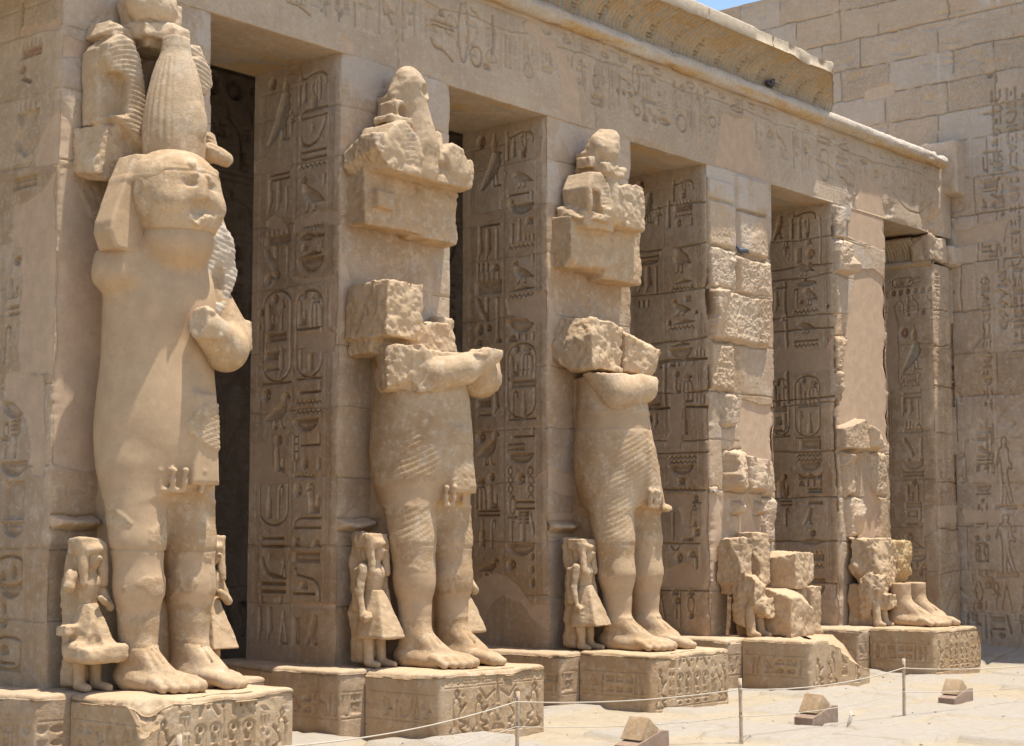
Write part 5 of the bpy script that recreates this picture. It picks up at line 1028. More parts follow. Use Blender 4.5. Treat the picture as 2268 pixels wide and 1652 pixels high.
# ------------------------------------------------------------------ sculpture: distance fields turned into meshes
class Vol:
    def __init__(s, lo, hi, h):
        s.lo = np.array(lo, float); s.h = h; s.n = (np.ceil((np.array(hi)-s.lo)/h)+1).astype(int)
        s.ax = [s.lo[i]+h*np.arange(s.n[i]) for i in range(3)]
        s.D = np.full(tuple(s.n), 1.0, np.float32)
    def win(s, bb, m):
        sl = []
        for i in range(3):
            a = int(np.clip(np.floor((bb[i]-m-s.lo[i])/s.h), 0, s.n[i])); b = int(np.clip(np.ceil((bb[i+3]+m-s.lo[i])/s.h)+1, 0, s.n[i]))
            if b-a < 1: return None
            sl.append(slice(a, b))
        X = s.ax[0][sl[0]][:, None, None].astype(np.float32); Y = s.ax[1][sl[1]][None, :, None].astype(np.float32); Z = s.ax[2][sl[2]][None, None, :].astype(np.float32)
        return tuple(sl), X, Y, Z
    def add(s, pr, k=0.0):
        f, bb = pr; w = s.win(bb, 0.08+k*1.5)
        if w is None: return
        sl, X, Y, Z = w; d = np.broadcast_to(f(X, Y, Z), s.D[sl].shape); e = s.D[sl]
        if k > 0:
            t = np.clip(.5+.5*(e-d)/k, 0, 1); s.D[sl] = e*(1-t)+d*t-k*t*(1-t)
        else: s.D[sl] = np.minimum(e, d)
    def sub(s, pr, k=0.0):
        f, bb = pr; w = s.win(bb, 0.08+k*1.5)
        if w is None: return
        sl, X, Y, Z = w; d = -np.broadcast_to(f(X, Y, Z), s.D[sl].shape); e = s.D[sl]
        if k > 0:
            t = np.clip(.5-.5*(e-d)/k, 0, 1); s.D[sl] = e*(1-t)+d*t+k*t*(1-t)
        else: s.D[sl] = np.maximum(e, d)
    def mesh(s):
        D = s.D; D[0] = np.maximum(D[0], .01); D[-1] = np.maximum(D[-1], .01); D[:, 0] = np.maximum(D[:, 0], .01); D[:, -1] = np.maximum(D[:, -1], .01); D[:, :, 0] = np.maximum(D[:, :, 0], .01); D[:, :, -1] = np.maximum(D[:, :, -1], .01)
        I = D < 0; nx, ny, nz = D.shape
        c = np.zeros((nx-1, ny-1, nz-1), np.uint8)
        for i in (0, 1):
            for j in (0, 1):
                for k in (0, 1): c += I[i:nx-1+i, j:ny-1+j, k:nz-1+k]
        act = (c > 0) & (c < 8); idx = np.argwhere(act)
        num = np.full(act.shape, -1, np.int32); num[act] = np.arange(len(idx), dtype=np.int32)
        a, b, g = idx.T; val = {}
        for i in (0, 1):
            for j in (0, 1):
                for k in (0, 1): val[i, j, k] = D[a+i, b+j, g+k].astype(np.float64)
        S = np.zeros((len(idx), 3)); C = np.zeros(len(idx))
        for p in [(0, 0), (0, 1), (1, 0), (1, 1)]:
            for axn in range(3):
                q0 = list(p); q0.insert(axn, 0); q1 = list(p); q1.insert(axn, 1)
                v0 = val[tuple(q0)]; v1 = val[tuple(q1)]; m = (v0 < 0) != (v1 < 0)
                t = np.where(m, v0/np.where(m, v0-v1, 1), 0)
                pt = np.tile(np.array(q0, float), (len(idx), 1)); pt[:, axn] = t
                S += pt*m[:, None]; C += m
        V = s.lo+s.h*(idx+S/C[:, None])
        F = []
        for axn in range(3):
            sh = [slice(None)]*3; s0 = list(sh); s1 = list(sh); s0[axn] = slice(0, -1); s1[axn] = slice(1, None)
            A = I[tuple(s0)]; B = I[tuple(s1)]; e = np.argwhere(A != B)
            o1, o2 = [(1, 2), (2, 0), (0, 1)][axn]
            ok = (e[:, o1] > 0) & (e[:, o2] > 0) & (e[:, o1] < D.shape[o1]-1) & (e[:, o2] < D.shape[o2]-1); e = e[ok]
            def g_(d1, d2):
                q = e.copy(); q[:, o1] += d1; q[:, o2] += d2; return num[q[:, 0], q[:, 1], q[:, 2]]
            q = np.stack([g_(-1, -1), g_(0, -1), g_(0, 0), g_(-1, 0)], -1)
            fl = A[e[:, 0], e[:, 1], e[:, 2]] if len(e) else np.zeros(0, bool)
            q[~fl] = q[~fl][:, ::-1]; F.append(q)
        F = np.concatenate(F)
        return V, F
def bbc(c, r): return [c[0]-r[0], c[1]-r[1], c[2]-r[2], c[0]+r[0], c[1]+r[1], c[2]+r[2]]
def ell(c, r, n=0.0, s=0, fq=4.0):
    def f(X, Y, Z):
        x = (X-c[0])/r[0]; y = (Y-c[1])/r[1]; z = (Z-c[2])/r[2]; k0 = np.sqrt(x*x+y*y+z*z)
        k1 = np.sqrt((x/r[0])**2+(y/r[1])**2+(z/r[2])**2); d = k0*(k0-1)/np.maximum(k1, 1e-6)
        return d+n*fbm(X*fq, Y*fq, Z*fq, s, 4) if n else d
    return f, bbc(c, r)
def cap(a, b, ra, rb):
    a = np.array(a, float); b = np.array(b, float); d = b-a; L = max(d@d, 1e-9)
    def f(X, Y, Z):
        t = np.clip(((X-a[0])*d[0]+(Y-a[1])*d[1]+(Z-a[2])*d[2])/L, 0, 1)
        return np.sqrt((X-a[0]-t*d[0])**2+(Y-a[1]-t*d[1])**2+(Z-a[2]-t*d[2])**2)-(ra+(rb-ra)*t)
    r = max(ra, rb); return f, list(np.minimum(a, b)-r)+list(np.maximum(a, b)+r)
def box(c, hs, r=0.02, rz=0.0, n=0.0, s=0, fq=3.0, rx=0.0):
    """rounded box; n = roughness of a broken surface"""
    co, si = math.cos(rz), math.sin(rz); cx, sx = math.cos(rx), math.sin(rx)
    def f(X, Y, Z):
        x = X-c[0]; y = Y-c[1]; z = Z-c[2]
        x, y = x*co+y*si, -x*si+y*co
        y, z = y*cx+z*sx, -y*sx+z*cx
        qx = np.abs(x)-hs[0]+r; qy = np.abs(y)-hs[1]+r; qz = np.abs(z)-hs[2]+r
        d = np.sqrt(np.maximum(qx, 0)**2+np.maximum(qy, 0)**2+np.maximum(qz, 0)**2)+np.minimum(np.maximum(np.maximum(qx, qy), qz), 0)-r
        if n: d = d+n*(fbm(X*fq, Y*fq, Z*fq, s, 4, .55)+.35*np.abs(fbm(X*fq*3, Y*fq*3, Z*fq*3, s+4, 2)))
        return d
    R_ = math.hypot(hs[0], hs[1]) if rz else None
    h3 = (R_ or hs[0]) , (R_ or hs[1]), hs[2]
    if rx: h3 = (h3[0], math.hypot(hs[1], hs[2]), math.hypot(hs[1], hs[2]))
    return f, bbc(c, [v+n for v in h3])
def rock(c, hs, s, n=.05, rz=0.0, cuts=7, r=.012, fq=4.0):
    """an angular broken block: a box whose corners are knocked off along random planes"""
    rng = np.random.RandomState(s+500); b, bb = box(c, hs, r, rz, 0, s)
    pl = []
    for k in range(cuts):
        nn = rng.normal(size=3); nn /= np.linalg.norm(nn); ext = sum(abs(nn[i])*hs[i] for i in range(3)); pl.append((nn, ext*rng.uniform(.62, .86)))
    def f(X, Y, Z):
        d = b(X, Y, Z)
        for nn, e in pl: d = np.maximum(d, (X-c[0])*nn[0]+(Y-c[1])*nn[1]+(Z-c[2])*nn[2]-e)
        return d+n*(.55*fbm(X*fq, Y*fq, Z*fq, s, 4, .6)+.55*np.abs(fbm(X*fq*2.6, Y*fq*2.6, Z*fq*2.6, s+4, 3, .6)))
    return f, bb
def half(p, nrm, n=0.0, s=0, fq=2.5):
    """half space the normal points into; rough when n > 0"""
    nrm = np.array(nrm, float); nrm /= np.linalg.norm(nrm)
    def f(X, Y, Z):
        d = -((X-p[0])*nrm[0]+(Y-p[1])*nrm[1]+(Z-p[2])*nrm[2])
        if n: d = d+n*fbm(X*fq, Y*fq, Z*fq, s, 4)
        return d
    return f, [-99, -99, -99, 99, 99, 99]
def both(*prs):
    bb = np.array([p[1] for p in prs]); b = list(bb[:, :3].max(0))+list(bb[:, 3:].min(0))
    return (lambda X, Y, Z: np.maximum.reduce([np.broadcast_to(p[0](X, Y, Z), np.broadcast_shapes(X.shape, Y.shape, Z.shape)) for p in prs])), b
def lathe(cx, cy, zs, aa, bb_, ex=2.0):
    """upright solid with elliptical sections"""
    zs = np.array(zs, float); aa = np.array(aa, float); bb_ = np.array(bb_, float)
    zf = np.linspace(zs[0], zs[-1], 200)
    def sm(v):
        q = np.interp(zf, zs, v)
        for _ in range(10): q = np.convolve(np.pad(q, 4, mode='edge'), np.ones(9)/9, 'valid')
        return q
    sa, sb = sm(aa), sm(bb_)
    def f(X, Y, Z):
        a = np.interp(Z, zf, sa); b = np.interp(Z, zf, sb)
        q = (np.abs((X-cx)/a)**ex+np.abs((Y-cy)/b)**ex)**(1/ex)
        d = (q-1)*np.minimum(a, b)
        return np.maximum(d, np.maximum(zs[0]-Z, Z-zs[-1]))
    return f, [cx-aa.max(), cy-bb_.max(), zs[0], cx+aa.max(), cy+bb_.max(), zs[-1]]
def prism(pts, y0, y1, r=0.015, rough=0.0, s=0):
    """outline in the x-z plane, solid between y0 and y1"""
    P = [tuple(p) for p in pts]; xs = [p[0] for p in P]; zs = [p[1] for p in P]
    def f(X, Y, Z):
        x2, z2 = np.broadcast_arrays(X[:, 0, :], Z[:, 0, :]); d2 = polysd(x2, z2, P)[:, None, :]+r
        dy = np.maximum(y0-Y, Y-y1)+r
        d = np.sqrt(np.maximum(d2, 0)**2+np.maximum(dy, 0)**2)+np.minimum(np.maximum(d2, dy), 0)-r
        if rough: d = d+rough*fbm(X*3.5, Y*3.5, Z*3.5, s, 4)
        return d
    return f, [min(xs), y0, min(zs), max(xs), y1, max(zs)]
def frustum(z0, z1, bot, top, r=.03):
    """tapering block: bot/top give x0, x1, y0, y1"""
    def f(X, Y, Z):
        t = np.clip((Z-z0)/(z1-z0), 0, 1); q = [bot[k]+(top[k]-bot[k])*t for k in range(4)]
        dx = np.maximum(q[0]-X, X-q[1])+r; dy = np.maximum(q[2]-Y, Y-q[3])+r; dz = np.maximum(z0-Z, Z-z1)+r
        return np.sqrt(np.maximum(dx, 0)**2+np.maximum(dy, 0)**2+np.maximum(dz, 0)**2)+np.minimum(np.maximum(np.maximum(dx, dy), dz), 0)-r
    return f, [min(bot[0], top[0]), min(bot[2], top[2]), z0, max(bot[1], top[1]), max(bot[3], top[3]), z1]
def vnorm(V, F):
    n = np.cross(V[F[:, 2]]-V[F[:, 0]], V[F[:, 3]]-V[F[:, 1]]); N = np.zeros_like(V)
    for k in range(4): np.add.at(N, F[:, k], n)
    return N/np.maximum(np.linalg.norm(N, axis=1, keepdims=True), 1e-12)
def grow(name, vol, mat, parent, seed=0, amp=.004, ro=None, pl=None, det=None, off=(0, 0, 0), roamp=.03):
    """mesh a volume, add weathering; ro/pl give roughness and plaster per point, det extra carved depth"""
    V, F = vol.mesh()
    N = vnorm(V, F); x, y, z = V.T
    rr = ro(x, y, z) if ro else np.zeros(len(V)); pp = pl(x, y, z) if pl else np.zeros(len(V))
    h = amp*fbm(x*3, y*3, z*3, seed, 4)*(1-.6*pp)
    h = h+rr*roamp*(fbm(x*5, y*5, z*5, seed+3, 4)*.9-.8*np.abs(fbm(x*13, y*13, z*13, seed+7, 3)))
    h = h-.010*sst(.90, .98, vnoise(x*13, y*13, z*13, seed+9))*(1-pp)*(.35+rr)
    lip = sst(.25, 1.0, 4*pp*(1-pp))*sst(-.15, .1, fbm(x*4, y*4, z*4, seed+21, 3))
    h = h-.008*pp+.008*lip; rr = np.maximum(rr, .9*lip)
    if det: h = h+det(x, y, z, N)
    V = V+N*h[:, None]+np.array(off)
    return mesh_np(name, V, F, mat, parent, {'rough': rr, 'plaster': pp})

# ---- the common standing figure (x measured from the left edge of its pillar)
CX = 0.92; LX = (0.575, 1.225)
def leg_foot(v, cx, side, z0=ZB, cut=None):
    top = 3.0
    if cut is None:
        v.add(cap((cx+.03*side, -.60, 2.95), (cx, -.70, 2.25), .34, .285), .14)
        v.add(cap((cx, -.70, 2.25), (cx, -.74, 1.75), .275, .25), .06)
        v.add(cap((cx, -.74, 1.80), (cx, -.75, 1.20), .245, .178), .08)
    v.add(cap((cx, -.75, 1.42 if cut is None else cut+.25), (cx, -.73, z0+.17), .195, .178), .05)
    v.add(ell((cx, -.66, z0+.12), (.185, .20, .15)), .06)
    v.add(cap((cx, -.80, z0+.36), (cx+.0*side, -1.22, z0+.14), .150, .105), .09)      # instep
    v.add(cap((cx-.09*side, -.75, z0+.10), (cx-.14*side, -1.24, z0+.065), .10, .075), .10)  # outer edge
    v.add(cap((cx+.07*side, -.75, z0+.12), (cx+.12*side, -1.26, z0+.085), .11, .085), .10)  # inner edge
    tips = [(.155, -1.60, .072), (.060, -1.615, .058), (-.025, -1.58, .054), (-.105, -1.53, .050), (-.178, -1.455, .048)]
    for dx, ty, r in tips:
        v.add(cap((cx+dx*.9*side, -1.20, z0+.115), (cx+dx*side, ty+.16, z0+.095), r*1.12, r*1.0), .018)
        v.add(cap((cx+dx*side, ty+.15, z0+.092), (cx+dx*1.02*side, ty+.05, z0+r*.95), r*1.03, r*.98), .012)
    for dx, ty, r in tips:                                                       # nails
        v.sub(ell((cx+dx*1.02*side, ty+.035, z0+r*1.95), (r*.6, .045, .014)), .004)
    # tendon hollows over the instep
    for q in (-.10, -.02, .06): v.sub(cap((cx+q*side, -1.18, z0+.275-abs(q)*.5), (cx+q*.6*side, -.98, z0+.40), .014, .010), .02)
def torso(v, top):
    v.add(lathe(CX, -.52, [2.72, 2.85, 3.05, 3.35, 3.75, 4.1, 4.55, 4.95, 5.3], [.50, .60, .645, .67, .645, .605, .61, .62, .50], [.48, .54, .58, .61, .58, .54, .52, .48, .38]), .10)
    v.add(box((CX+.02, -.25, 1.75), (.36, .32, 1.0), .06), .05)                      # stone left standing behind the legs
    v.add(box((CX+.05, -.12, 3.9), (.40, .20, 1.4), .06), .06)
def apron(v, hemz, wide=1.0):
    P = [(CX-.17*wide, 3.55), (CX+.17*wide, 3.55), (CX+.30*wide, hemz+.05), (CX-.30*wide, hemz+.05)]
    v.add(prism(P, -1.20, -.75, .04), .03)
def uraei(v, hemz, offs, y=-1.17, x0=CX):
    for q in offs:
        x = x0+q; yy = y+.18*(q/.3)**2
        v.add(ell((x, yy-.035, hemz+.245), (.042, .045, .045)), .008)
        v.add(ell((x, yy-.02, hemz+.14), (.040, .042, .085)), .012)
    for a, b in zip(offs[:-1], offs[1:]):
        if b-a < .13: v.add(cap((x0+a, y+.18*(a/.3)**2, hemz+.05), (x0+b, y+.18*(b/.3)**2, hemz+.05), .034, .034), .01)
def patches(seed, thr=0.06, zs=1.6):
    def f(x, y, z):
        n = fbm(x*1.3, y*1.3, z*.8, seed, 5, .55); return sst(thr-.02, thr+.02, n)
    return f
def pleats(x, y, z, z0, z1, cx):
    k = sst(z0, z0+.08, z)*sst(z1, z1-.1, z)
    return .0042*np.sin((z*.90+.55*(x-cx)*np.sign(x-cx+1e-6))*2*math.pi/.066+2*fbm(x*2, y*2, z*2, 77, 3))*k
def side_figure(nm, x, y, h, label, broken, seed, mir=1):
    """small carved companion beside a leg: wig, torso, arms, flaring kilt, legs"""
    z0 = ZB; s = h/1.56
    root = thing(nm, (x, y, z0), label, 'small statue', 'small statues beside the colossi')
    def p(a, b, c): return (x+a*s*mir, y+b*s, z0+c*s)
    hres = .017 if seed < 30 else .019
    lo = p(0, 0, 0); lo = (x-.45, y-.42, z0-.03); hi = (x+.45, y+.32, z0+h+.05)
    def mk(nm2, build, ro=.55, amp=.020, mat=STATUE, par=root):
        v = Vol(lo, hi, hres); build(v)
        if (v.D < 0).sum() < 30: return None
        return grow(nm2, v, mat, par, seed, amp, ro=lambda a, b, c: ro*np.ones(len(a))*(.5+.5*vnoise(a*5, b*5, c*5, seed)), pl=patches(seed+5, .2))
    def body(v):
        v.add(box(p(.02, .20, .80), (.13*s, .12*s, .78*s), .05, n=.06, s=seed+9), .0)
        v.add(cap(p(0, .02, .80), p(0, 0, 1.08), .105*s, .135*s), .05)
        v.add(cap(p(-.10, 0, 1.12), p(.12, 0, 1.12), .075*s, .075*s), .05)
        v.add(cap(p(0, 0, 1.1), p(0, -.02, 1.28), .075*s, .07*s), .04)
        v.add(ell(p(.02, -.06, 1.35), (.075*s, .09*s, .12*s)), .03)
        v.add(ell(p(.03, -.17, 1.35), (.018*s, .03*s, .03*s)), .02)
        for q in (-.10, .10):
            v.add(cap(p(q, .0, .45), p(q+.01, -.02, .10), .075*s, .058*s), .03)
            v.add(cap(p(q+.01, -.0, .06), p(q+.03, -.22 if q > 0 else -.14, .035), .055*s, .04*s), .03)
        v.add(cap(p(.02, .14, .15), p(.02, .14, 1.2), .10*s, .09*s), .05)
        if seed % 2: v.add(cap(p(.15, .0, 1.08), p(.20, -.06, .62), .055*s, .04*s), .03); v.add(ell(p(.20, -.08, .56), (.035*s, .04*s, .07*s)), .02)
        else: v.add(cap(p(.15, 0, 1.08), p(.21, -.10, .85), .06*s, .05*s), .03); v.add(cap(p(.21, -.10, .85), p(.02, -.19, .95), .05*s, .045*s), .03)
    b = mk('body', body)
    def wig(v):
        v.add(rock(p(0, .05, 1.48), (.17*s, .14*s, .085*s), seed, .03, cuts=3), .0)
        for q in (-.10, .125): v.add(cap(p(q, -.03, 1.46), p(q*1.05, -.08, 1.10), .066*s, .055*s), .04)
        v.add(ell(p(.01, -.04, 1.44), (.12*s, .12*s, .07*s)), .03)
        v.add(ell(p(.01, .08, 1.34), (.13*s, .10*s, .17*s)), .03)
    mk('wig', wig, .7)
    def arm(v):
        if broken == 2: v.add(cap(p(-.2, .0, 1.17), p(-.24, -.02, 1.06), .075*s, .065*s)); return
        v.add(cap(p(-.18, .0, 1.15), p(-.22, .02, .88), .066*s, .052*s)); v.add(cap(p(-.22, .02, .88), p(-.22, -.03, .66), .050*s, .040*s), .03); v.add(box(p(-.15, .10, .9), (.07*s, .06*s, .26*s), .03, n=.03, s=seed), .04)
        v.add(ell(p(-.21, -.06, .60), (.055*s, .065*s, .055*s)), .02)
        for k in range(4): v.add(cap(p(-.26+.03*k, -.13, .585), p(-.255+.03*k, -.10, .54), .018*s, .016*s), .008)
        v.add(cap(p(-.17, -.10, .63), p(-.19, -.135, .585), .02*s, .016*s), .01)
        if broken == 1: v.sub(half(p(0, 0, 0.0), (0, 0, -1)))
    mk('arm', arm, .7)
    def kilt(v):
        hz = .335 if broken != 2 else .30
        v.add(lathe(x, y, [z0+hz*s, z0+(hz+.02)*s, z0+.6*s, z0+.90*s], [.215*s, .21*s, .17*s, .115*s], [.19*s, .19*s, .16*s, .11*s], 2.3))
        v.add(frustum(z0+hz*s, z0+.90*s, (x-.19*s, x+.20*s, y-.36*s, y+.05), (x-.05*s, x+.07*s, y-.12*s, y+.05), .03*s), .03)
        if broken == 2:
            v.add(box(p(.0, -.16, .40), (.27*s, .24*s, .10*s), .06, n=.05, s=seed), .05); v.sub(box(p(-.14, -.34, .62), (.13*s, .14*s, .16*s), .04, n=.05, s=seed+1), .02)
            v.add(box(p(-.22, -.0, .62), (.10*s, .09*s, .06*s), .02, n=.04, s=seed+3), .03)
    mk('kilt', kilt, .95 if broken == 2 else .5, amp=.020)
    return root

# ------------------------------------------------------------------ colossus 1: nearly whole, with the tall plumed crown
def colossus1():
    root = thing('colossus', (CX, -.7, ZB), 'nearest king statue, whole up to its tall plumed crown, face worn, one arm folded', 'statue', 'colossal king statues on the pillars')
    v = Vol((-.12, -1.72, ZB-.03), (1.75, .03, 5.5), .0185)
    torso(v, 5.4)
    for cx, sd in zip(LX, (1, -1)): leg_foot(v, cx, sd)
    v.add(cap((CX-.52, -.50, 4.98), (CX-.2, -.58, 5.02), .235, .23), .10); v.add(cap((CX+.46, -.42, 5.0), (CX+.2, -.5, 5.06), .25, .22), .12)   # shoulders
    v.add(box((CX-.40, -.52, 5.05), (.26, .24, .17), .06, rz=.10), .16)
    v.add(ell((CX-.04, -.86, 5.33), (.40, .35, .34)), .07)                        # the filled-in throat and beard root
    v.add(ell((CX+.05, -.66, 4.70), (.42, .38, .50)), .18)
    v.add(prism([(CX+.02, 3.75), (CX+.30, 3.75), (CX+.36, 2.80), (CX-.02, 2.80)], -1.16, -.8, .05), .08)
    uraei(v, 2.70, (-.30, -.20, -.10), -1.13); uraei(v, 2.70, (.14, .24, .34), -1.13)
    v.sub(cap((CX+.0, -1.1, 2.55), (CX+.0, -.75, 2.0), .06, .03), .05)
    def pl(x, y, z):
        n = fbm(x*1.5, y*1.5, z*.9, 41, 5); a = sst(-.02, .04, z-2.45-.35*fbm(x*2, y*2, z*0, 44, 4)-.35*np.abs(x-.6))      # the whole upper body is smooth filling
        b = sst(.05, .10, n+.25*np.exp(-((z-2.05)/.14)**2)+.22*np.exp(-((z-1.62)/.1)**2))*(z < 2.4)
        piece = sst(.05, .0, np.hypot((x-1.18)/.34, (z-3.40)/.30)-.8+.3*fbm(x*4, y*4, z*4, 46, 4))*(y < -.7)
        return np.clip(np.maximum(a, b)*(1-piece), 0, 1)*(z > 1.25)
    def det(x, y, z, N):
        piece = sst(.05, .0, np.hypot((x-1.18)/.34, (z-3.40)/.30)-.8+.3*fbm(x*4, y*4, z*4, 46, 4))*(y < -.7)
        return piece*(.012+.005*np.sin((z-.35*x)*2*math.pi/.055))-.016*np.exp(-((z-2.14-.012*np.sin(x*5))/.010)**2)-.010*np.exp(-((z-1.2-.06*fbm(x*3, y*3, None, 3, 3))/.010)**2)
    grow('body', v, STATUE, root, 3, .006, ro=lambda x, y, z: .35*sst(1.6, 1.0, z)*sst(.1, .5, fbm(x*3, y*3, z*3, 8, 4)), pl=pl, det=det)
    # right-hand arm, folded up on the chest, with the broken emblem above it
    v = Vol((.55, -1.65, 3.85), (2.2, .0, 5.9), .0175)
    v.add(cap((1.52, -.50, 5.02), (1.80, -.72, 4.42), .26, .24), .0); v.add(cap((1.80, -.74, 4.34), (1.50, -1.05, 4.24), .24, .23), .06)
    v.add(cap((1.50, -1.04, 4.24), (1.10, -1.22, 4.42), .22, .17), .08); v.add(ell((1.02, -1.24, 4.45), (.17, .13, .17)), .05)
    v.add(box((1.93, -.72, 4.45), (.10, .16, .16), .03, n=.06, s=3), .03)
    for k in range(4): v.add(cap((1.06+.035*k, -1.34, 4.55-.075*k), (.95+.03*k, -1.30, 4.53-.075*k), .042, .038), .012)   # closed fingers
    v.add(cap((1.0, -1.30, 4.62), (1.10, -1.26, 4.60), .045, .04), .012)
    v.sub(both(half((.97, -1.3, 4.4), (-1, -.15, .1), .05, 5), half((1.2, 0, 4.62), (-1, 0, -1))), .01)
    v.sub(half((1.0, -1.2, 4.66), (-.25, -.25, 1), .07, 7) if False else both(half((1.15, -1.2, 4.60), (.25, -.2, 1), .06, 7), half((0, -1.12, 0), (0, -1, 0))), .01)
    grow('arm', v, STATUE, root, 5, .006, off=(-.11, 0, 0), ro=lambda x, y, z: np.clip(sst(1.90, 1.98, x)+sst(4.50, 4.60, z)*sst(1.35, 1.15, x), 0, 1))
    v = Vol((.9, -1.2, 4.3), (2.0, .0, 5.95), .0175)
    v.add(prism([(1.18, 4.55), (1.42, 4.50), (1.66, 4.75), (1.78, 5.10), (1.70, 5.40), (1.55, 5.62), (1.40, 5.70), (1.25, 5.35), (1.08, 5.10)], -.86, -.30, .04, .05, 4))
    v.add(box((1.52, -.62, 5.62), (.07, .10, .16), .02, n=.05, s=6), .02); v.add(ell((1.56, -.66, 5.50), (.13, .14, .14)), .02)
    v.sub(ell((1.50, -.95, 4.95), (.10, .20, .24)), .03); v.sub(ell((1.25, -.95, 5.28), (.08, .2, .13)), .03)
    grow('broken_emblem', v, PALE, root, 6, .008, off=(-.06, 0, 0), ro=lambda x, y, z: .55+.4*vnoise(x*4, y*4, z*4, 3)-.3, det=lambda x, y, z, N: .004*np.sin((z+.3*x)*2*math.pi/.06))
    # head with its cloth
    FX = CX-.05
    v = Vol((-.15, -1.45, 5.15), (1.75, .0, 6.6), .0155)
    v.add(ell((FX, -.80, 5.80), (.52, .47, .50)), .0); v.add(ell((FX+.01, -.88, 5.52), (.42, .36, .24)), .10)          # skull, jaw
    v.add(ell((FX-.24, -1.11, 5.68), (.17, .12, .15)), .10); v.add(ell((FX+.24, -1.11, 5.68), (.17, .12, .15)), .10)       # cheeks
    v.add(cap((FX, -1.235, 5.90), (FX, -1.235, 5.76), .035, .058), .07)                                                 # stump of the nose
    for q in (-1, 1):
        v.add(cap((FX+.34*q, -1.09, 5.955), (FX+.07*q, -1.245, 5.965), .022, .026), .02)                                # brows
        v.sub(ell((FX+.185*q, -1.240, 5.865), (.12, .038, .036)), .035); v.add(ell((FX+.19*q, -1.150, 5.862), (.11, .060, .034)), .02)
        v.add(cap((FX+.30*q, -1.135, 5.895), (FX+.10*q, -1.215, 5.90), .012, .012), .015)
        v.add(ell((FX+.47*q, -.86, 5.80), (.06, .09, .15)), .03); v.sub(ell((FX+.525*q, -.90, 5.80), (.03, .045, .09)), .015)   # ears
    v.add(cap((FX-.30, -.98, 5.47), (FX+.26, -1.03, 5.46), .09, .10), .05)
    v.sub(ell((FX+.04, -1.30, 5.62), (.24, .10, .085)), .05)                                                           # mouth and chin broken away
    v.add(rock((FX+.12, -1.08, 5.505), (.24, .15, .065), 8, .05, rz=.25, fq=6), .02); v.add(rock((FX-.12, -1.06, 5.545), (.14, .12, .05), 10, .04, rz=-.2, fq=6), .02)
    v.add(cap((FX-.08, -1.10, 6.10), (FX-.09, -1.18, 6.06), .040, .045), .02); v.add(cap((FX+.26, -1.02, 6.09), (FX+.28, -1.10, 6.05), .038, .04), .02)   # cobra stumps
    grow('face', v, STATUE, root, 8, .005, ro=lambda x, y, z: np.clip(sst(5.66, 5.56, z+.05*fbm(x*6, y*6, z*6, 6, 3))*sst(-.95, -1.05, y)+.25*sst(.1, .4, fbm(x*5, y*5, z*5, 7, 3)), 0, 1), pl=lambda x, y, z: sst(5.45, 5.38, z),
         det=lambda x, y, z, N: .012*sst(6.0, 6.012, z+.06*(x-FX)**2)-.006*np.exp(-((z-6.05+.06*(x-FX)**2)/.008)**2))
    v = Vol((-.2, -1.35, 5.05), (1.85, .0, 6.55), .0165)
    v.add(both(ell((FX, -.735, 5.93), (.53, .515, .36)), half((0, 0, 5.99), (0, -.12, 1))), .0); v.sub(half((0, 0, 6.235), (0, -.06, 1), .025, 4), .02)
    for q in (-1, 1):
        x_ = lambda a: FX+a*q
        P = [(x_(.30), 6.20), (x_(.48), 6.18), (x_(.60), 5.92), (x_(.77), 5.46), (x_(.78), 5.34), (x_(.70), 5.17), (x_(.25), 5.12), (x_(.40), 5.6), (x_(.42), 5.95)]
        v.add(prism(P if q > 0 else P[::-1], -.80, -.48, .03), .02)
    v.sub(ell((FX, -1.0, 5.72), (.47, .40, .40)), .02)
    grow('headdress', v, STATUE, root, 9, .006, ro=lambda x, y, z: .45*sst(6.12, 6.24, z)*sst(-.1, .2, fbm(x*4, y*4, z*4, 6, 3)), pl=lambda x, y, z: sst(6.0, 5.85, z)*.8)
    # the plumed crown: bundle, two feathers, top disc and its rough backing
    v = Vol((-.2, -1.25, 6.15), (1.8, .03, 8.15), .0165)
    v.add(lathe(CX+.0, -.72, [6.18, 6.35, 6.6, 6.85, 7.1, 7.3, 7.34, 7.52], [.325, .335, .335, .305, .25, .185, .155, .14], [.31, .32, .32, .29, .24, .185, .155, .14]))
    for z, r in ((7.33, .168), (7.37, .162), (7.41, .157), (7.45, .152)):
        v.add(lathe(CX, -.72, [z-.016, z+.016], [r, r], [r, r]), .006)
    v.add(prism([(CX-.20, 7.45), (CX+.2, 7.45), (CX+.27, 8.0), (CX-.27, 8.0)], -.5, -.0, .05, .05, 3), .03)
    v.add(ell((CX-.10, -.40, 7.92), (.29, .26, .25), .05, 3), .02); v.add(box((CX-.04, -.42, 7.60), (.30, .22, .10), .04, n=.07, s=4), .02)
    v.add(ell((CX+.03, -1.0, 6.58), (.17, .05, .24)), .01)                                                                # oval on the bundle
    v.sub(both(half((0, 0, 8.04), (0, 0, 1), .06, 3)), .0)
    def detc(x, y, z, N):
        a = np.arctan2(x-CX, -(y+.72)); return .0055*np.sin(a*26)*sst(6.3, 6.4, z)*sst(7.30, 7.26, z)*(np.hypot(x-CX, y+.72) < .5)*sst(.0, .1, np.abs(a+.3)-.35)
    grow('crown', v, STATUE, root, 12, .005, ro=lambda x, y, z: .6*sst(7.48, 7.55, z), det=detc)
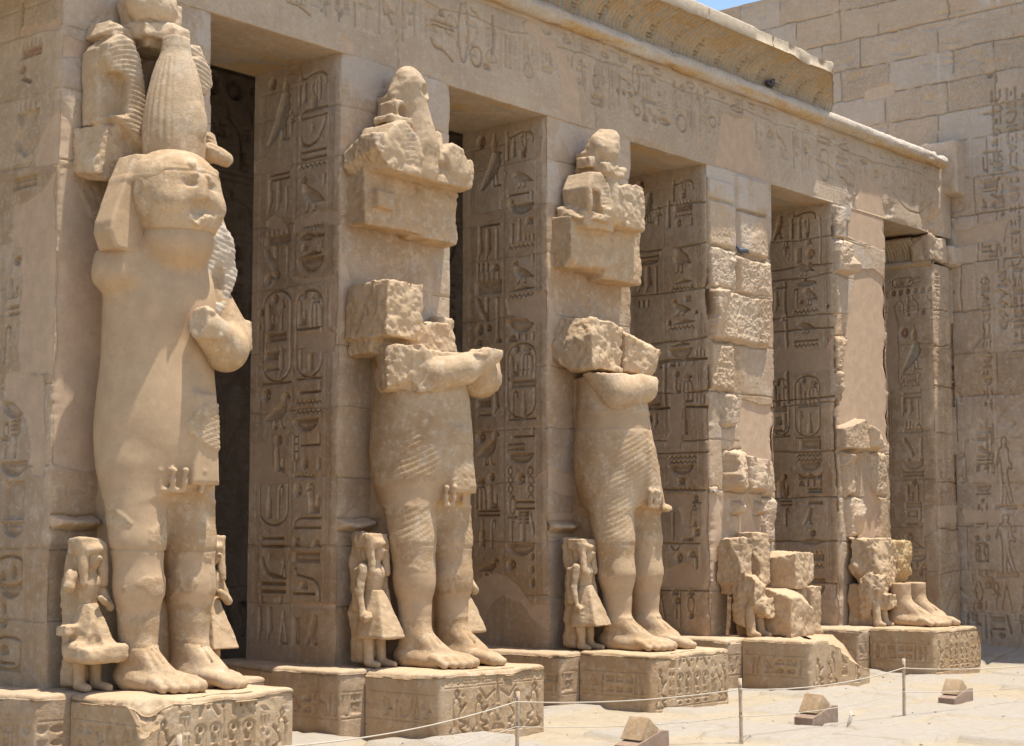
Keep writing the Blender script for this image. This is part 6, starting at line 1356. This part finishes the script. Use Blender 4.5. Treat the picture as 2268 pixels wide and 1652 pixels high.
    for q in (-1, 1):
        v = Vol((-.25, -.85, 5.95), (2.0, .03, 7.75), .0175)
        X_ = lambda a: CX+.0+a*q
        P = [(X_(.14), 6.28), (X_(.34), 6.46), (X_(.60), 6.62), (X_(.43), 6.66), (X_(.42), 7.02), (X_(.48), 7.08), (X_(.62), 7.08), (X_(.70), 7.20), (X_(.67), 7.38), (X_(.54), 7.50), (X_(.40), 7.47), (X_(.28), 7.30), (X_(.20), 7.0)]
        v.add(prism(P, -.50, -.08, .04, .02, 3)); v.add(prism([(X_(.30), 6.50), (X_(.68), 6.56), (X_(.70), 7.35), (X_(.3), 7.4)], -.33, -.02, .05, .02, 5), .02)
        v.add(prism([(X_(.38), 7.45), (X_(.66), 7.50), (X_(.60), 7.66), (X_(.30), 7.62), (X_(.18), 7.2)], -.40, -.0, .04, .03, 7), .02)
        v.add(rock((X_(.46), -.18, 6.24), (.30, .20, .30), 9, .05, cuts=5), .05)
        if q > 0: v.add(cap((X_(.55), -.62, 6.42), (X_(.75), -.66, 6.36), .10, .085), .02); v.add(cap((X_(.64), -.5, 6.6), (X_(.66), -.52, 6.42), .07, .09), .03)
        def detp(x, y, z, N):
            u = (x-CX)*q; return .0055*np.sin((z+1.1*(u-.5)**2+.25*u)*2*math.pi/.052)*sst(.70, .66, u)*sst(.10, .14, u)*sst(6.38, 6.44, z)*(N[:, 1] < -.5)
        grow('feather', v, STATUE, root, 14+q, .006, ro=lambda x, y, z: .5*sst(6.55, 6.4, z), det=detp)
    return root
colossus1()
# ------------------------------------------------------------------ colossi 2 and 3: cut off above the folded forearms
def headless(i, label, seed, h=.021):
    x0 = i*DX; o = (x0, 0, 0)
    root = thing('colossus', (x0+CX, -.7, ZB), label, 'statue', 'colossal king statues on the pillars')
    v = Vol((.0, -1.72, ZB-.03), (1.85, .03, 4.75), h)
    torso(v, 4.6)
    for cx, sd in zip(LX, (1, -1)): leg_foot(v, cx, sd)
    v.add(prism([(CX-.10, 3.6), (CX+.22, 3.6), (CX+.34, 2.80), (CX-.12, 2.80)], -1.15, -.8, .05), .06)
    if i == 1: uraei(v, 2.62, (-.17, -.08), -1.12); uraei(v, 2.66, (.17, .26, .34), -1.10)
    else: uraei(v, 2.66, (-.10, .0, .10, .20), -1.14); v.add(box((CX+.42, -.98, 2.86), (.13, .14, .22), .04, n=.08, s=3), .05); v.add(box((CX+.40, -1.0, 3.2), (.09, .16, .22), .04, n=.09, s=5), .05)
    if i == 2: v.sub(both(half((1.12, -.858, 4.2), (.65, -.76, .18), .03, 5), half((0, 0, 2.75), (0, 0, 1))), .12)      # front sheared away
    v.sub(half((0, 0, 4.52), (0, 0, 1), .03, seed))
    pl_ = patches(seed+2, .02)
    def pl(x, y, z):
        if i == 1: band = sst(1.45, 1.55, z+.1*fbm(x*3, y*3, z*0, 4, 3))*sst(1.98, 1.85, z+.1*fbm(x*3, y*3, z*0, 6, 3))*(x < .9)+sst(2.62, 2.7, z)*sst(2.95, 2.85, z+.12*fbm(x*2, y*2, z*0, 8, 3))+sst(1.3, 1.36, z)*sst(1.62, 1.56, z+.05*fbm(x*4, y*4, z*0, 9, 3))
        else: band = sst(1.15, 1.25, z)*sst(1.75, 1.66, z+.08*fbm(x*3, y*3, z*0, 4, 3))+sst(3.7, 3.8, z)*sst(4.05, 3.95, z)
        return np.clip(band+.5*pl_(x, y, z)*sst(1.2, 1.5, z)*sst(2.4, 2.2, z), 0, 1)
    def det(x, y, z, N):
        return pleats(x, y, z, 2.2, 3.75, CX)*(1-.8*np.clip(pl(x, y, z), 0, 1))*(.4+.6*sst(-.3, .2, fbm(x*2, y*2, z*2, 3, 3)))-.010*np.exp(-((z-2.17-.02*np.sin(x*3))/.012)**2)-.009*np.exp(-((z-3.78)/.010)**2)-.006*np.exp(-((z-3.0-.03*fbm(x*2, y*2, None, 2, 3))/.010)**2)
    grow('body', v, STATUE, root, seed, .006, ro=lambda x, y, z: np.clip(sst(4.44, 4.5, z)+.5*sst(.25, .5, fbm(x*2.4, y*2.4, z*2.4, seed+4, 4)), 0, 1), pl=pl, det=det, off=o, roamp=.02)
    # the forearms, sheared flat along the joint
    v = Vol((-.25, -1.75, 3.8), (2.3, .03, 4.85), .0195)
    if i == 1:
        v.add(rock((CX-.52, -.62, 4.30), (.24, .30, .30), 5, .08, rz=-.5), .0)                                    # shattered left elbow
        v.add(rock((CX-.30, -.86, 4.26), (.20, .20, .26), 6, .07, rz=-.6), .06)
        v.add(cap((CX-.22, -.98, 4.22), (CX+.05, -1.18, 4.30), .21, .185), .05); v.add(cap((CX+.05, -1.18, 4.30), (CX+.46, -1.26, 4.52), .18, .135), .03)
        v.add(cap((1.74, -.70, 4.62), (1.72, -.76, 4.30), .27, .28), .0); v.add(cap((1.72, -.76, 4.29), (1.42, -1.0, 4.26), .265, .25), .04); v.add(cap((1.42, -1.0, 4.26), (CX+.34, -1.16, 4.44), .24, .16), .05)
        for k in range(4): v.add(cap((CX+.40-.06*k, -1.34, 4.56-.03*k), (CX+.28-.06*k, -1.33, 4.56-.03*k), .046, .04), .012)
        v.sub(half((0, 0, 4.57), (0, 0, 1), .05, 21)); v.sub(box((CX+.10, -1.30, 4.55), (.06, .1, .05), .02, n=.02, s=3), .01)
        v.sub(both(half((1.93, -.8, 4.3), (1, -.1, .25), .05, 22)), .01)
        ro = lambda x, y, z: np.clip(sst(4.47, 4.53, z)+sst(CX-.42, CX-.52, x+.1*fbm(x*4, y*4, z*4, 4, 3))+sst(1.80, 1.86, x), 0, 1)
    else:
        v.add(cap((CX-.50, -.58, 4.62), (CX-.38, -.80, 4.28), .25, .26), .0); v.add(cap((CX-.38, -.80, 4.26), (CX-.02, -.97, 4.34), .255, .205), .05)
        v.add(cap((CX-.02, -.97, 4.36), (CX+.18, -.92, 4.46), .20, .145), .05); v.add(cap((1.20, -.62, 4.54), (1.16, -.78, 4.45), .15, .17), .04); v.add(cap((1.16, -.78, 4.45), (CX+.10, -.95, 4.46), .17, .14), .05)
        v.sub(half((0, 0, 4.54), (0, 0, 1), .012, 21))
        for q, r in ((-.02, .09), (.10, .10), (.20, .07), (.27, .05)): v.sub(ell((CX+q, -.88+.1*q, 4.55), (r, r, .085)), .015)
        ro = lambda x, y, z: np.clip(sst(4.49, 4.53, z)*.8+sst(4.40, 4.46, z)*sst(CX+.02, CX+.08, x), 0, 1)
    grow('forearms', v, STATUE, root, seed+7, .006, ro=ro, off=o, roamp=.028)
    # stumps of the upper arms, broken off rough
    v = Vol((-.15, -1.0, 4.4), (2.1, .03, 5.5), .021)
    if i == 1:
        v.add(rock((.40, -.36, 5.0), (.32, .38, .35), 31, .06, cuts=5), 0); v.add(rock((.38, -.28, 4.74), (.26, .28, .28), 33, .06), .06)
        v.add(rock((1.32, -.18, 4.74), (.38, .18, .24), 35, .06), .0); v.add(box((1.72, -.12, 4.85), (.16, .12, .26), .06, n=.05, s=37), .02)
    else:
        v.add(rock((.44, -.34, 4.96), (.36, .38, .38), 42, .06, cuts=4), 0); v.add(both(rock((1.20, -.42, 4.92), (.36, .42, .38), 43, .05, cuts=6), half((1.1, -.5, 5.2), (-.2, .5, -1))), .0)
    grow('arm_stump', v, STATUE, root, seed+9, .01, ro=lambda x, y, z: np.clip(.55+.6*fbm(x*2, y*2, z*2, 4, 3)+.5*sst(-.3, -.6, y), 0, 1), off=o, roamp=.045)
    # backing block and the remains of the crown
    v = Vol((-.05, -.65, 5.95), (2.05, .03, 7.1), .021)
    if i == 1:
        v.add(rock((.66, -.10, 6.52), (.54, .21, .46), 51, .05, cuts=4), 0); v.add(rock((1.46, -.10, 6.50), (.44, .22, .48), 54, .05, cuts=4), 0); v.add(box((1.0, -.10, 6.5), (.8, .12, .42), .05, n=.03, s=55), .03)
        v.add(box((.40, -.34, 6.38), (.16, .08, .12), .04, n=.04, s=57), .02)
    else:
        v.add(rock((.62, -.13, 6.47), (.50, .20, .43), 61, .05, cuts=4), 0); v.add(rock((1.32, -.14, 6.40), (.42, .22, .50), 64, .05, cuts=4), 0); v.add(box((1.0, -.08, 6.45), (.75, .12, .40), .05, n=.03, s=65), .03)
        v.add(box((.60, -.24, 6.74), (.38, .26, .14), .06, n=.06, s=67), .03)
    grow('backing_block', v, STATUE, root, seed+11, .01, ro=lambda x, y, z: np.clip(.4+.9*fbm(x*1.6, y*1.6, z*1.6, 14, 3)+.6*sst(1.7, 1.85, x), 0, 1), off=o, roamp=.03)
    v = Vol((-.05, -.95, 6.7), (2.05, .03, 8.25), .0195)
    v.add(ell((CX-.10, -.36, 7.83), (.245, .24, .31), .07, seed), 0)
    v.add(box((CX-.06, -.20, 7.62), (.30, .20, .16), .05, n=.05, s=71), .05)
    if i == 1:
        v.add(cap((CX-.05, -.36, 7.62), (CX+.05, -.38, 7.15), .21, .27), .04); v.add(cap((CX+.05, -.38, 7.15), (CX+.05, -.38, 6.85), .27, .25), .03)
        v.add(prism([(.12, 6.95), (.30, 7.30), (.52, 7.38), (.74, 7.20), (.86, 6.92), (.5, 6.86)], -.62, -.05, .05, .03, 73), .02); v.add(rock((.48, -.30, 6.90), (.48, .32, .24), 75, .07), .03)
        v.add(prism([(1.24, 7.1), (1.40, 7.28), (1.60, 7.22), (1.74, 6.98), (1.66, 6.80), (1.34, 6.84)], -.60, -.05, .05, .03, 77), .02); v.add(rock((1.44, -.28, 6.84), (.38, .30, .26), 79, .07), .03)
        v.add(cap((CX-.30, -.46, 7.32), (CX-.16, -.52, 7.0), .06, .07), .02); v.add(cap((CX+.36, -.42, 7.34), (CX+.30, -.5, 7.0), .065, .08), .02)
        v.add(box((CX-.28, -.30, 7.52), (.13, .16, .14), .03, n=.05, s=81), .0); v.sub(ell((CX-.30, -.46, 7.52), (.07, .12, .09)), .02); v.add(box((CX-.36, -.35, 7.40), (.2, .16, .05), .03, n=.05, s=83), .02)
        v.sub(ell((CX+.05, -.62, 7.83), (.14, .14, .10)), .02)
    else:
        v.add(box((CX-.06, -.34, 7.49), (.28, .24, .09), .05, n=.10, s=85), .05); v.add(cap((CX-.06, -.34, 7.6), (CX, -.36, 6.9), .20, .22), .05); v.add(box((CX-.36, -.30, 7.58), (.14, .14, .09), .03, n=.05, s=87), .02)
        v.add(prism([(.28, 6.80), (.22, 7.16), (.36, 7.40), (.56, 7.42), (.74, 7.25), (.82, 6.95), (.78, 6.76)], -.55, -.05, .05, .03, 89), .02)
        v.add(rock((1.28, -.30, 7.0), (.38, .30, .36), 91, .08), .05); v.add(rock((.55, -.30, 6.78), (.40, .30, .15), 93, .05), .02); v.sub(box((.42, -.55, 6.98), (.10, .12, .16), .03, n=.02, s=94), .02)
        v.add(cap((CX-.12, -.44, 7.38), (CX+.02, -.50, 6.95), .08, .09), .03); v.add(box((1.46, -.36, 6.74), (.14, .16, .16), .05, n=.08, s=95), .03)
    def detp(x, y, z, N): return .005*np.sin((z+.7*(x-.5)**2+.35*np.abs(x-CX))*2*math.pi/.055)*((np.abs(x-CX) > .22) & (z < 7.45))*(N[:, 1] < -.45)*sst(.1, -.05, fbm(x*3, y*3, z*3, 5, 2))
    grow('crown', v, STATUE, root, seed+13, .008, ro=lambda x, y, z: np.clip(.35+.8*fbm(x*2.2, y*2.2, z*2.2, 24, 3)+.5*sst(6.95, 6.85, z), 0, 1), det=detp, off=o, roamp=.03)
    return root
headless(1, 'headless king statue with a shattered left elbow and a stone globe above, second from left', 20)
headless(2, 'headless king statue whose arms are cut off flat and hollowed on top, on middle pillar', 40, .0225)

side_figure('small_statue', .14, -.50, 1.50, 'small carved figure with broken kilt beside the left leg of the nearest colossus', 2, 22)
side_figure('small_statue', 1.72, -.42, 1.52, 'small carved figure with folded arm behind the right leg of the nearest colossus', 3, 24, 1)
side_figure('small_statue', 4.14, -.50, 1.56, 'small carved figure with a long whole arm and flared kilt beside the second colossus', 0, 25)
side_figure('small_statue', 5.74, -.36, 1.56, 'small carved figure mostly hidden behind the right leg of the second colossus', 3, 26)
side_figure('small_statue', 8.16, -.50, 1.50, 'small carved figure with smooth repaired kilt beside the left leg of the third colossus', 0, 27)

# ------------------------------------------------------------------ what is left of colossi 4 and 5
def rubble(nm, label, i, parts, seed, cat='broken statue'):
    x0 = i*DX; root = thing('broken_colossus', (x0+CX, -.7, ZB), label, cat, 'colossal king statues on the pillars')
    for k, (pn, lo, hi, ops, ro) in enumerate(parts):
        v = Vol(lo, hi, .022)
        for op in ops:
            kind, pr, kk = op
            (v.add if kind == '+' else v.sub)(pr, kk)
        grow(pn, v, STATUE, root, seed+k*3, .01, ro=(lambda r_: (lambda x, y, z: np.clip(r_+.9*fbm(x*1.8, y*1.8, z*1.8, seed, 3), 0, 1)))(ro), off=(x0, 0, 0), roamp=.045)
    return root
Z0 = ZB
rubble('broken_colossus', 'shattered remains of a king statue, rough stone blocks stacked on the sloping base', 3, [
 ('leg_stump', (.0, -1.6, Z0-.03), (1.9, .03, 1.75), [('+', rock((.98, -.60, 1.12), (.44, .50, .37), 3, .04, cuts=3), 0), ('+', rock((1.54, -.50, 1.12), (.24, .44, .40), 5, .05, cuts=4), .0), ('-', box((1.34, -1.0, 1.2), (.10, .16, .5), .03), .02)], .6),
 ('knee_block', (.6, -1.2, 1.4), (2.1, .05, 2.2), [('+', rock((1.36, -.56, 1.77), (.36, .32, .30), 8, .035, rz=.1, cuts=2), 0)], .7),
 ('middle_block', (.3, -.9, 1.4), (1.4, .05, 2.5), [('+', rock((.80, -.26, 1.92), (.15, .24, .46), 9, .05, cuts=5), 0)], .8),
 ('upper_left_block', (-.1, -.9, 1.4), (.9, .05, 2.3), [('+', rock((.30, -.24, 1.86), (.17, .24, .42), 11, .06), 0), ('+', rock((.34, -.20, 1.50), (.13, .18, .26), 13, .06), .06)], .7)], 61)
def cut_feet():
    i = 4; x0 = i*DX; root = thing('broken_colossus', (x0+CX, -.7, ZB), 'pair of giant stone feet cut off flat above the ankles, below orange rubble', 'broken statue', 'colossal king statues on the pillars')
    for cx, sd in zip((LX[0]+.22, LX[1]+.12), (1, -1)):
        v = Vol((cx-.5, -1.75, ZB-.03), (cx+.5, -.1, 1.72), .0215); leg_foot(v, cx, sd, cut=1.45)
        v.sub(half((0, 0, 1.50), (0, 0, 1), .004, 3)); grow('foot', v, STATUE, root, 71+sd, .006, off=(x0, 0, 0), ro=lambda x, y, z: .25*np.ones(len(x)), pl=lambda x, y, z: .5*sst(1.2, 1.3, z))
    for nm, ops, ro, mt in (('heel_block', [rock((.74, -.26, 1.12), (.50, .24, .38), 3, .05, cuts=4)], .4, STATUE), ('orange_block', [rock((1.28, -.30, 1.86), (.28, .32, .38), 5, .08)], .8, OCHRE), ('pale_block', [rock((.66, -.32, 1.86), (.40, .33, .43), 7, .09, rz=.2)], .8, STATUE)):
        v = Vol((-.1, -1.1, ZB-.02), (1.9, .05, 2.45), .023)
        for p_ in ops: v.add(p_)
        grow(nm, v, mt, root, 81, .012, ro=(lambda r_: (lambda x, y, z: np.clip(r_+.8*fbm(x*2, y*2, z*2, 9, 3), 0, 1)))(ro), off=(x0, 0, 0), roamp=.05)
cut_feet()
def stump(x, y, h, label, seed):
    """formless lump on two stubs of legs: all that is left of a companion figure"""
    root = thing('small_statue', (x, y, ZB), label, 'small statue', 'small statues beside the colossi'); z = ZB; s = h
    v = Vol((x-.5, y-.45, z-.03), (x+.5, y+.4, z+h+.15), .02)
    v.add(rock((x, y+.06, z+.66*s), (.18*s, .17*s, .34*s), seed, .07), 0); v.add(rock((x+.10*s, y-.06, z+.46*s), (.17*s, .18*s, .16*s), seed+2, .06), .04); v.add(rock((x+.02, y+.22, z+.55*s), (.20*s, .14*s, .55*s), seed+1, .06), .05)
    grow('torso', v, STATUE, root, seed, .012, ro=lambda a, b, c: .8*np.ones(len(a)), roamp=.05)
    for q in (-.12, .13):
        v = Vol((x-.5, y-.45, z-.03), (x+.5, y+.4, z+h*.6), .02); v.add(cap((x+q*s, y+.04, z+.45*s), (x+q*s*1.2, y, z+.06), .085*s, .075*s), 0); v.add(cap((x+q*1.2*s, y, z+.05), (x+q*1.25*s, y-.14*s, z+.03), .07*s, .05*s), .03)
        grow('leg', v, STATUE, root, seed+4, .012, ro=lambda a, b, c: .4*np.ones(len(a)))
    return root
stump(12.30, -.62, .95, 'formless stump of a small figure on two leg stubs, on the sloping broken base', 28)
stump(16.32, -.62, .90, 'broken stump of a small figure beside the pair of cut off giant feet', 33)

# ------------------------------------------------------------------ loose blocks of the corner cornice and the wall end
def boulder(nm, c, hs, label, mat, seed, n=.07, h=.025, parent=None, cat='stone block', rz=0.0):
    m = max(hs)*1.5+n; v = Vol((c[0]-m, c[1]-m, c[2]-m), (c[0]+m, c[1]+m, c[2]+m), h); v.add(box(c, hs, .06, rz=rz, n=n, s=seed))
    o = grow(nm, v, mat, parent, seed, .01, ro=lambda x, y, z: np.clip(.5+.8*fbm(x*2, y*2, z*2, seed, 3), 0, 1), roamp=.04)
    if parent is None: setp(o, label, cat)
    return o
boulder('broken_cornice_block', (20.10, .18, 7.92), (.36, .24, .26), None, STONE, 3, .09, parent=ANTA)
boulder('cornice_core', (20.35, .98, 7.93), (.44, .68, .24), None, STONE, 5, .02, parent=ANTA)
boulder('jutting_block', (20.66, -.02, 7.86), (.20, .16, .20), None, WALL, 7, .07, parent=BW)
boulder('corner_block', (20.74, .13, 9.62), (.30, .42, .55), None, WALL, 9, .05, parent=BW)
boulder('loose_block', (19.9, .35, 9.80), (.46, .30, .13), 'flat broken stone lying on the beam end near the tall wall', PALE, 13, .06, cat='loose stone')
for k, (px, py, s) in enumerate(((19.4, -2.6, .16), (20.0, -3.1, .11), (18.3, -3.2, .13), (17.6, -3.3, .10))):
    o = boulder('flat_stone', (px, py, gz(px, py)+.0), (s*1.5, s*.9, .05), ['flat pale stone lying nearest the foot of the tall wall', 'flat stone in the sand in front of the tall wall', 'flat stone by the corner of the farthest statue base', 'flat stone left of the others before the farthest base'][k], PALE, 15+k, .03, .02, cat='loose stone')

# ------------------------------------------------------------------ stone-clad floodlights on the sand
def floodlight(x, y, s, rz, label):
    z = gz(x, y)-.02; root = thing('ground_light', (x, y, z), label, 'ground light', 'ground lights in front of the bases')
    co, si = math.cos(rz), math.sin(rz)
    def tr(P): P = np.array(P, float)*s; return np.stack([x+P[:, 0]*co-P[:, 1]*si, y+P[:, 0]*si+P[:, 1]*co, z+P[:, 2]], -1)
    def solid(nm, prof, w0, w1, mat, bev=.014):
        import bmesh
        bm = bmesh.new(); a = [bm.verts.new(q) for q in tr([(p[0], w0, p[1]) for p in prof])]; b = [bm.verts.new(q) for q in tr([(p[0], w1, p[1]) for p in prof])]
        n = len(prof); bm.faces.new(a); bm.faces.new(b[::-1])
        for k in range(n): bm.faces.new([a[k], b[k], b[(k+1) % n], a[(k+1) % n]])
        bmesh.ops.recalc_face_normals(bm, faces=bm.faces); bmesh.ops.bevel(bm, geom=bm.edges[:], offset=bev*s, segments=3, affect='EDGES', profile=.6)
        me = bpy.data.meshes.new(nm); bm.to_mesh(me); bm.free(); me.materials.append(mat)
        at = me.attributes.new('tint', 'FLOAT_COLOR', 'POINT')
        at.data.foreach_set('color', np.zeros(4*len(me.vertices), np.float32))
        me.polygons.foreach_set('use_smooth', np.ones(len(me.polygons), bool))
        ob = bpy.data.objects.new(nm, me); col.objects.link(ob); ob.parent = root; ob.matrix_parent_inverse = parent_mat(root); return ob
    solid('wedge_housing', [(-.46, .0), (.40, .0), (.40, .36), (.22, .37), (-.46, .16)], -.22, .22, BRICKY)
    solid('lamp_box', [(-.30, .24), (-.02, .22), (.17, .40), (-.07, .60)], -.2, .24, STATUE)
    return root
LL = ['brown wedge shaped ground light with tilted box, nearest the camera, cut by the lower edge', 'brown wedge shaped ground light in front of the sloping broken base', 'brown wedge shaped ground light farthest away, in front of the cut off feet']
for (px, py, s), lb in zip(((5.06, -3.72, .66), (8.42, -3.92, .62), (12.22, -3.94, .58)), LL): floodlight(px, py, s, math.radians(-6), lb)

# ------------------------------------------------------------------ rope barrier
WOOD = simple('weathered_wood', (.50, .37, .25), .85, .2, 30); ROPE = simple('rope_fibre', (.50, .43, .33), .9, .15, 90); IRON = simple('dark_iron', (.06, .05, .045), .6, .3, 40)
PB = [(-1.42, -3.96), (4.09, -2.75), (6.248, -4.214), (10.043, -4.255), (14.2, -5.45)]
PH = [.74, .64, .72, .73, .73]
PLB = ['wooden rope post in front of the nearest base, at the lower edge', 'wooden rope post in front of the base with kneeling figures', 'wooden rope post standing between the nearest and second ground lights', 'wooden rope post standing between the second and farthest ground lights', 'farthest wooden rope post, to the right of all the others']
hooks = []; hooks2 = []
for (px, py), h, lb in zip(PB, PH, PLB):
    z = gz(px, py)
    root = thing('rope_post', (px, py, z), lb, 'post', 'posts of the rope barrier')
    rng = np.random.RandomState(int(px*10)+100); ln = rng.uniform(-.012, .012, 2)
    k = np.linspace(0, 1, 9); P = np.stack([px+ln[0]*k, py+ln[1]*k, z-.05+(h+.05)*k], -1)
    tube('stake', P, .0205*(1+.06*np.sin(k*9)), WOOD, root, 10)
    for fz, lst in ((.865, hooks), (.45, hooks2)):
        a = np.linspace(0, 2*math.pi, 14); c = np.array([px+ln[0]*fz-.026, py-.02, z+h*fz])
        tube('ring', np.stack([c[0]-.020+.024*np.cos(a), c[1]+0*a, c[2]+.026*np.sin(a)], -1), .0035, IRON, root, 6); lst.append(c-np.array([.02, 0, .02]))
def rope(label, hk, sag, rad, ends):
    pts = []
    P = [np.array(ends[0])]+hk+[np.array(ends[1])] if ends else hk
    for a, b in zip(P[:-1], P[1:]):
        n = 26; t = np.linspace(0, 1, n)
        seg_ = a+(b-a)*t[:, None]; seg_[:, 2] -= sag*np.linalg.norm(b-a)*4*t*(1-t); pts.append(seg_[:-1] if b is not P[-1] else seg_)
    pts = np.concatenate(pts); tt = np.arange(len(pts))
    o = tube('rope', pts, rad*(1+.10*np.sin(tt*2.2)), ROPE, None, 8); setp(o, label, 'rope', 'ropes of the barrier'); return o
rope('upper white rope sagging between the tops of the posts', hooks, .022, .0068, None)
rope('lower thin rope strung at half height between the posts', hooks2, .018, .0045, None)
tube_tag = tube('rope_end', [(8.0+.0, -4.62, .23), (7.98, -4.63, .17), (7.96, -4.62, .10), (7.93, -4.6, .05)], [.012, .02, .022, .006], ROPE, None, 7); setp(tube_tag, 'frayed rope end hanging from the lower rope near the second ground light', 'rope end')

# ------------------------------------------------------------------ birds and the small white tag
FEATHERS = simple('grey_feathers', (.075, .08, .10), .6, .35, 25); BEAK = simple('beak', (.12, .10, .08), .5)
def bird(x, y, z, s, yaw, label):
    root = thing('pigeon', (x, y, z), label, 'pigeon', 'pigeons resting on the masonry')
    v = Vol((-.2, -.12, -.02), (.22, .12, .26), .008)
    v.add(ell((0, 0, .10), (.115, .062, .062)), 0); v.add(cap((.06, 0, .13), (.115, 0, .185), .045, .032), .03); v.add(ell((.125, 0, .205), (.034, .028, .030)), .015)
    v.add(cap((-.09, 0, .09), (-.19, 0, .065), .035, .018), .02)
    for q in (-1, 1): v.add(cap((.01, .02*q, .05), (.015, .022*q, .0), .009, .007), .004)
    V, F = v.mesh(); co, si = math.cos(yaw), math.sin(yaw)
    T = lambda V: np.stack([x+s*(V[:, 0]*co-V[:, 1]*si), y+s*(V[:, 0]*si+V[:, 1]*co), z+s*V[:, 2]], -1)
    mesh_np('body', T(V), F, FEATHERS, root)
    for q in (-1, 1):
        v = Vol((-.22, -.1, .02), (.1, .1, .18), .008); v.add(ell((-.05, .056*q, .108), (.115, .016, .045)), 0); V, F = v.mesh(); mesh_np('wing', T(V), F, FEATHERS, root)
    v = Vol((.12, -.03, .16), (.2, .03, .24), .004); v.add(cap((.150, 0, .205), (.180, 0, .198), .010, .003), 0); V, F = v.mesh(); mesh_np('beak', T(V), F, BEAK, root)
bird(13.82, -.12, 9.80, .95, .25, 'dark pigeon perched on the rounded moulding under the painted cornice')
bird(12.93, -.06, 6.86, .7, 2.6, 'dark pigeon tucked into a joint of the broken pillar blocks')
bm_ = np.array([(12.06, -.05, 2.98), (12.09, -.05, 2.98), (12.09, -.05, 3.03), (12.06, -.05, 3.03)])
TAGM = simple('white_label', (.40, .44, .47), .7, .12, 60)
bx = np.concatenate([bm_, bm_+np.array([0, .03, 0])])
o = mesh_np('paper_tag', bx, np.array([(0, 1, 2, 3), (7, 6, 5, 4), (0, 4, 5, 1), (1, 5, 6, 2), (2, 6, 7, 3), (3, 7, 4, 0)]), TAGM, smooth=False); setp(o, 'tiny white tag stuck on the corner of the blocky broken pillar', 'tag')
print('BUILD', round(time.time()-T0, 1), sum(len(m.polygons) for m in bpy.data.meshes))
